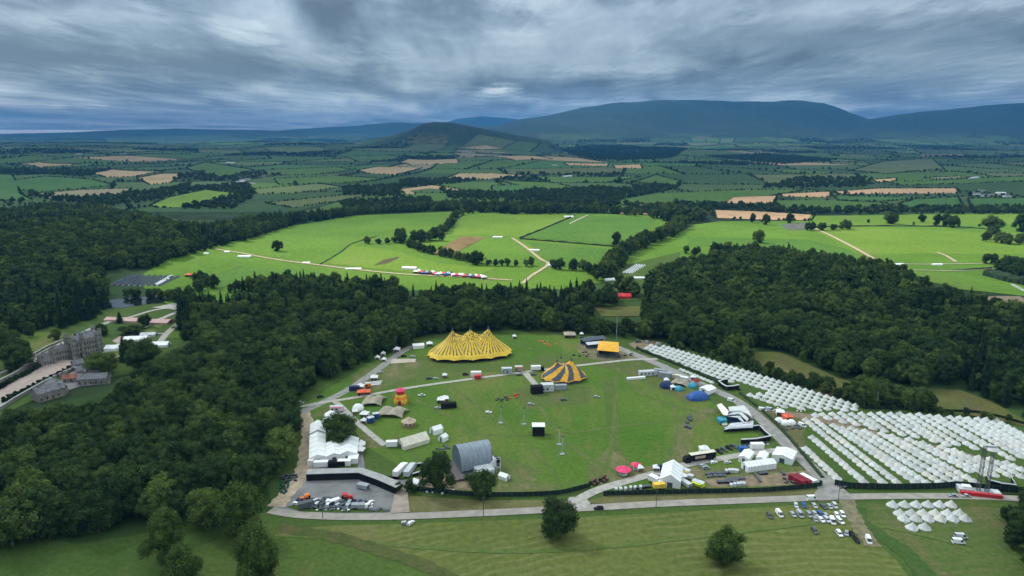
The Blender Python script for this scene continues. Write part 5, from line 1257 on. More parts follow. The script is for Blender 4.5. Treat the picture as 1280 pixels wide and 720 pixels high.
for px, py, k, f, lab in [(452,560,'g1',G1,'pointed white canopy at the far side of the third marquee'), (451,567,'g1',G1,'pointed white canopy nearest the walkway by the third marquee'),
    (537,432.5,'g2',G2,'peaked white tent touching the left end of the big top'), (496,439.5,'g2',G2,'white tent beside the tree line above the road'),
    (472,449.5,'g3',G3,'small white tent on the verge, first from the wood'), (480,452,'g3',G3,'small white tent on the verge nearest the road'),
    (479,444.5,'g3',G3,'small white tent half hidden by the wood edge'), (468,475,'g2',G2,'white gazebo beside the white picnic tables'), (451,486,'g2',G2,'white gazebo between the navy container and the picnic tables'),
    (447.5,512,'g4',lambda: mk_dome('white', 3.3, 3.4),'white dome tent beside the first beige stretch tent'), (456,521,'g2',G2,'white gazebo below the dome tent'), (455,529,'g3',G3,'small white gazebo nearest the stone path'),
    (444,517.5,'g3',G3,'tiny white tent between the dome tent and path'), (551.5,503,'g2',G2,'white gazebo of the pair in the middle green, nearer'), (556,501.5,'g2',G2,'white gazebo of the pair in the middle green, farther'),
    (556,472,'g3',G3,'white booth standing past the two parked cars'), (975,518.5,'g2',G2,'flat white canopy above the red canopy in the camp service yard'),
    (880,565,'g2',G2,'white canopy standing behind the black lorry'), (851,599,'g2',G2,'round white tent beside the big fence marquee'), (799.5,588.5,'g3',G3,'white booth beside the red parasol stall by the lane'),
    (820,588.5,'g3',G3,'small white booth beside the blue board'), (866,474.5,'g3',G3,'pale booth beside the dark red parasol'), (841,487,'g3',G3,'pale canopy among the blue tents'),
    (833,478,'g3',G3,'pale canopy at the foot of the blue dome tent'), (712,421,'g5',lambda: mk_gazebo('beige', 8.5, 2.6, 1.6, True),'brown roofed open barn tent at the top of the green'),
    (727,420,'g3',G3,'white booth beside the brown roofed barn tent'), (769,416,'g3',G3,'small white tent beyond the road end under the trees'), (643,423,'g3',G3,'tiny white tent at the wood edge right of the big top')]:
    place(k, f, W(px, py), R(rnd.uniform(-15, 15)), lab)
place('coral', lambda: mk_gazebo('coral', 5.6, 2.4, 1.3), W(455, 493.5), R(8), 'coral red canopy tent beside the road fork'); 
KIT['coral'].scale = (1.3, .8, 1)
place('dome_red', lambda: mk_gazebo('coral', 4.4, 2.6, 1.4), W(984,525), R(10), 'coral canopy in the service yard by the white tents')
for px, py, lab in [(974,527.5,'white dome tent left of the coral canopy'), (982,530.5,'white dome tent in front of the coral canopy'), (989,530,'pale dome tent by the van in the service yard')]:
    place('dome_s', lambda: mk_dome('white', 2.4, 2.6), W(px, py), R(rnd.uniform(-20, 20)), lab)
place('bluedome', lambda: mk_dome('blue', 5.6, 4.4), W(872, 498), R(20), 'large blue domed tent beside the white square tent'); KIT['bluedome'].scale = (1.25, .85, 1)
place('blued2', lambda: mk_dome('navy', 4, 4.0), W(833, 484), R(10), 'navy domed tent at the end of the grey containers')
place('teald', lambda: mk_dome('teal', 3, 2.6), W(848, 487.5), R(0), 'small teal domed tent between the two blue tents')
place('teald', None, W(865, 483.5), R(60), 'small teal domed tent below the dark red parasol')
place('umb_r', lambda: mk_umbrella('pink'), W(779, 593), 0, 'round red parasol stall on the grass above the lane')
place('umb_r', None, W(795, 586.5), 1, 'smaller red parasol stall with a white booth beside it', scale=(.72,.72,.9))
place('umb_d', lambda: mk_umbrella('dred'), W(870, 480.5), 0, 'dark red parasol beside the showground road', scale=(.7,.7,1))
p = W(854, 481); stretch('beige stretch canopy between the blue tents', 851, 481, 12, 6.5, 3.8, R(-28), 'beige', .1)
# ------------------------------------------------------------------ containers, stalls, vehicles on the green
def put(key, f, px, py, rz, lab, sc=None): return place(key, f, W(px, py), R(rz), lab, scale=sc)
C = mk_box
put('cnavy', lambda: C('container','navy',6,2.5,2.7,'slate'), 443, 488, 5, 'navy container beside the road below the verge tents')
put('stall_o', lambda: C('kiosk','orange',3.5,2.3,2.8,'yellow','food_stall','food stall'), 460, 484, 10, 'orange food stall beside the white picnic tables')
put('booth_b', lambda: C('kiosk','blue',3.4,2.6,3,'navy','booth','booth'), 470, 523, 20, 'blue booth at the edge of the front stretch tent')
put('booth_b', None, 463.5, 528, 40, 'blue booth nearer the small white gazebos')
put('trl_w', lambda: C('kiosk','white',7,2.4,3,'pink','catering_trailer','trailer'), 421, 514, 6, 'long white catering trailer with pink side at the road fork')
put('trl_w2', lambda: C('trailer','white',5.5,2.4,3,'dgrey','trailer','trailer'), 490, 558.5, 5, 'white trailer at the end of the stone path')
put('c_w', lambda: C('container','white',6.5,2.5,2.6,'lgrey'), 401.6, 583, 3, 'white container in front of the long marquee nave')
put('c_w', None, 389.5, 581, 88, 'cream white cabin at the corner of the track', (.55,1,1.1))
put('c_w', None, 430.6, 581.5, 3, 'white container in front of the third marquee', (.9,1,1))
put('c_bl', lambda: C('container','black',8,2.4,2.4,'dgrey'), 420.5, 582.5, 4, 'black container between the white containers by the yard')
put('c_w', None, 595, 470.5, 0, 'white container north of the stone path by a red trailer', (1,1,1.2))
put('t_red', lambda: C('trailer','red',4,2.2,2.4,'dgrey','trailer','trailer'), 597, 473.5, 5, 'red trailer in front of the white container')
put('kgb', lambda: C('kiosk','lgrey',6.5,3,3.6,'teal','kiosk','kiosk'), 633.4, 466.5, 3, 'grey kiosk with teal awning above the stone path')
put('kbe', lambda: C('kiosk','sand',5,2.6,3.4,'orange','food_stall','food stall'), 648.4, 464, 0, 'sand coloured food stall next to the grey kiosk')
put('lw', lambda: mk_lorry('white','black',8.5), 672, 463.5, 4, 'white box lorry with black cab beside the stone path')
put('cbx', lambda: C('cabin','lgrey',7.5,4.5,4.2,'teal','cabin','cabin'), 684, 488, 8, 'large pale cabin in front of the swirl striped tent')
put('stg_b', lambda: C('cabin','black',7,4,4.6,'dgrey','cabin','cabin'), 671, 491.5, 10, 'black cabin at the end of the short path')
put('cgr', lambda: C('container','grey',7,2.6,2.8), 701, 486.5, 5, 'grey container at the foot of the swirl striped tent')
put('c_w', None, 672, 487.5, 15, 'small white container touching the black cabin', (.5,.8,1))
put('blk', lambda: C('container','black',8.5,2.6,3), 561, 510, 12, 'black container near the pair of white gazebos')
put('cgr', None, 825, 468.5, -24, 'first grey container of the stack by the showground road', (1.1,1,1.3))
put('cgr', None, 831, 472.5, -24, 'second grey container of the stack by the showground road', (1.1,1,1.3))
put('cgr', None, 837, 470, -24, 'grey container farthest behind the blue tents', (.9,1,1))
put('cwh2', lambda: C('cabin','lgrey',12,3,3,'grey','cabin','cabin'), 810, 469, 10, 'long pale cabin wall facing the green above the blue tents')
put('cwh3', lambda: C('container','white',12,1.6,1.3,'lgrey','low_bar','bar'), 795, 474, 12, 'low white bar stretching onto the green')
put('cse', lambda: C('container','cream',6,2.4,2.2,'beige'), 845, 472.5, -28, 'cream container beside the showground road kerb')
put('c_w', None, 855, 475.5, -28, 'white container near the dark red parasol', (.7,1,.9))
put('gb', lambda: C('container','navy',6.2,.8,2.6,'slate','display_board','board'), 828, 588, 8, 'blue display board beside the lane')
put('ywt', lambda: C('kiosk','cream',6,2.3,2.7,'yellow','catering_van','van'), 854, 593, -35, 'cream catering van behind the big fence marquee')
put('gtr', lambda: C('trailer','lgrey',4.5,2.2,2.0,'grey','trailer','trailer'), 860, 598, -30, 'pale trailer behind the big fence marquee')
put('gtr', None, 857, 607, -60, 'pale trailer beside the fence and the big marquee', (1.2,1,1))
put('ytb', lambda: C('kiosk','lime_y',5,2.6,2.4,'lime_y','food_stall','food stall'), 872.5, 608, -40, 'acid yellow food stall by the road fence')
put('yl', lambda: mk_lorry('yellow','yellow',5.5,2.6), 824, 611, 10, 'yellow lorry parked inside the fence by the big marquee')
put('wl', lambda: mk_lorry('white','white',7,3.2), 820, 605, -50, 'white lorry beside the yellow lorry')
for k, (px, lab) in enumerate([(996,'first dark red container by the road gate'), (1003,'middle dark red container by the road gate'), (1009.5,'white container by the road gate beside the red ones')]):
    put('crd' if k < 2 else 'crw', (lambda: C('container','dred',7.5,2.4,2.7,'red')) if k < 2 else (lambda: C('container','white',7.5,2.4,2.7,'lgrey')), px, 604-k*.4, -62, lab)
put('c_w', None, 946, 561, 3, 'white cabin in front of the sheltered seating', (.95,1,1.1))
put('cblu', lambda: C('container','blue',4,2.4,2.2,'navy'), 928.5, 564, 0, 'blue container beside the white cabin by the lane')
put('ptr', lambda: C('trailer','grey',5,2.4,2.2,'dgrey','trailer','trailer'), 454, 611, -20, 'grey trailer alone in the middle of the yard')
put('bxt', lambda: C('trailer','dgrey',5.5,2.4,2.8,'white','trailer','trailer'), 382, 635, 25, 'dark box trailer with white end at the verge of the yard')
put('wht', lambda: C('trailer','white',6,2.4,2.4,'lgrey','trailer','trailer'), 418.5, 629, 35, 'white trailer among the yard equipment', (.7,.8,.75))
put('gtl', lambda: C('trailer','grey',9,2.5,2.6,'dgrey','trailer','trailer'), 448, 635.5, 2, 'long grey trailer parked along the verge of the yard', (.6,.8,.8))
put('bus', lambda: mk_lorry('white','white',11,3.3), 501, 591, 72, 'long white lorry standing in the gateway to the yard')
put('buf', lambda: mk_lorry('lgrey','grey',11,3.3), 513, 591, 78, 'long grey lorry standing beside the white one in the gateway')
put('mstage', lambda: C('cabin','black',6,4.2,5.2,'black','delay_tower','sound tower'), 673, 543.5, 0, 'black sound tower with a white roof alone on the green')
o = MB().box(-3.3, 3.3, -2.5, 2.5, 5.35, 5.6).build('white_roof', M('white'), KIT['mstage'])
# long black articulated lorry
p = W(874, 576); t = thing('articulated_lorry', 'long black articulated lorry with a pale roof stopped beside the lane', 'lorry', (p.x, p.y, 0), ang((860,580),(905,573)))
MB().box(-5.2, 8, -1.3, 1.3, 1.1, 4.0).build('trailer_box', M('black'), t); MB().box(-5.25, 8.05, -1.35, 1.35, 4.003, 4.12).build('trailer_roof', M('cream'), t)
MB().add([(-8.2,-1.2,.6),(-5.9,-1.2,.6),(-5.9,-1.2,3.3),(-7.8,-1.2,3.1),(-8.2,-1.2,1.9),(-8.2,1.2,.6),(-5.9,1.2,.6),(-5.9,1.2,3.3),(-7.8,1.2,3.1),(-8.2,1.2,1.9)],[(0,1,2,3,4),(9,8,7,6,5),(0,5,6,1),(1,6,7,2),(2,7,8,3),(3,8,9,4),(4,9,5,0)]).build('cab', M('black'), t)
MB().add([(-8.24,-1.1,1.95),(-8.24,1.1,1.95),(-7.86,1.1,3.0),(-7.86,-1.1,3.0)],[(0,1,2,3)]).build('windscreen', M('glass'), t)
MB().box(-3,2.4,-1.335,-1.305,1.9,3.2).build('side_stripe', M('sand'), t)
for x in (-7.3,-5.6,4.2,5.4,6.6):
    for s in (-1,1): MB().disc_y(x, s*1.1-.16, s*1.1+.16, .5, .5, 10).build('wheel', M('tyre'), t)
MB().box(-8,7.6,-.5,.5,.7,1.05).build('chassis', M('black'), t)
# masts
MA = lambda: mk_mast(9)
for px, py, lab in [(626,529,'first thin lighting mast in the middle of the green'), (655,530.5,'second thin lighting mast in the middle of the green'), (699,556,'lighting mast beyond the black sound tower'), (703,568,'nearer lighting mast with a pale base beyond the sound tower')]:
    put('mast', MA, px, py, 10, lab)
put('tmast', lambda: mk_mast(17, .16, False), 770.6, 424, 0, 'tall thin mast at the wood edge above the orange stage')
put('tmast', None, 1095.5, 511, 0, 'slim floodlight pole on the fence between the white tents and clearing', (1,1,.6))
put('tmast', None, 740, 640, 0, 'x', (.5,.5,.4)) if False else None
for px, py, lab in [(403.6,648,'thin wooden pole on the verge of the yard bend'), (604.5,645,'thin wooden pole beside the road in front of the green'), (820,635,'thin wooden pole beside the road below the big marquee'), (1047.5,628,'thin wooden pole at the road gate by the car park')]:
    def mk_pole():
        t = thing('utility_pole', 'x', 'pole', (0,0,0)); MB().cyl(0,0,0,8.5,.16,.1,n=6).build('post', M('dgrey'), t); MB().box(-.7,.7,-.06,.06,7.7,7.85).build('crossbar', M('dgrey'), t); return t
    put('pole', mk_pole, px, py, 10, lab)
# tall lattice crane on red raft
p = W(1224, 617); t = thing('lattice_tower', 'tall grey twin lattice tower on red and grey base behind the road fence', 'tower', (p.x, p.y, 0), R(-14))
for s, H in ((-1, 22), (1, 19)):
    m_ = MB()
    for qx, qy in ((-.6,-.6),(.6,-.6),(.6,.6),(-.6,.6)): m_.tube((s*1.6+qx+1, qy, 1), (s*1.6+qx*.8+1, qy*.8, H), .12, 5)
    for k in range(int(H/1.4)-1):
        z = 1+k*1.4
        for (ax_, ay), (bx, by) in (((-.6,-.6),(.6,-.6)),((.6,-.6),(.6,.6)),((.6,.6),(-.6,.6)),((-.6,.6),(-.6,-.6))): m_.tube((s*1.6+ax_+1, ay, z), (s*1.6+bx+1, by, z+1.4), .06, 4)
    m_.build('lattice', M('dgrey'), t)
MB().box(-.8,3.4,-.5,.5,21.5,22.4).build('head_beam', M('lgrey'), t)
MB().box(-8,7.5,-3.4,-1.8,.2,1.7).build('red_pontoon', M('red'), t); MB().box(-8.2,-3,-1.7,3,.2,2.1).box(4.8,7.8,-1.7,2.5,.2,1.6).build('end_block', M('lgrey'), t)
MB().box(-2.9,4.7,-1.7,2.6,.3,1.3).build('deck', M('grey'), t); MB().box(-6.6,-3.4,-.9,1.6,2.11,3).build('cabin', M('white'), t)

# long shed / covered way round the yard
def covered_way(label, pts, wd, h):
    P_ = [W(*p) for p in pts]; p0 = P_[0]; t = thing('covered_walkway', label, 'walkway', (p0.x, p0.y, 0)); rf = MB(); wl = MB(); ps = []
    for i, p in enumerate(P_):
        a = P_[max(0,i-1)]; b = P_[min(len(P_)-1,i+1)]; d = (b-a).normalized(); nn = Vector((-d.y, d.x, 0)); ps.append((p-p0, nn))
    for (p, n_), (q, m_) in zip(ps[:-1], ps[1:]):
        A_, B_, C_, D_ = p-n_*wd*0, q-m_*wd*0, q+m_*wd, p+n_*wd
        up = Vector((0,0,h)); u2 = Vector((0,0,h+.25))
        rf.add([A_+up, B_+up, C_+u2, D_+u2, A_+up-Vector((0,0,.2)), B_+up-Vector((0,0,.2)), C_+u2-Vector((0,0,.2)), D_+u2-Vector((0,0,.2))], [(0,1,2,3),(7,6,5,4),(0,4,5,1),(2,6,7,3),(1,5,6,2),(3,7,4,0)])
        e = n_*.15; z = Vector((0,0,.02)); hh = Vector((0,0,h-.22))
        wl.add([A_+e+z, B_+e+z, B_+e+hh, A_+e+hh, A_+e*2+z, B_+e*2+z, B_+e*2+hh, A_+e*2+hh], [(0,1,2,3),(7,6,5,4),(0,4,5,1),(3,2,6,7),(1,5,6,2),(4,0,3,7)])
    rf.build('roof', M('lgrey' if wd < 2 else 'concrete'), t); wl.build('front_wall', M('black'), t)
    for (p, n_) in ps: q = p+n_*(wd-.3); MB().cyl(q.x, q.y, 0, h, .1, n=5).build('leg', M('dgrey'), t)
    return t
covered_way('long grey roofed covered walkway with black front round the yard', [(383,602),(410,601),(448,600),(470,608),(495,619)], 4.2, 3.6)
m_ = covered_way('white topped hoarding running round the sheltered seating, upper arm', [(905,540.5),(930,539.5),(949,537.5)], .5, 2.6)
covered_way('white topped hoarding running beside the showground road', [(949,537.5),(955,544),(963,551)], .5, 2.6)
covered_way('white topped hoarding with seating bays below it', [(926,555.5),(945,554.5),(963,551)], .5, 2.6)
covered_way('white walled enclosure between tents and road, lower arm', [(908,488.5),(916,488),(924,486.5)], .6, 2.8)
covered_way('white walled enclosure between tents and road, road arm', [(898,482),(903,486),(908,488.5)], .6, 2.8)
covered_way('white walled enclosure between tents and road, upper arm', [(898,482),(904,480),(910,479)], .6, 2.8)
covered_way('pale hoarding at the path end by the stage dome', [(516,585),(530,583),(540,578)], .5, 1.8)
covered_way('white hoarding between the gateway and the tall fence tree', [(516,597),(526,594),(535,591)], .5, 1.8)
covered_way('white walling at the fence corner beside the lattice tower', [(1231,599),(1235,606),(1250,610)], .5, 2.4)
covered_way('short white wall near the picture edge by the road fence', [(1250,610),(1270,612),(1264,602)], .5, 2.2)
for k in range(7):
    def mk_bay():
        t = thing('seating_bay', 'x', 'seat', (0,0,0)); MB().box(-.8,.8,-.9,-.1,.4,.55).build('bench', M('lgrey'), t); MB().box(-.8,.8,.0,.8,.65,.75).build('table', M('slate'), t); MB().box(-.9,-.8,-.9,.9,0,1.6).build('partition', M('navy'), t); return t
    place('bay', mk_bay, W(931+k*4.6, 558.5-k*.45), R(5), 'grey seating bay of the row under the white topped hoarding', 'seating bays under the hoarding')
# big angular venue beside the road
def venue():
    p = W(925, 530); t = thing('bar_pavilion', 'large angular white and slate open air pavilion beside the showground road', 'pavilion', (p.x, p.y, 0), 0)
    def pq(px, py, z): q = W(px, py, z); q = Vector((0,0,0)); d = ray(px, py); s = (CAMH-z)/-d[2]; return (d[0]*s-p.x, d[1]*s-p.y, z)
    def slab(nm, pts, z, th, col, legs=True):
        v = [pq(a, b, z) for a, b in pts]; n = len(v); lo = [(x, y, z-th) for x, y, _ in v]
        MB().add(v+lo, [tuple(range(n)), tuple(range(n, 2*n))[::-1]]+[(i, (i+1) % n, n+(i+1) % n, n+i) for i in range(n)]).build(nm, M(col), t)
        if legs:
            for x, y, _ in v: MB().cyl(x*.98, y*.98, 0, z-th, .1, n=5).build('leg', M('dgrey'), t)
    slab('side_roof', [(896,506),(901.5,504),(911,514),(909,519),(904,518)], 4.0, .4, 'white')
    slab('rear_roof', [(910.5,508.5),(930,506.5),(936,513),(940,521),(934,517),(925,513),(912,514)], 4.4, .5, 'canvas')
    slab('upper_canopy', [(919,513.5),(926,514),(936,523),(934,526),(924,517),(909,518.5)], 3.8, .35, 'lgrey')
    slab('lower_canopy', [(909,520),(925,519.5),(931,528.5),(929,528),(922,522)], 3.0, .3, 'lgrey')
    slab('front_deck', [(913,529),(942,526),(941,534),(912,535.5),(905,537)], 2.4, .3, 'lgrey')
    slab('courtyard_floor', [(908,523),(922,522),(930,529),(914,531)], .5, .3, 'navy', False)
    slab('teal_bar', [(896,521),(907,520.5),(909,525),(900,526)], 2.4, 1.9, 'teal', False)
    slab('back_screen', [(908,515.5),(921,515),(921,516.5),(908,517)], 3.2, 2.2, 'navy', False)
    slab('fence_screen', [(936,517),(941,523),(940,524),(935,518)], 2.6, 2.2, 'beige', False)
    slab('step', [(902,529),(909,528.5),(909,531),(903,531)], .8, .6, 'cream', False)
venue()

# ------------------------------------------------------------------ road fence
def fence(label, pts, h, nm='screen_fence', m='fence', sp=3.0):
    P_ = spline([tuple(W(*p)[:2]) for p in pts], 6); p0 = P_[0]; t = thing(nm, label, 'fence', (p0.x, p0.y, 0)); b = MB(); po = MB(); acc = 0
    for a, c in zip(P_[:-1], P_[1:]):
        d = (c-a).normalized() if (c-a).length else Vector((1,0)); n_ = Vector((-d.y, d.x))*.05; a_, c_ = a-p0, c-p0; e = math.sin(acc)*.05; acc += 1
        vs = [(a_.x+n_.x,a_.y+n_.y,.05),(c_.x+n_.x,c_.y+n_.y,.05),(c_.x+n_.x,c_.y+n_.y,h+e),(a_.x+n_.x,a_.y+n_.y,h+e),(a_.x-n_.x,a_.y-n_.y,.05),(c_.x-n_.x,c_.y-n_.y,.05),(c_.x-n_.x,c_.y-n_.y,h+e),(a_.x-n_.x,a_.y-n_.y,h+e)]
        b.add(vs, [(0,1,2,3),(7,6,5,4),(3,2,6,7),(0,4,5,1),(1,5,6,2),(0,3,7,4)])
        k = max(1, int((c-a).length/sp))
        for i in range(k):
            q = a_+(c_-a_)*i/k-Vector((-d.y, d.x))*.14; po.box(q.x-.06,q.x+.06,q.y-.06,q.y+.06,0,h+.15)
    b.build('panel', M(m), t); tag(po.build('post', M('dgrey'), t), kind='stuff'); return t
fence('dark green screen fence from the yard gateway to the lane mouth', [(518,613),(545,616),(580,619.5),(620,621),(660,620.5),(700,618),(738,609)], 2.2)
fence('dark green screen fence from the lane mouth to the right road gate', [(754,620),(790,619),(840,618),(900,616.5),(960,615),(1022,609),(1024,606)], 2.3)
fence('dark green screen fence below the rows of white bell tents', [(1043,607),(1070,611),(1120,612),(1170,611),(1200,609.5),(1240,614),(1300,618)], 2.9)
fence('dark screen fence along the far side of the upper tent field', [(1080,511),(1130,512.5),(1180,515),(1230,518),(1290,534)], 1.7)
fence('dark low fence along the right side of the showground road', [(925,488.5),(905,480),(880,469),(840,454),(795,437)], 1.3)
fence('long dark fence across the right pasture', [(1140,337),(1180,338.5),(1240,336)], 2.2)
# ------------------------------------------------------------------ bell tents
TENT = []   # x, y, label, group
def zrow(a, b, sp, label, o=(960, 480), k=4.0, jit=.15):
    A_ = W(o[0]+a[0]/k, o[1]+(a[1]+14)/k); B_ = W(o[0]+b[0]/k, o[1]+(b[1]+14)/k); n = max(1, int(round((B_-A_).length/sp)))
    for i in range(n+1):
        q = A_+(B_-A_)*i/n; TENT.append((q.x+nr.uniform(-jit, jit), q.y+nr.uniform(-jit, jit), label, i, n))
ORD = ['first', 'second', 'third', 'fourth', 'fifth', 'sixth', 'seventh', 'eighth', 'ninth', 'tenth', 'eleventh', 'twelfth', 'thirteenth', 'fourteenth', 'fifteenth', 'sixteenth', 'seventeenth', 'eighteenth', 'nineteenth', 'twentieth']
def onum(i): return ORD[i] if i < 20 else '%dth' % (i+1)
low = [((190,315),(345,462)), ((222,258),(478,478)), ((188,170),(572,480)), ((232,168),(642,480)), ((328,198),(732,480)), ((372,212),(790,484)), ((418,212),(860,484)), ((484,226),(926,484)),
       ((568,238),(950,465)), ((622,252),(1030,478)), ((706,268),(1000,420)), ((772,286),(1080,440)), ((868,306),(1130,444)), ((932,322),(1120,412)), ((1052,360),(1200,445)), ((1112,366),(1265,452)), ((1192,386),(1265,418))]
LOWN = ['shortest lower row beside the showground road', 'second lower row from the showground road', 'third lower row from the showground road', 'fourth lower row from the showground road', 'fifth lower row from the showground road', 'sixth lower row from the showground road']
for i, (a, b) in enumerate(low):
    zrow(a, b, 3.95, ('lower block, row %d from the road' % (i+1)))
upr = [((236,145),(236,146)), ((272,143),(298,160)), ((322,140),(375,178)), ((366,137),(440,190)), ((420,142),(525,210)), ((466,140),(580,222)), ((514,142),(668,240)), ((560,138),(735,250)), ((614,142),(825,272)), ((658,140),(890,290)),
       ((710,146),(940,288)), ((755,144),(1030,308)), ((808,150),(1115,318)), ((852,154),(1212,362)), ((910,158),(1262,352)), ((958,160),(1290,345)), ((1002,165),(1290,322)), ((1048,166),(1290,300)), ((1092,168),(1290,275)), ((1140,172),(1290,255)), ]
for i, (a, b) in enumerate(upr): zrow(a, b, 4.25, 'upper block, row %d from the yard' % (i+1))
ob = [(92,180),(180,180),(267,180),(355,180),(443,180),(530,180),(145,245),(233,245),(320,245),(410,245),(503,245),(592,245),(178,285),(267,285),(362,285),(450,285),(545,285),(638,285),(238,350),(333,350)]
small = []
for i, (a, b) in enumerate(ob):
    r_ = 'road side' if i < 6 else ('second' if i < 12 else ('third' if i < 18 else 'last'))
    k = i if i < 6 else (i-6 if i < 12 else (i-12 if i < 18 else i-18))
    q = W(1100+a/6, 600+(b+16)/6); small.append((q.x, q.y, 'bell tent in the separate lower camp, %s row, %s from the left' % (r_, onum(k)), i))
# the long upper field: lattice aligned with the wood edge
def lattice(poly, p0, p1, su, sv, off=0):
    pl = wpoly(poly); a, b = W(*p0), W(*p1); u = Vector((b.x-a.x, b.y-a.y)).normalized(); v = Vector((-u.y, u.x)); out = []
    for j in range(-30, 31):
        for i in range(-80, 160):
            q = Vector((a.x, a.y))+u*(i*su+(j*off*su if off else 0))+v*j*sv
            if inpoly(np.array([q.x]), np.array([q.y]), pl)[0]: out.append((q.x+nr.uniform(-.2,.2), q.y+nr.uniform(-.2,.2), j, i))
    return out
up_f = lattice([(802,438),(812,433),(834,432),(900,453),(960,472),(1030,495),(1056,502),(1010,500),(962,489),(900,474),(862,462)], (830,434), (1050,502), 4.3, 5.5, .6)
lo_f = lattice([(927,494),(958,490),(962,489),(1010,500),(1056,502),(1077,511),(1060,514),(1000,513),(957,505)], (830,434), (1050,502), 4.3, 5.5, .6)
strip = []
zrow((285,236),(440,300), 3.1, 'strip', (780, 400)); strip = [t for t in TENT if t[2] == 'strip']; TENT = [t for t in TENT if t[2] != 'strip']
protos = [lambda: mk_bell('canvas', seed=1), lambda: mk_bell('canvas2', seed=2), lambda: mk_bell('canvas3', seed=3)]
allt = []
for x, y, l, i, n in TENT: allt.append((math.hypot(x, y), x, y, 'white bell tent, %s, %s from its top' % (l, onum(i)), 'white bell tents of the camp', 1.0))
for j in (up_f, lo_f):
    for x, y, a_, b_ in j: allt.append((math.hypot(x, y)+0, x, y, None, None, 1.0))
vis = []
for d in sorted(allt):
    px, py, _ = proj(d[1], d[2], 0)
    if px < 1290: vis.append(d)
near_t = vis[:278]; far_t = vis[278:]
for k, (d, x, y, l, g_, s) in enumerate(near_t):
    if l is None: l = 'white bell tent in the long upper tent field beside the wood'; g_ = 'bell tents of the long upper field'
    place('bell%d' % (k % 3), protos[k % 3], (x, y, 0), nr.uniform(-.6, .6), l, g_, scale=(nr.uniform(.86,.96),)*2+(nr.uniform(.64,.72),))
for k, (x, y, l, i) in enumerate(small):
    place('bell2' if i in (5, 9, 8, 15) else 'bell%d' % (k % 2), None, (x, y, 0), .3+nr.uniform(-.2, .2), ('cream ' if i in (5, 9, 8, 15) else 'white ')+l, 'bell tents of the lower camp', scale=(1.0, .95, .92))
    if i in (5, 9, 8, 15):
        o = COL.objects[-1] if False else None
# the farther tents, beyond the first three hundred
mb = MB(); n = 10
for d, x, y, l, g_, s in far_t+[(0, t[0], t[1], None, None, .72) for t in strip]:
    vs = []; s2 = s*nr.uniform(.86, .96); a0 = nr.uniform(0, 1)
    for r, z in ((1.0, 0), (1.02, .55), (.44, 1.9), (.03, 3.05)):
        vs += [(x+2.35*s2*r*math.cos(a0+2*math.pi*i/n)*(1.03 if i % 2 else .98), y+2.35*s2*r*math.sin(a0+2*math.pi*i/n)*(1.03 if i % 2 else .98), z*s2*.76) for i in range(n)]
    mb.add(vs, [(k*n+i, k*n+(i+1) % n, k*n+n+(i+1) % n, k*n+n+i) for k in range(3) for i in range(n)]+[tuple(range(3*n, 4*n))])
o = mb.build('bell_tents', M('canvas')); tag(o, 'hundreds of white bell tents packed in the far upper field', kind='stuff')
print('tents', len(vis), len(near_t), len(far_t))

# ------------------------------------------------------------------ car park and other vehicles
def car(px, py, kind, paint, deg, label, group='cars parked on the grass'):
    return place('car_%s_%s' % (kind, paint), lambda: mk_car(kind, paint), W(px, py), R(deg), label, group, scale=(.82,.82,.82))
ROW = [(995,633,'car','lgrey','pale grey car at the hedge row nearest the road gate, first'), (1004.8,633,'car','blue','blue car in the top row of the car park'), (1018,633.5,'car','silver','silver car in the top row next past the blue one'),
 (1029,634.5,'car','dgrey','dark car in the top row of the car park'), (1037,634.5,'car','silver','silver car beside the dark one in the top row'), (1043.5,633.5,'suv','lgrey','pale car at the track end of the top row'),
 (962,646,'suv','dgrey','dark car standing farthest from the track'), (974,644,'van','white','white van alone between the dark car and the rows'), (991,644.5,'car','silver','silver car second in from the lone white van'), (999.7,644.5,'van','silver','silver grey van in the second row'),
 (1011.5,645,'suv','grey','grey car next to the silver grey van'), (1018.5,643.5,'car','silver','silver car in the second row behind the grey car'), (1025.5,644.5,'suv','blue','blue car in the middle of the second row'), (1032.5,646,'car','silver','silver car after the blue one in the second row'),
 (1046,645,'car','white','white car second from the track in the second row'), (1053,644.5,'suv','white','white car nearest the track in the second row'),
 (1019,650.5,'car','grey','grey car starting the third row'), (1026.5,651,'car','white','white car third row behind the blue car'), (1033.5,651,'suv','lgrey','pale car in the third row beside the big white van'), (1040.5,653,'van','white','big white van in the third row'), (1050,653,'suv','white','white car at the track end of the third row'),
 (1018,665,'suv','dgrey','dark grey car alone below the rows'), (1049,668.5,'suv','white','white car starting the lowest slanting row'), (1058,668,'car','grey','grey car second in the lowest slanting row'), (1065,669.5,'car','black','black car third in the lowest slanting row'),
 (1070.5,677,'car','black','black car pulled forward out of the lowest row'), (1085.5,677,'van','white','white van alone by the hedge below the car park')]
for i, (px, py, k, c, l) in enumerate(ROW): car(px, py, k, c, -90+rnd.uniform(-14, 14)-(12 if py > 664 else 0), l)
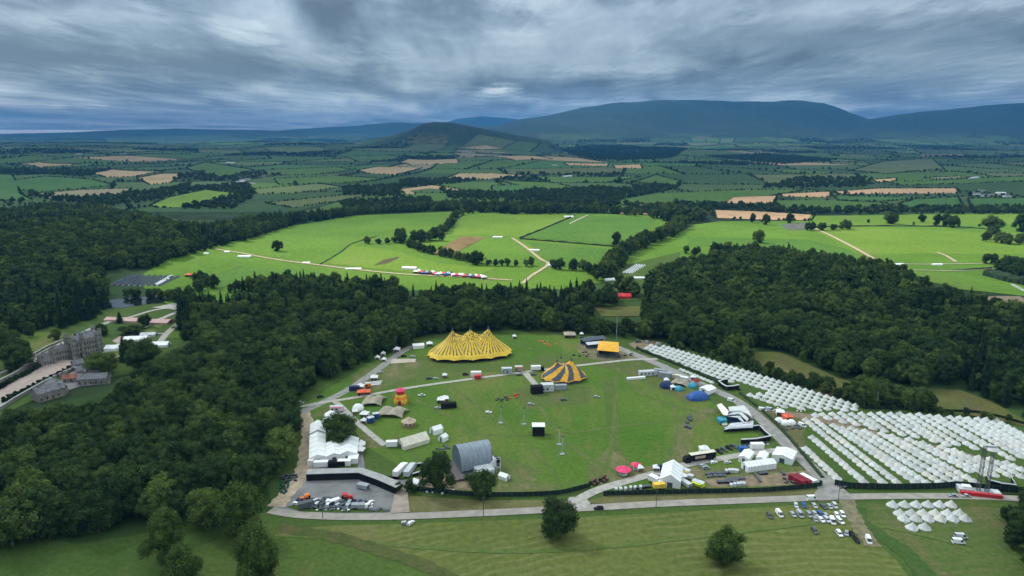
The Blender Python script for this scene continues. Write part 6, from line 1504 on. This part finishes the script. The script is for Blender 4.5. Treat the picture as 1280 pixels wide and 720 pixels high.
CR = [(748,637,'suv','black',184,'black car driving on the road beside the lane mouth'), (1014.7,624.5,'van','white',3,'white van on the road at the gate junction'), (1207,621.5,'pickup','silver',-4,'silver pickup on the road below the lattice tower'),
 (1204-13,621,'pickup','grey',-3,'grey flat trailer truck on the road behind the silver pickup'), (507,655,'car','silver',10,'silver car on the grass under the road'), (513.5,655,'car','white',60,'white car on the grass under the road'),
 (1198,679,'van','white',-8,'white van lower of the pair below the round tents'), (1201,672.5,'van','lgrey',-6,'pale van upper of the pair below the round tents'),
 (475.6,466,'car','silver',40,'silver car by the road edge below the verge tents'), (536.6,474,'suv','slate',20,'dark car first of the two on the upper green'), (545,474,'car','silver',8,'silver car second of the two on the upper green'),
 (582,469,'suv','black',20,'dark car between the white booth and white container'), (649.4,469.5,'car','dgrey',10,'dark car in front of the sand coloured stall'), (667,469,'car','dgrey',15,'dark car at the junction of the stone paths'),
 (527,495,'pickup','lgrey',5,'pale pickup on the grass above the front stretch tent'), (547,511,'car','silver',10,'silver car beside the black container'), (610.6,516.5,'car','white',0,'white car alone in the middle of the green'),
 (663.4,506,'car','silver',0,'silver car alone below the black cabin'), (704.7,500.5,'car','dgrey',10,'dark car alone below the swirl striped tent'), (746,497,'car','silver',0,'silver car alone on the wide lawn'), (745,496.5,'car','silver',0,None),
 (892,579,'car','white',20,'white car on the verge of the lane past the black lorry'), (909.4,579,'car','lgrey',14,'pale car on the grass below the lane'), (879,583.5,'suv','silver',20,'silver car first of the pair under the lane'), (882,586,'suv','grey',20,'grey car second of the pair under the lane'),
 (899,566,'suv','black',-60,'black car first of four on the grass above the lane'), (905,563.5,'suv','dgrey',-60,'dark car second of four on the grass above the lane'), (911.5,561.5,'suv','black',-60,'black car third of four on the grass above the lane'), (917.5,559.5,'suv','dgrey',-60,'dark car last of four on the grass above the lane'),
 (914,502,'van','white',-30,'white van beside the showground road'), (953,513.5,'van','white',-30,'white van first by the hedge opposite the pavilion'), (962,513.5,'van','lgrey',-30,'pale van second by the hedge opposite the pavilion'), (1002.5,533,'van','white',-60,'white van in the camp service yard'),
 (371,631,'car','white',-10,'white car at the bend side of the yard'), (376,628,'suv','navy',-20,'navy car beside the white one in the yard'), (459,635,'van','white',10,'white van at the verge of the yard'), (437,632.5,'car','lgrey',5,'pale car behind the long grey trailer'),
 (798,428,'van','dgrey',10,'dark van at the far end of the upper tent field'), (809,429,'van','silver',15,'silver van at the far end of the upper tent field'), (823,431,'suv','lgrey',0,'pale car by the wood at the upper tent field'), (727.5,423,'suv','dgrey',0,'dark car near the barn tent'),
 (735,425,'suv','dgrey',0,'dark car at the road end beyond the barn tent'), (400.6,497,'suv','black',40,'black car on the verge at the road fork'), (376,504.5,'suv','silver',10,'silver car at the wood edge by the path'), (371,504,'car','black',10,'black car at the wood edge by the path'), (505,446,'suv','black',20,'dark car beside the gravel apron by the big top'), (516,446.5,'car','silver',0,'silver car beside the gravel apron by the big top'),
 (979,592.5,'car','dgrey',80,'dark car below the catering marquee')]
for px, py, k, c, d, l in CR:
    if l: car(px, py, k, c, d, l, 'vehicles around the showground')
for px, py, l in [(741,606,'brown tractor on the grass inside the lane mouth, first'), (744.5,604,'brown tractor right behind the first by the lane mouth'), (753,602,'brown tractor nearer the parasol stall'), (756,600,'brown tractor last of the four by the lane mouth')]:
    place('trac', lambda: mk_tractor('brown'), W(px, py), R(-50+rnd.uniform(-8, 8)), l)
place('trac_r', lambda: mk_tractor('red'), W(434, 625), R(20), 'red tractor among the yard equipment', scale=(1.4,1.4,1.4))
place('trac_o', lambda: mk_tractor('orange'), W(382, 626), R(190), 'orange tractor at the edge of the yard', scale=(1.3,1.3,1.3))

# ------------------------------------------------------------------ clutter in countable pieces
for j in range(3):
    for i in range(4):
        place('ptab', lambda: mk_table('white'), W(463+i*3.6+j*1.0, 482.5-j*1.9-i*.4), R(8), 'white picnic table in the block beside the white gazebo', 'white picnic tables')
for i in range(5): place('ptab2', lambda: mk_table('lgrey'), W(424+i*3.2, 516.5+i*.5+(i % 2)*1.5), R(20+i*9), 'grey picnic table below the long catering trailer', 'picnic tables by the trailer')
def heap(key, f, poly, n, label, group, smin=.5, smax=.8):
    pl = wpoly(poly); xs = [p[0] for p in pl]; ys = [p[1] for p in pl]; k = 0; got = []
    while k < n:
        x, y = nr.uniform(min(xs), max(xs)), nr.uniform(min(ys), max(ys))
        if inpoly(np.array([x]), np.array([y]), pl)[0] and all(math.hypot(x-a, y-b) > 1.6 for a, b in got+[(0, 0)]) or (k and nr.random() < .0005):
            got.append((x, y)); s = nr.uniform(smin, smax); place(key, f, (x, y, float(hgt(x, y))), nr.uniform(0, 6.28), label, group, scale=(s, s, s)); k += 1
        elif nr.random() < .002: k += 1
def rowsof(key, f, a, b, n, label, group, deg=78, s=.72):
    for i in range(n):
        t = i/max(1, n-1); place(key, f, W(a[0]+(b[0]-a[0])*t+nr.normal(0, .25), a[1]+(b[1]-a[1])*t+nr.normal(0, .15)), R(deg+nr.normal(0, 7)), label, group, scale=(s, s, s*nr.uniform(.85, 1.2)))
yp = [(386,627),(412,623),(440,628),(450,634),(440,640),(400,638.5),(386,634)]
heap('cr_b', lambda: mk_crate('black', 2.4, 1.3, 1.2), yp, 46, 'black flight case in the crowded yard by the road', 'black cases in the yard')
heap('cr_g', lambda: mk_crate('dgrey', 3, 1.2, .9, 'equipment_crate'), yp, 26, 'dark grey equipment crate in the crowded yard by the road', 'grey crates in the yard')
for i, (kd, cl_) in enumerate([('car','black'),('suv','silver'),('car','dgrey'),('car','white'),('suv','black'),('car','silver'),('suv','dgrey'),('car','lgrey'),('car','black'),('suv','navy'),('car','dgrey'),('car','white')]*2):
    car(390+(i % 12)*6.6+nr.uniform(-1, 1), 626.5+(i//12)*4.2+(i % 12)*.25, kd, cl_, 70+nr.uniform(-25, 25), '%s car parked tightly among the cases in the yard' % {'lgrey':'pale grey','dgrey':'dark grey'}.get(cl_, cl_), 'cars parked in the yard')
heap('cr_n', lambda: mk_crate('slate', 2.8, 1.6, 1.4, 'equipment_crate'), [(420,628),(440,630),(442,637),(415,636)], 14, 'blue grey equipment crate in the crowded yard by the road', 'blue grey crates in the yard')
heap('cr_w', lambda: mk_crate('white', 1.2, .8, .8, 'white_drum', 'drum'), [(394,636.5),(436,637),(436,639.2),(394,638.6)], 22, 'small white drum lined up at the edge of the yard', 'white drums in the yard')
heap('bin_t', lambda: mk_crate('green', 1.4, 1.2, 1.3, 'wheelie_bin', 'bin'), [(350,603),(362,602),(358,618),(351,618)], 16, 'dark teal bin in the pile beside the wood', 'teal bins by the wood')
heap('cr_b', None, [(353,595),(372,594),(370,602),(354,603)], 16, 'black case in the pile where the yard meets the wood', 'black cases by the wood')
heap('cr_g', None, [(455,637),(486,637.5),(486,640),(455,639.5)], 14, 'dark grey crate along the road side of the yard', 'grey crates along the yard verge')
rowsof('cr_b', None, (883,593.5), (911,592), 13, 'black case in the equipment rows beside the cabin tents', 'black cases beside the cabin tents')
rowsof('cr_g', None, (907,600.5), (930,598.5), 11, 'dark crate in the equipment rows beside the road fence', 'dark crates beside the road fence')
rowsof('gen', lambda: mk_crate('lgrey', 2.6, 1.5, 1.7, 'generator', 'generator'), (908,590.5), (922,590), 6, 'pale grey generator in the row beside the cabin tents', 'generators in a row')
rowsof('gen', None, (914,608), (930,607), 5, 'pale grey generator along the road fence', 'generators along the fence')
rowsof('cr_g', None, (944,594), (950,602), 6, 'dark crate in the two short rows below the cabin tents', 'dark crates below the cabin tents')
rowsof('cr_b', None, (790,612), (812,609), 9, 'black case stored inside the fence beside the marquee', 'black cases by the fence')
rowsof('gen', None, (770,614), (800,611), 6, 'pale grey generator inside the fence beside the lane mouth', 'generators by the lane mouth')
heap('cr_b', None, [(980,598),(995,597),(995,604),(980,605)], 8, 'black case beside the dark red containers', 'black cases by the red containers')
heap('cr_g', None, [(600,572),(620,570),(622,582),(606,584)], 9, 'dark crate at the foot of the stage speaker towers', 'crates by the stage')
heap('cr_b', None, [(619,499),(634,496),(634,501),(621,503)], 7, 'black case in the equipment pile on the middle green', 'black cases on the green')
heap('cr_r', lambda: mk_crate('red', 2.4, 1.4, 1.3, 'equipment_crate'), [(634,495),(650,493),(650,498),(636,499)], 5, 'red equipment crate in the pile on the middle green', 'red crates on the green')
heap('cr_d', lambda: mk_crate('slate', 3, 2, 1.6, 'equipment_crate'), [(852,522),(864,521),(864,536),(856,537)], 6, 'slate coloured crate in the pile on the wide lawn', 'slate crates on the lawn')
heap('cr_s', lambda: mk_crate('coral', 2.6, 1.2, .7, 'painted_bench', 'bench'), [(673,426),(696,427),(696,434),(675,432)], 9, 'orange bench on the grass at the top of the green', 'orange benches')
heap('cr_b', None, [(714,440),(735,440),(735,447),(714,447)], 9, 'black case on the grass in front of the bar shelter', 'black cases by the bar shelter')
heap('cr_b', None, [(772,443),(790,442),(790,449),(774,450)], 6, 'black case beside the orange roofed stage', 'black cases by the orange stage')
heap('cr_b', None, [(1046,605),(1062,603),(1062,610),(1048,612)], 9, 'black case at the road gate below the tents', 'black cases at the road gate')
heap('cr_g', None, [(540,560),(560,556),(560,566),(545,570)], 7, 'dark crate behind the stage dome', 'dark crates behind the stage dome')
heap('cr_w', None, [(528,612),(575,614),(575,620),(528,618)], 9, 'small white drum along the road fence', 'white drums by the fence')
heap('cr_g', None, [(974,533),(1000,531),(1000,537),(976,539)], 8, 'dark crate in the camp service yard', 'dark crates in the service yard')
heap('cr_w', None, [(945,506),(1012,514),(1012,518),(950,511)], 9, 'small white drum along the camp service track', 'white drums by the service track')

rowsof('cr_b', None, (898,604), (922,603), 11, 'black case in the lower equipment row near the road fence', 'black cases near the road fence')
rowsof('cr_g', None, (884,596), (906,595), 9, 'dark crate in the middle equipment row', 'dark crates in the middle row')
rowsof('cr_b', None, (950,593), (958,592.5), 5, 'black case in the short row below the cabin tents', 'black cases below the cabin tents')
# ------------------------------------------------------------------ beyond the wood: far camp, red and blue roofs, crowd line
far_b = lambda: mk_marquee('white', 16, 6, 2.6, 4.2)
for px, py, d, sc_, l in [(513,377,6,(1.9,1.6,1.2),'large white roof showing through the wood above the big top'), (481,377,10,(1,1,.9),'small white roof showing through the wood'), (589,391,5,(1.1,.9,.8),'small pale roof in the wood above the big top'),
    (762,351,15,(1.1,1.2,1),'white marquee in the clearing with the tent rows above'), (799,349,-4,(1.1,1,1),'white marquee at the wood edge in the paddock'), (512,337,-8,(1.5,1.4,1.3),'white marquee at the start of the stall line by the pasture'),
    (306,322,0,(1.4,1,1),'long white tent in the left pasture beside the track'), (258,318,10,(.5,.7,.8),'small white tent at the wood edge of the left pasture'), (284,316,5,(.6,.7,.8),'small white tent at the track start in the left pasture'),
    (383,329.5,5,(.8,.9,.8),'white tent on the track where the left pastures meet'), (711,272,10,(1.6,1.4,1.2),'white barn roof at the top of the middle pasture'), (622,297.5,0,(1.3,1,1),'long low white tent in the middle of the pasture'),
    (668,314,-10,(1.2,1.2,1),'dark fronted white stall beside the zigzag track'), (695,333,0,(1.6,1.4,1.1),'white fronted stall at the elbow of the zigzag track'), (1124,332,5,(.9,1,1),'white tent at the wood edge of the right pasture'),
    (1171,332,0,(1.0,1,.9),'white tent alone in the right pasture'), (442,337,3,(1.6,1,.8),'grey white tent row by the left end of the stall line'), (90,390,0,(.6,.8,.6),'x')][:17]:
    place('farm_marq', far_b, W(px, py), R(d), l, None, scale=tuple(q*.68 for q in sc_))
place('redroof', lambda: mk_marquee('red', 18, 9, 2.6, 4.6), W(776,372.5), R(2), 'red roofed marquee in the clearing between the woods')
place('blueroof', lambda: mk_marquee('blue', 12, 8, 2.6, 4.8), W(757,373), R(2), 'blue roofed marquee in the clearing between the woods')
for i in range(26):
    c_ = ['white','white','coral','blue','lgrey','dgrey','white','pink'][i % 8]; px = 520+i*3.4; 
    place('st_%s' % c_, (lambda c_=c_: mk_gazebo(c_, 5.5, 2.5, 1.8)), W(px, 341.5+i*.26+nr.uniform(-1.3, 1.3)), nr.uniform(-.3, .3), '%s roofed stall in the busy stall line below the pasture' % {'lgrey':'grey','dgrey':'dark','coral':'orange red'}.get(c_, c_), 'stalls in the line below the pasture')
for r_ in range(4):
    for i in range(9): place('rt_w', lambda: mk_marquee('white', 3.2, 2.6, .6, 2.0, nm='ridge_tent'), W(779+i*2.0+r_*3.4, 341.5-i*1.2+r_*.2), R(70), 'small white ridge tent in the slanting rows of the paddock', 'small white tents in the paddock')
for r_ in range(9):
    for i in range(10):
        px = 142+r_*7.2+i*2.6-1; py = 356-i*1.2+r_*.25
        place('rt_b', mk_ridge_tent, W(px, py), R(-100), 'blue grey ridge tent with a white front in the blocks by the pasture', 'blue grey ridge tents')
for i in range(11):
    place('rt_w2', lambda: mk_marquee('white', 4, 3, .8, 2.2, nm='ridge_tent'), W(196+i*1.8+0, 356.5-i*1.0), R(75), 'white ridge tent in the row at the pasture side', 'white ridge tents at the pasture side')
for i in range(9): place('rt_far', lambda: mk_gazebo('white', 6, 2.2, 2.4, False), W(1221+i*6, 393.5+(i % 2)), 0, 'white pointed tent in the row beyond the right wood', 'pointed tents beyond the wood')
place('blueroof', None, W(1223, 387.5), 0, 'small blue roof at the end of the pointed tents beyond the wood', None, scale=(.9, .8, .5))
for i in range(8): place('car_far', lambda: mk_car('car', 'white'), W(1266+i*3.2, 357+i*1.6), R(20), 'pale car parked beyond the clipped block hedge', 'cars beyond the block hedge')
place('gz_red', lambda: mk_gazebo('coral', 6, 2.5, 1.8), W(236, 346), 0, 'reddish tent alone in the left pasture')

# ------------------------------------------------------------------ castle and grounds
def castle():
    p = W(85, 450); rz = ang((36,463),(92,449)); t = thing('castle', 'grey stone country house with battlements and towers by the gravel court', 'castle', (p.x, p.y, 0), rz)
    def crenel(mb, x0, x1, y0, y1, z, s=1.1):
        for (ax_, ay, bx, by) in ((x0,y0,x1,y0),(x0,y1,x1,y1),(x0,y0,x0,y1),(x1,y0,x1,y1)):
            n = max(1, int(math.hypot(bx-ax_, by-ay)/(2*s)))
            for i in range(n):
                u = (i+.5)/n; x, y = ax_+(bx-ax_)*u, ay+(by-ay)*u; mb.box(x-s*.45, x+s*.45, y-s*.45, y+s*.45, z+.003, z+.9)
    wing = [('main_block', 6, 34, -4, 12, 13.5), ('east_range', 20, 46, 12.2, 26, 12.5), ('west_range', -14, 5.8, 2, 12, 9), ('gate_range', -30, -15, -2, 5, 6.5)]
    for nm, x0, x1, y0, y1, h in wing:
        w_ = MB().box(x0, x1, y0, y1, 0, h); wo = w_.build('wall_range', M('stone'), t)
        c_ = MB(); crenel(c_, x0+.3, x1-.3, y0+.3, y1-.3, h); c_.build('parapet', M('stone'), wo)
        r_ = MB(); r_.gable(x0+1.5, x1-1.5, y0+1.4, y1-1.4, h+.2, h+2.8, over=0); r_.build('roof', M('roofslate'), wo)
        for xx in np.arange(x0+4, x1-2, 8): MB().box(xx, xx+1.1, (y0+y1)/2-.6, (y0+y1)/2+.6, h+.5, h+4.4).build('chimney', M('stone'), t)
        win = MB()
        for fl in range(int(h//4)):
            for xx in np.arange(x0+1.8, x1-1, 2.9):
                win.box(xx-.5, xx+.5, y0-.05, y0-.004, 1.2+fl*4, 3.4+fl*4); win.box(xx-.5, xx+.5, y1+.004, y1+.05, 1.2+fl*4, 3.4+fl*4)
            for yy in np.arange(y0+1.8, y1-1, 2.9):
                win.box(x1+.004, x1+.05, yy-.5, yy+.5, 1.2+fl*4, 3.4+fl*4); win.box(x0-.05, x0-.004, yy-.5, yy+.5, 1.2+fl*4, 3.4+fl*4)
        win.build('window', M('glass'), wo)
    for x, y, r, h in ((6,-4,2.6,17.5),(34,-4,2.4,17),(6,12,2.2,17),(46,26,2.2,16),(46,12.2,2,15.5),(-14,2,2,12),(-30,-2,2.2,9.5),(-15,-2,2,9.5),(16,-4.5,2.1,19)):
        tw = MB().cyl(x, y, 0, h, r, n=12); to = tw.build('tower', M('stone'), t)
        c_ = MB()
        for i in range(8):
            a = i*math.pi/4; c_.box(x+r*.9*math.cos(a)-.35, x+r*.9*math.cos(a)+.35, y+r*.9*math.sin(a)-.35, y+r*.9*math.sin(a)+.35, h+.003, h+.9)
        c_.build('battlement', M('stone'), to)
        ww = MB()
        for z in np.arange(3, h-2, 3.6):
            for a in (-2.2, -1.2, -.2): ww.box(x+r*math.cos(a)-.22, x+r*math.cos(a)+.22, y+r*math.sin(a)-.22, y+r*math.sin(a)+.22, z, z+1.5)
        ww.build('window', M('glass'), to)
    d = MB().box(12.5, 15, -4.4, -4.01, .02, 4); d.build('door', M('black'), t)
castle(); bpy.data.objects['castle'].scale = (.56, .66, .9)
drape([(0,484),(36,462),(67,450),(92,451),(88,462),(60,474),(24,494),(0,506),(-60,530),(-60,500)], .5, 1, 'forecourt', mat('forecourt_gravel', (.36,.285,.25), .95, var=.1, scale=.3))
drape([(0,500),(24,490),(40,484),(20,500),(0,512),(-30,520)], .55, 1, 'forecourt_apron', m_path)
def wall(label, pts, h, wd=.7, m='stone', nm='terrace_wall'):
    P_ = [W(*p) for p in pts]; t0 = P_[0]; mb = MB(); cap = MB()
    t = thing(nm, label, 'wall', (t0.x, t0.y, t0.z))
    for a, b in zip(P_[:-1], P_[1:]):
        d = (b-a); d.z = 0; L_ = d.length; d.normalize(); n_ = Vector((-d.y, d.x, 0))*wd/2; A_, B_ = a-t0, b-t0; A_.z = B_.z = 0; up = Vector((0,0,h))
        for mm, lo, hi, k in ((mb, -1, h, 1), (cap, h+.003, h+.25, 1.4)):
            mm.add([A_-n_*k+Vector((0,0,lo)), B_-n_*k+Vector((0,0,lo)), B_+n_*k+Vector((0,0,lo)), A_+n_*k+Vector((0,0,lo)), A_-n_*k+Vector((0,0,hi)), B_-n_*k+Vector((0,0,hi)), B_+n_*k+Vector((0,0,hi)), A_+n_*k+Vector((0,0,hi))], [(0,3,2,1),(4,5,6,7),(0,1,5,4),(1,2,6,5),(2,3,7,6),(3,0,4,7)])
    mb.build('wall_body', M(m), t); cap.build('coping', M('concrete'), t)
wall('stone terrace wall with coping along the near side of the forecourt', [(95,462),(70,473),(44,487),(18,502),(0,514)], 2.2)
wall('stone retaining wall along the lawn side of the forecourt', [(52,455),(36,460),(16,472),(0,480),(-20,488)], 2.6)
wall('outer stone wall between the castle lawn and the approach', [(64,437),(45,447),(34,455),(0,470)], 1.6)
wall('low stone wall below the castle on the garden side', [(92,463),(104,470),(112,463),(135,452)], 3.0)
wall('garden wall along the far edge of the lawn', [(84,424),(60,434),(40,445)], 1.2)
def mk_ball():
    t = thing('clipped_bush', 'x', 'bush', (0,0,0)); me = tree_mesh('foliage_ball', 77, 1.9, 3.4, 16, 60, .22, 'round'); me.materials.append(M('needle'))
    o = bpy.data.objects.new('crown', me); COL.objects.link(o); o.parent = t; MB().cyl(0,0,-.3,1.4,.12,n=6).build('trunk', M('bark'), t); return t
for i in range(15): place('ball', mk_ball, W(94-i*6.2, 460+i*3.05), i, 'round clipped bush in the row along the near side of the forecourt', 'clipped bushes near side of the forecourt')
for i in range(13): place('ball', None, W(50-i*4.9, 460+i*2.6), i, 'round clipped bush in the row along the lawn side of the forecourt', 'clipped bushes lawn side of the forecourt')
def house(label, a, b, wd, h, rise, wallm='stone', roofm='roofslate', nm='courtyard_building'):
    pa, pb = W(*a), W(*b); c = (pa+pb)/2; L_ = (pb-pa).length; t = thing(nm, label, 'building', (c.x, c.y, c.z), math.atan2(pb.y-pa.y, pb.x-pa.x))
    MB().box(-L_/2, L_/2, -wd/2, wd/2, -.5, h-.05).build('wall', M(wallm), t); r = MB().gable(-L_/2, L_/2, -wd/2, wd/2, h+.1, h+rise, th=.2, over=.3).build('roof', M(roofm), t)
    g_ = MB()
    for s in (-1, 1): g_.add([(s*(L_/2-.02), -wd/2, h-.05), (s*(L_/2-.02), wd/2, h-.05), (s*(L_/2-.02), 0, h+rise-.2)], [(0,1,2)])
    g_.build('gable_wall', M(wallm), t); w_ = MB()
    for x in np.arange(-L_/2+1.5, L_/2-1, 3): w_.box(x-.4, x+.4, -wd/2-.05, -wd/2-.004, 1, 2.3)
    w_.build('window', M('glass'), t); MB().box(-L_*.3, -L_*.3+.8, -.4, .4, h+rise*.4, h+rise+1.4).build('chimney', M(wallm), r); MB().box(.2, 1.2, -wd/2-.06, -wd/2-.004, 0, 2.1).build('door', M('brown'), t); return t
for args in [('slate roofed stone range at the near corner below the castle', (44,502), (78,492), 9, 5, 3.2), ('second slate roofed stone range joining the near corner', (76,494), (66,487), 8, 4.6, 3),
             ('long slate roofed courtyard building behind the red roof', (98,470), (136,466), 7, 4, 2.6), ('low courtyard building with a red tiled roof', (80,478), (100,476), 5, 3, 2, 'stone', 'redtile'),
             ('slate roofed courtyard building nearest the wood', (100,480), (136,478), 7, 4, 2.6), ('small stone cottage at the castle steps', (92,463), (104,460), 6, 4.5, 2.4)]: house(*args)
# farms far off
for i, (a, b) in enumerate([((296,229),(306,228)), ((309,231),(318,230)), ((300,226),(312,225)), ((283,204),(293,204)), ((150,193),(158,192.5)), ((690,207),(697,207)), ((704,222),(714,221)), ((1214,244),(1224,243.5)), ((1228,246),(1240,245)), ((1244,243),(1256,243)), ((1222,240),(1230,240)), ((1255,247),(1262,246.5)), ((1212,224),(1222,223)), ((95,193),(102,193))]):
    house('white walled farm building %s far field cluster' % ['at the end of the', 'in the middle of the', 'behind the'][i % 3] if i < 3 else ['pale barn among the far hedges below the ridge','small pale barn alone among the dark far woods','low pale barn on the far centre slope','barn roof in the far middle fields','large pale shed of the farm at the right far fields','second shed of the farm at the right far fields','third shed of the farm at the right far fields','shed behind the farm at the right far fields','small house beside the far right farm','pale shed beyond the far right farm','small white barn on the far left slope'][i-3], a, b, 9, 3.5, 2.5, 'white' if i % 2 else 'lgrey', 'roofslate' if i % 3 else 'lgrey', 'farm_building')
p = W(204, 181); t = thing('radio_mast', 'thin pale mast on the far left ridge', 'mast', (p.x, p.y, p.z)); MB().cyl(0,0,0,60,1.6,.8,n=6).build('pole', M('lgrey'), t); MB().cyl(0,0,60.01,63,1.8,1.2,n=6).build('head', M('lgrey'), t)
# castle garden
drape([(20,430),(40,415),(82,418),(84,426),(60,434),(30,448)], .45, 2, 'castle_lawn', g_lawn)
for pts in [[(133,432),(160,426),(172,425),(160,446),(140,448)], [(196,424),(210,414),(232,416),(230,424)], [(186,409),(200,405),(206,407),(200,411)], [(100,416),(118,411),(124,414),(110,418)], [(126,440),(118,432),(132,429)], [(188,400),(200,398),(210,400),(190,404)], [(175,416),(190,412),(198,414),(180,419)]]:
    drape(pts, .48+.0007*pts[0][0], 1, 'garden_lawn', g_lawn)
for pts, wd in [([(132,442),(146,434),(162,422),(176,412),(200,400),(225,390),(250,384)], 5), ([(196,436),(205,422),(215,412),(230,400)], 5), ([(100,418),(130,405),(160,398),(195,388),(230,384)], 4), ([(140,448),(170,444),(200,442)], 3), ([(172,418),(205,418)], 2.5), ([(96,440),(110,428),(120,416)], 3), ([(30,458),(60,440),(90,424),(118,410),(135,404)], 5)]:
    road('garden_path', pts, wd, .6+.0007*pts[0][0], m_path)
drape([(190,385),(230,377),(262,379),(265,385),(225,388)], .5, 1, 'pool_terrace', m_path)
drape([(140,427),(150,421),(165,421),(160,427),(148,431)], .55, 1, 'garden_terrace', mat('terrace_gravel', (.4,.3,.25), .95, var=.15, scale=.4))
wm = mat('lake_water', (.012,.016,.014), .08, var=.1, spec=.5)
drape([(132,376),(170,372),(215,369),(222,374),(190,380),(150,386),(128,384)], .55, 1, 'lake', wm)
for px, py, l_, sc_, d, c_ in [(171,426,'white marquee on the garden lawn nearest the long path',(1.3,1.6,1),10,'white'),(141,438,'white domed marquee beside the castle corner',(.7,1.4,1.1),0,'white'),(158,437,'white marquee behind the pointed garden conifer',(1,1.5,1.1),15,'white'),(201,433,'white marquee beside the wood at the garden end',(1.0,1.6,1),5,'white'),(186,420,'pale marquee at the crossing of garden paths',(.9,1.2,.8),10,'lgrey'),
    (163,402,'pink roofed marquee on the far garden lawn',(1.4,2,.9),-6,'pinkroof'),(142,401,'pink roofed marquee behind the clipped garden tree',(.9,1.6,.9),0,'pinkroof'),(202,404,'coral pink roofed marquee by the tall poplars',(1.3,2.2,.9),-3,'pinkroof')]:
    place('gm_%s' % c_, lambda c_=c_: mk_marquee(c_, 12, 5, 2.2, 3.8), W(px, py), R(d), l_, None, scale=sc_)
# lane glimpsed in the lower wood
drape([(47,598),(86,601),(86,606),(47,602)], .35, 0, 'lane', m_path); drape([(222,619),(252,623),(250,627),(224,623)], .35, 0, 'lane', m_path)
scn.render.engine = 'CYCLES'
scn.cycles.use_denoising = True
try: scn.cycles.denoiser = 'OPENIMAGEDENOISE'
except Exception: pass
scn.cycles.max_bounces = 4; scn.cycles.diffuse_bounces = 2; scn.cycles.glossy_bounces = 1; scn.cycles.transmission_bounces = 1
scn.cycles.volume_bounces = 0; scn.cycles.transparent_max_bounces = 12
scn.cycles.use_adaptive_sampling = True; scn.cycles.adaptive_threshold = .02
scn.view_settings.view_transform = 'Standard'; scn.view_settings.look = 'None'; scn.view_settings.gamma = 1
scn.view_settings.exposure = 0.05
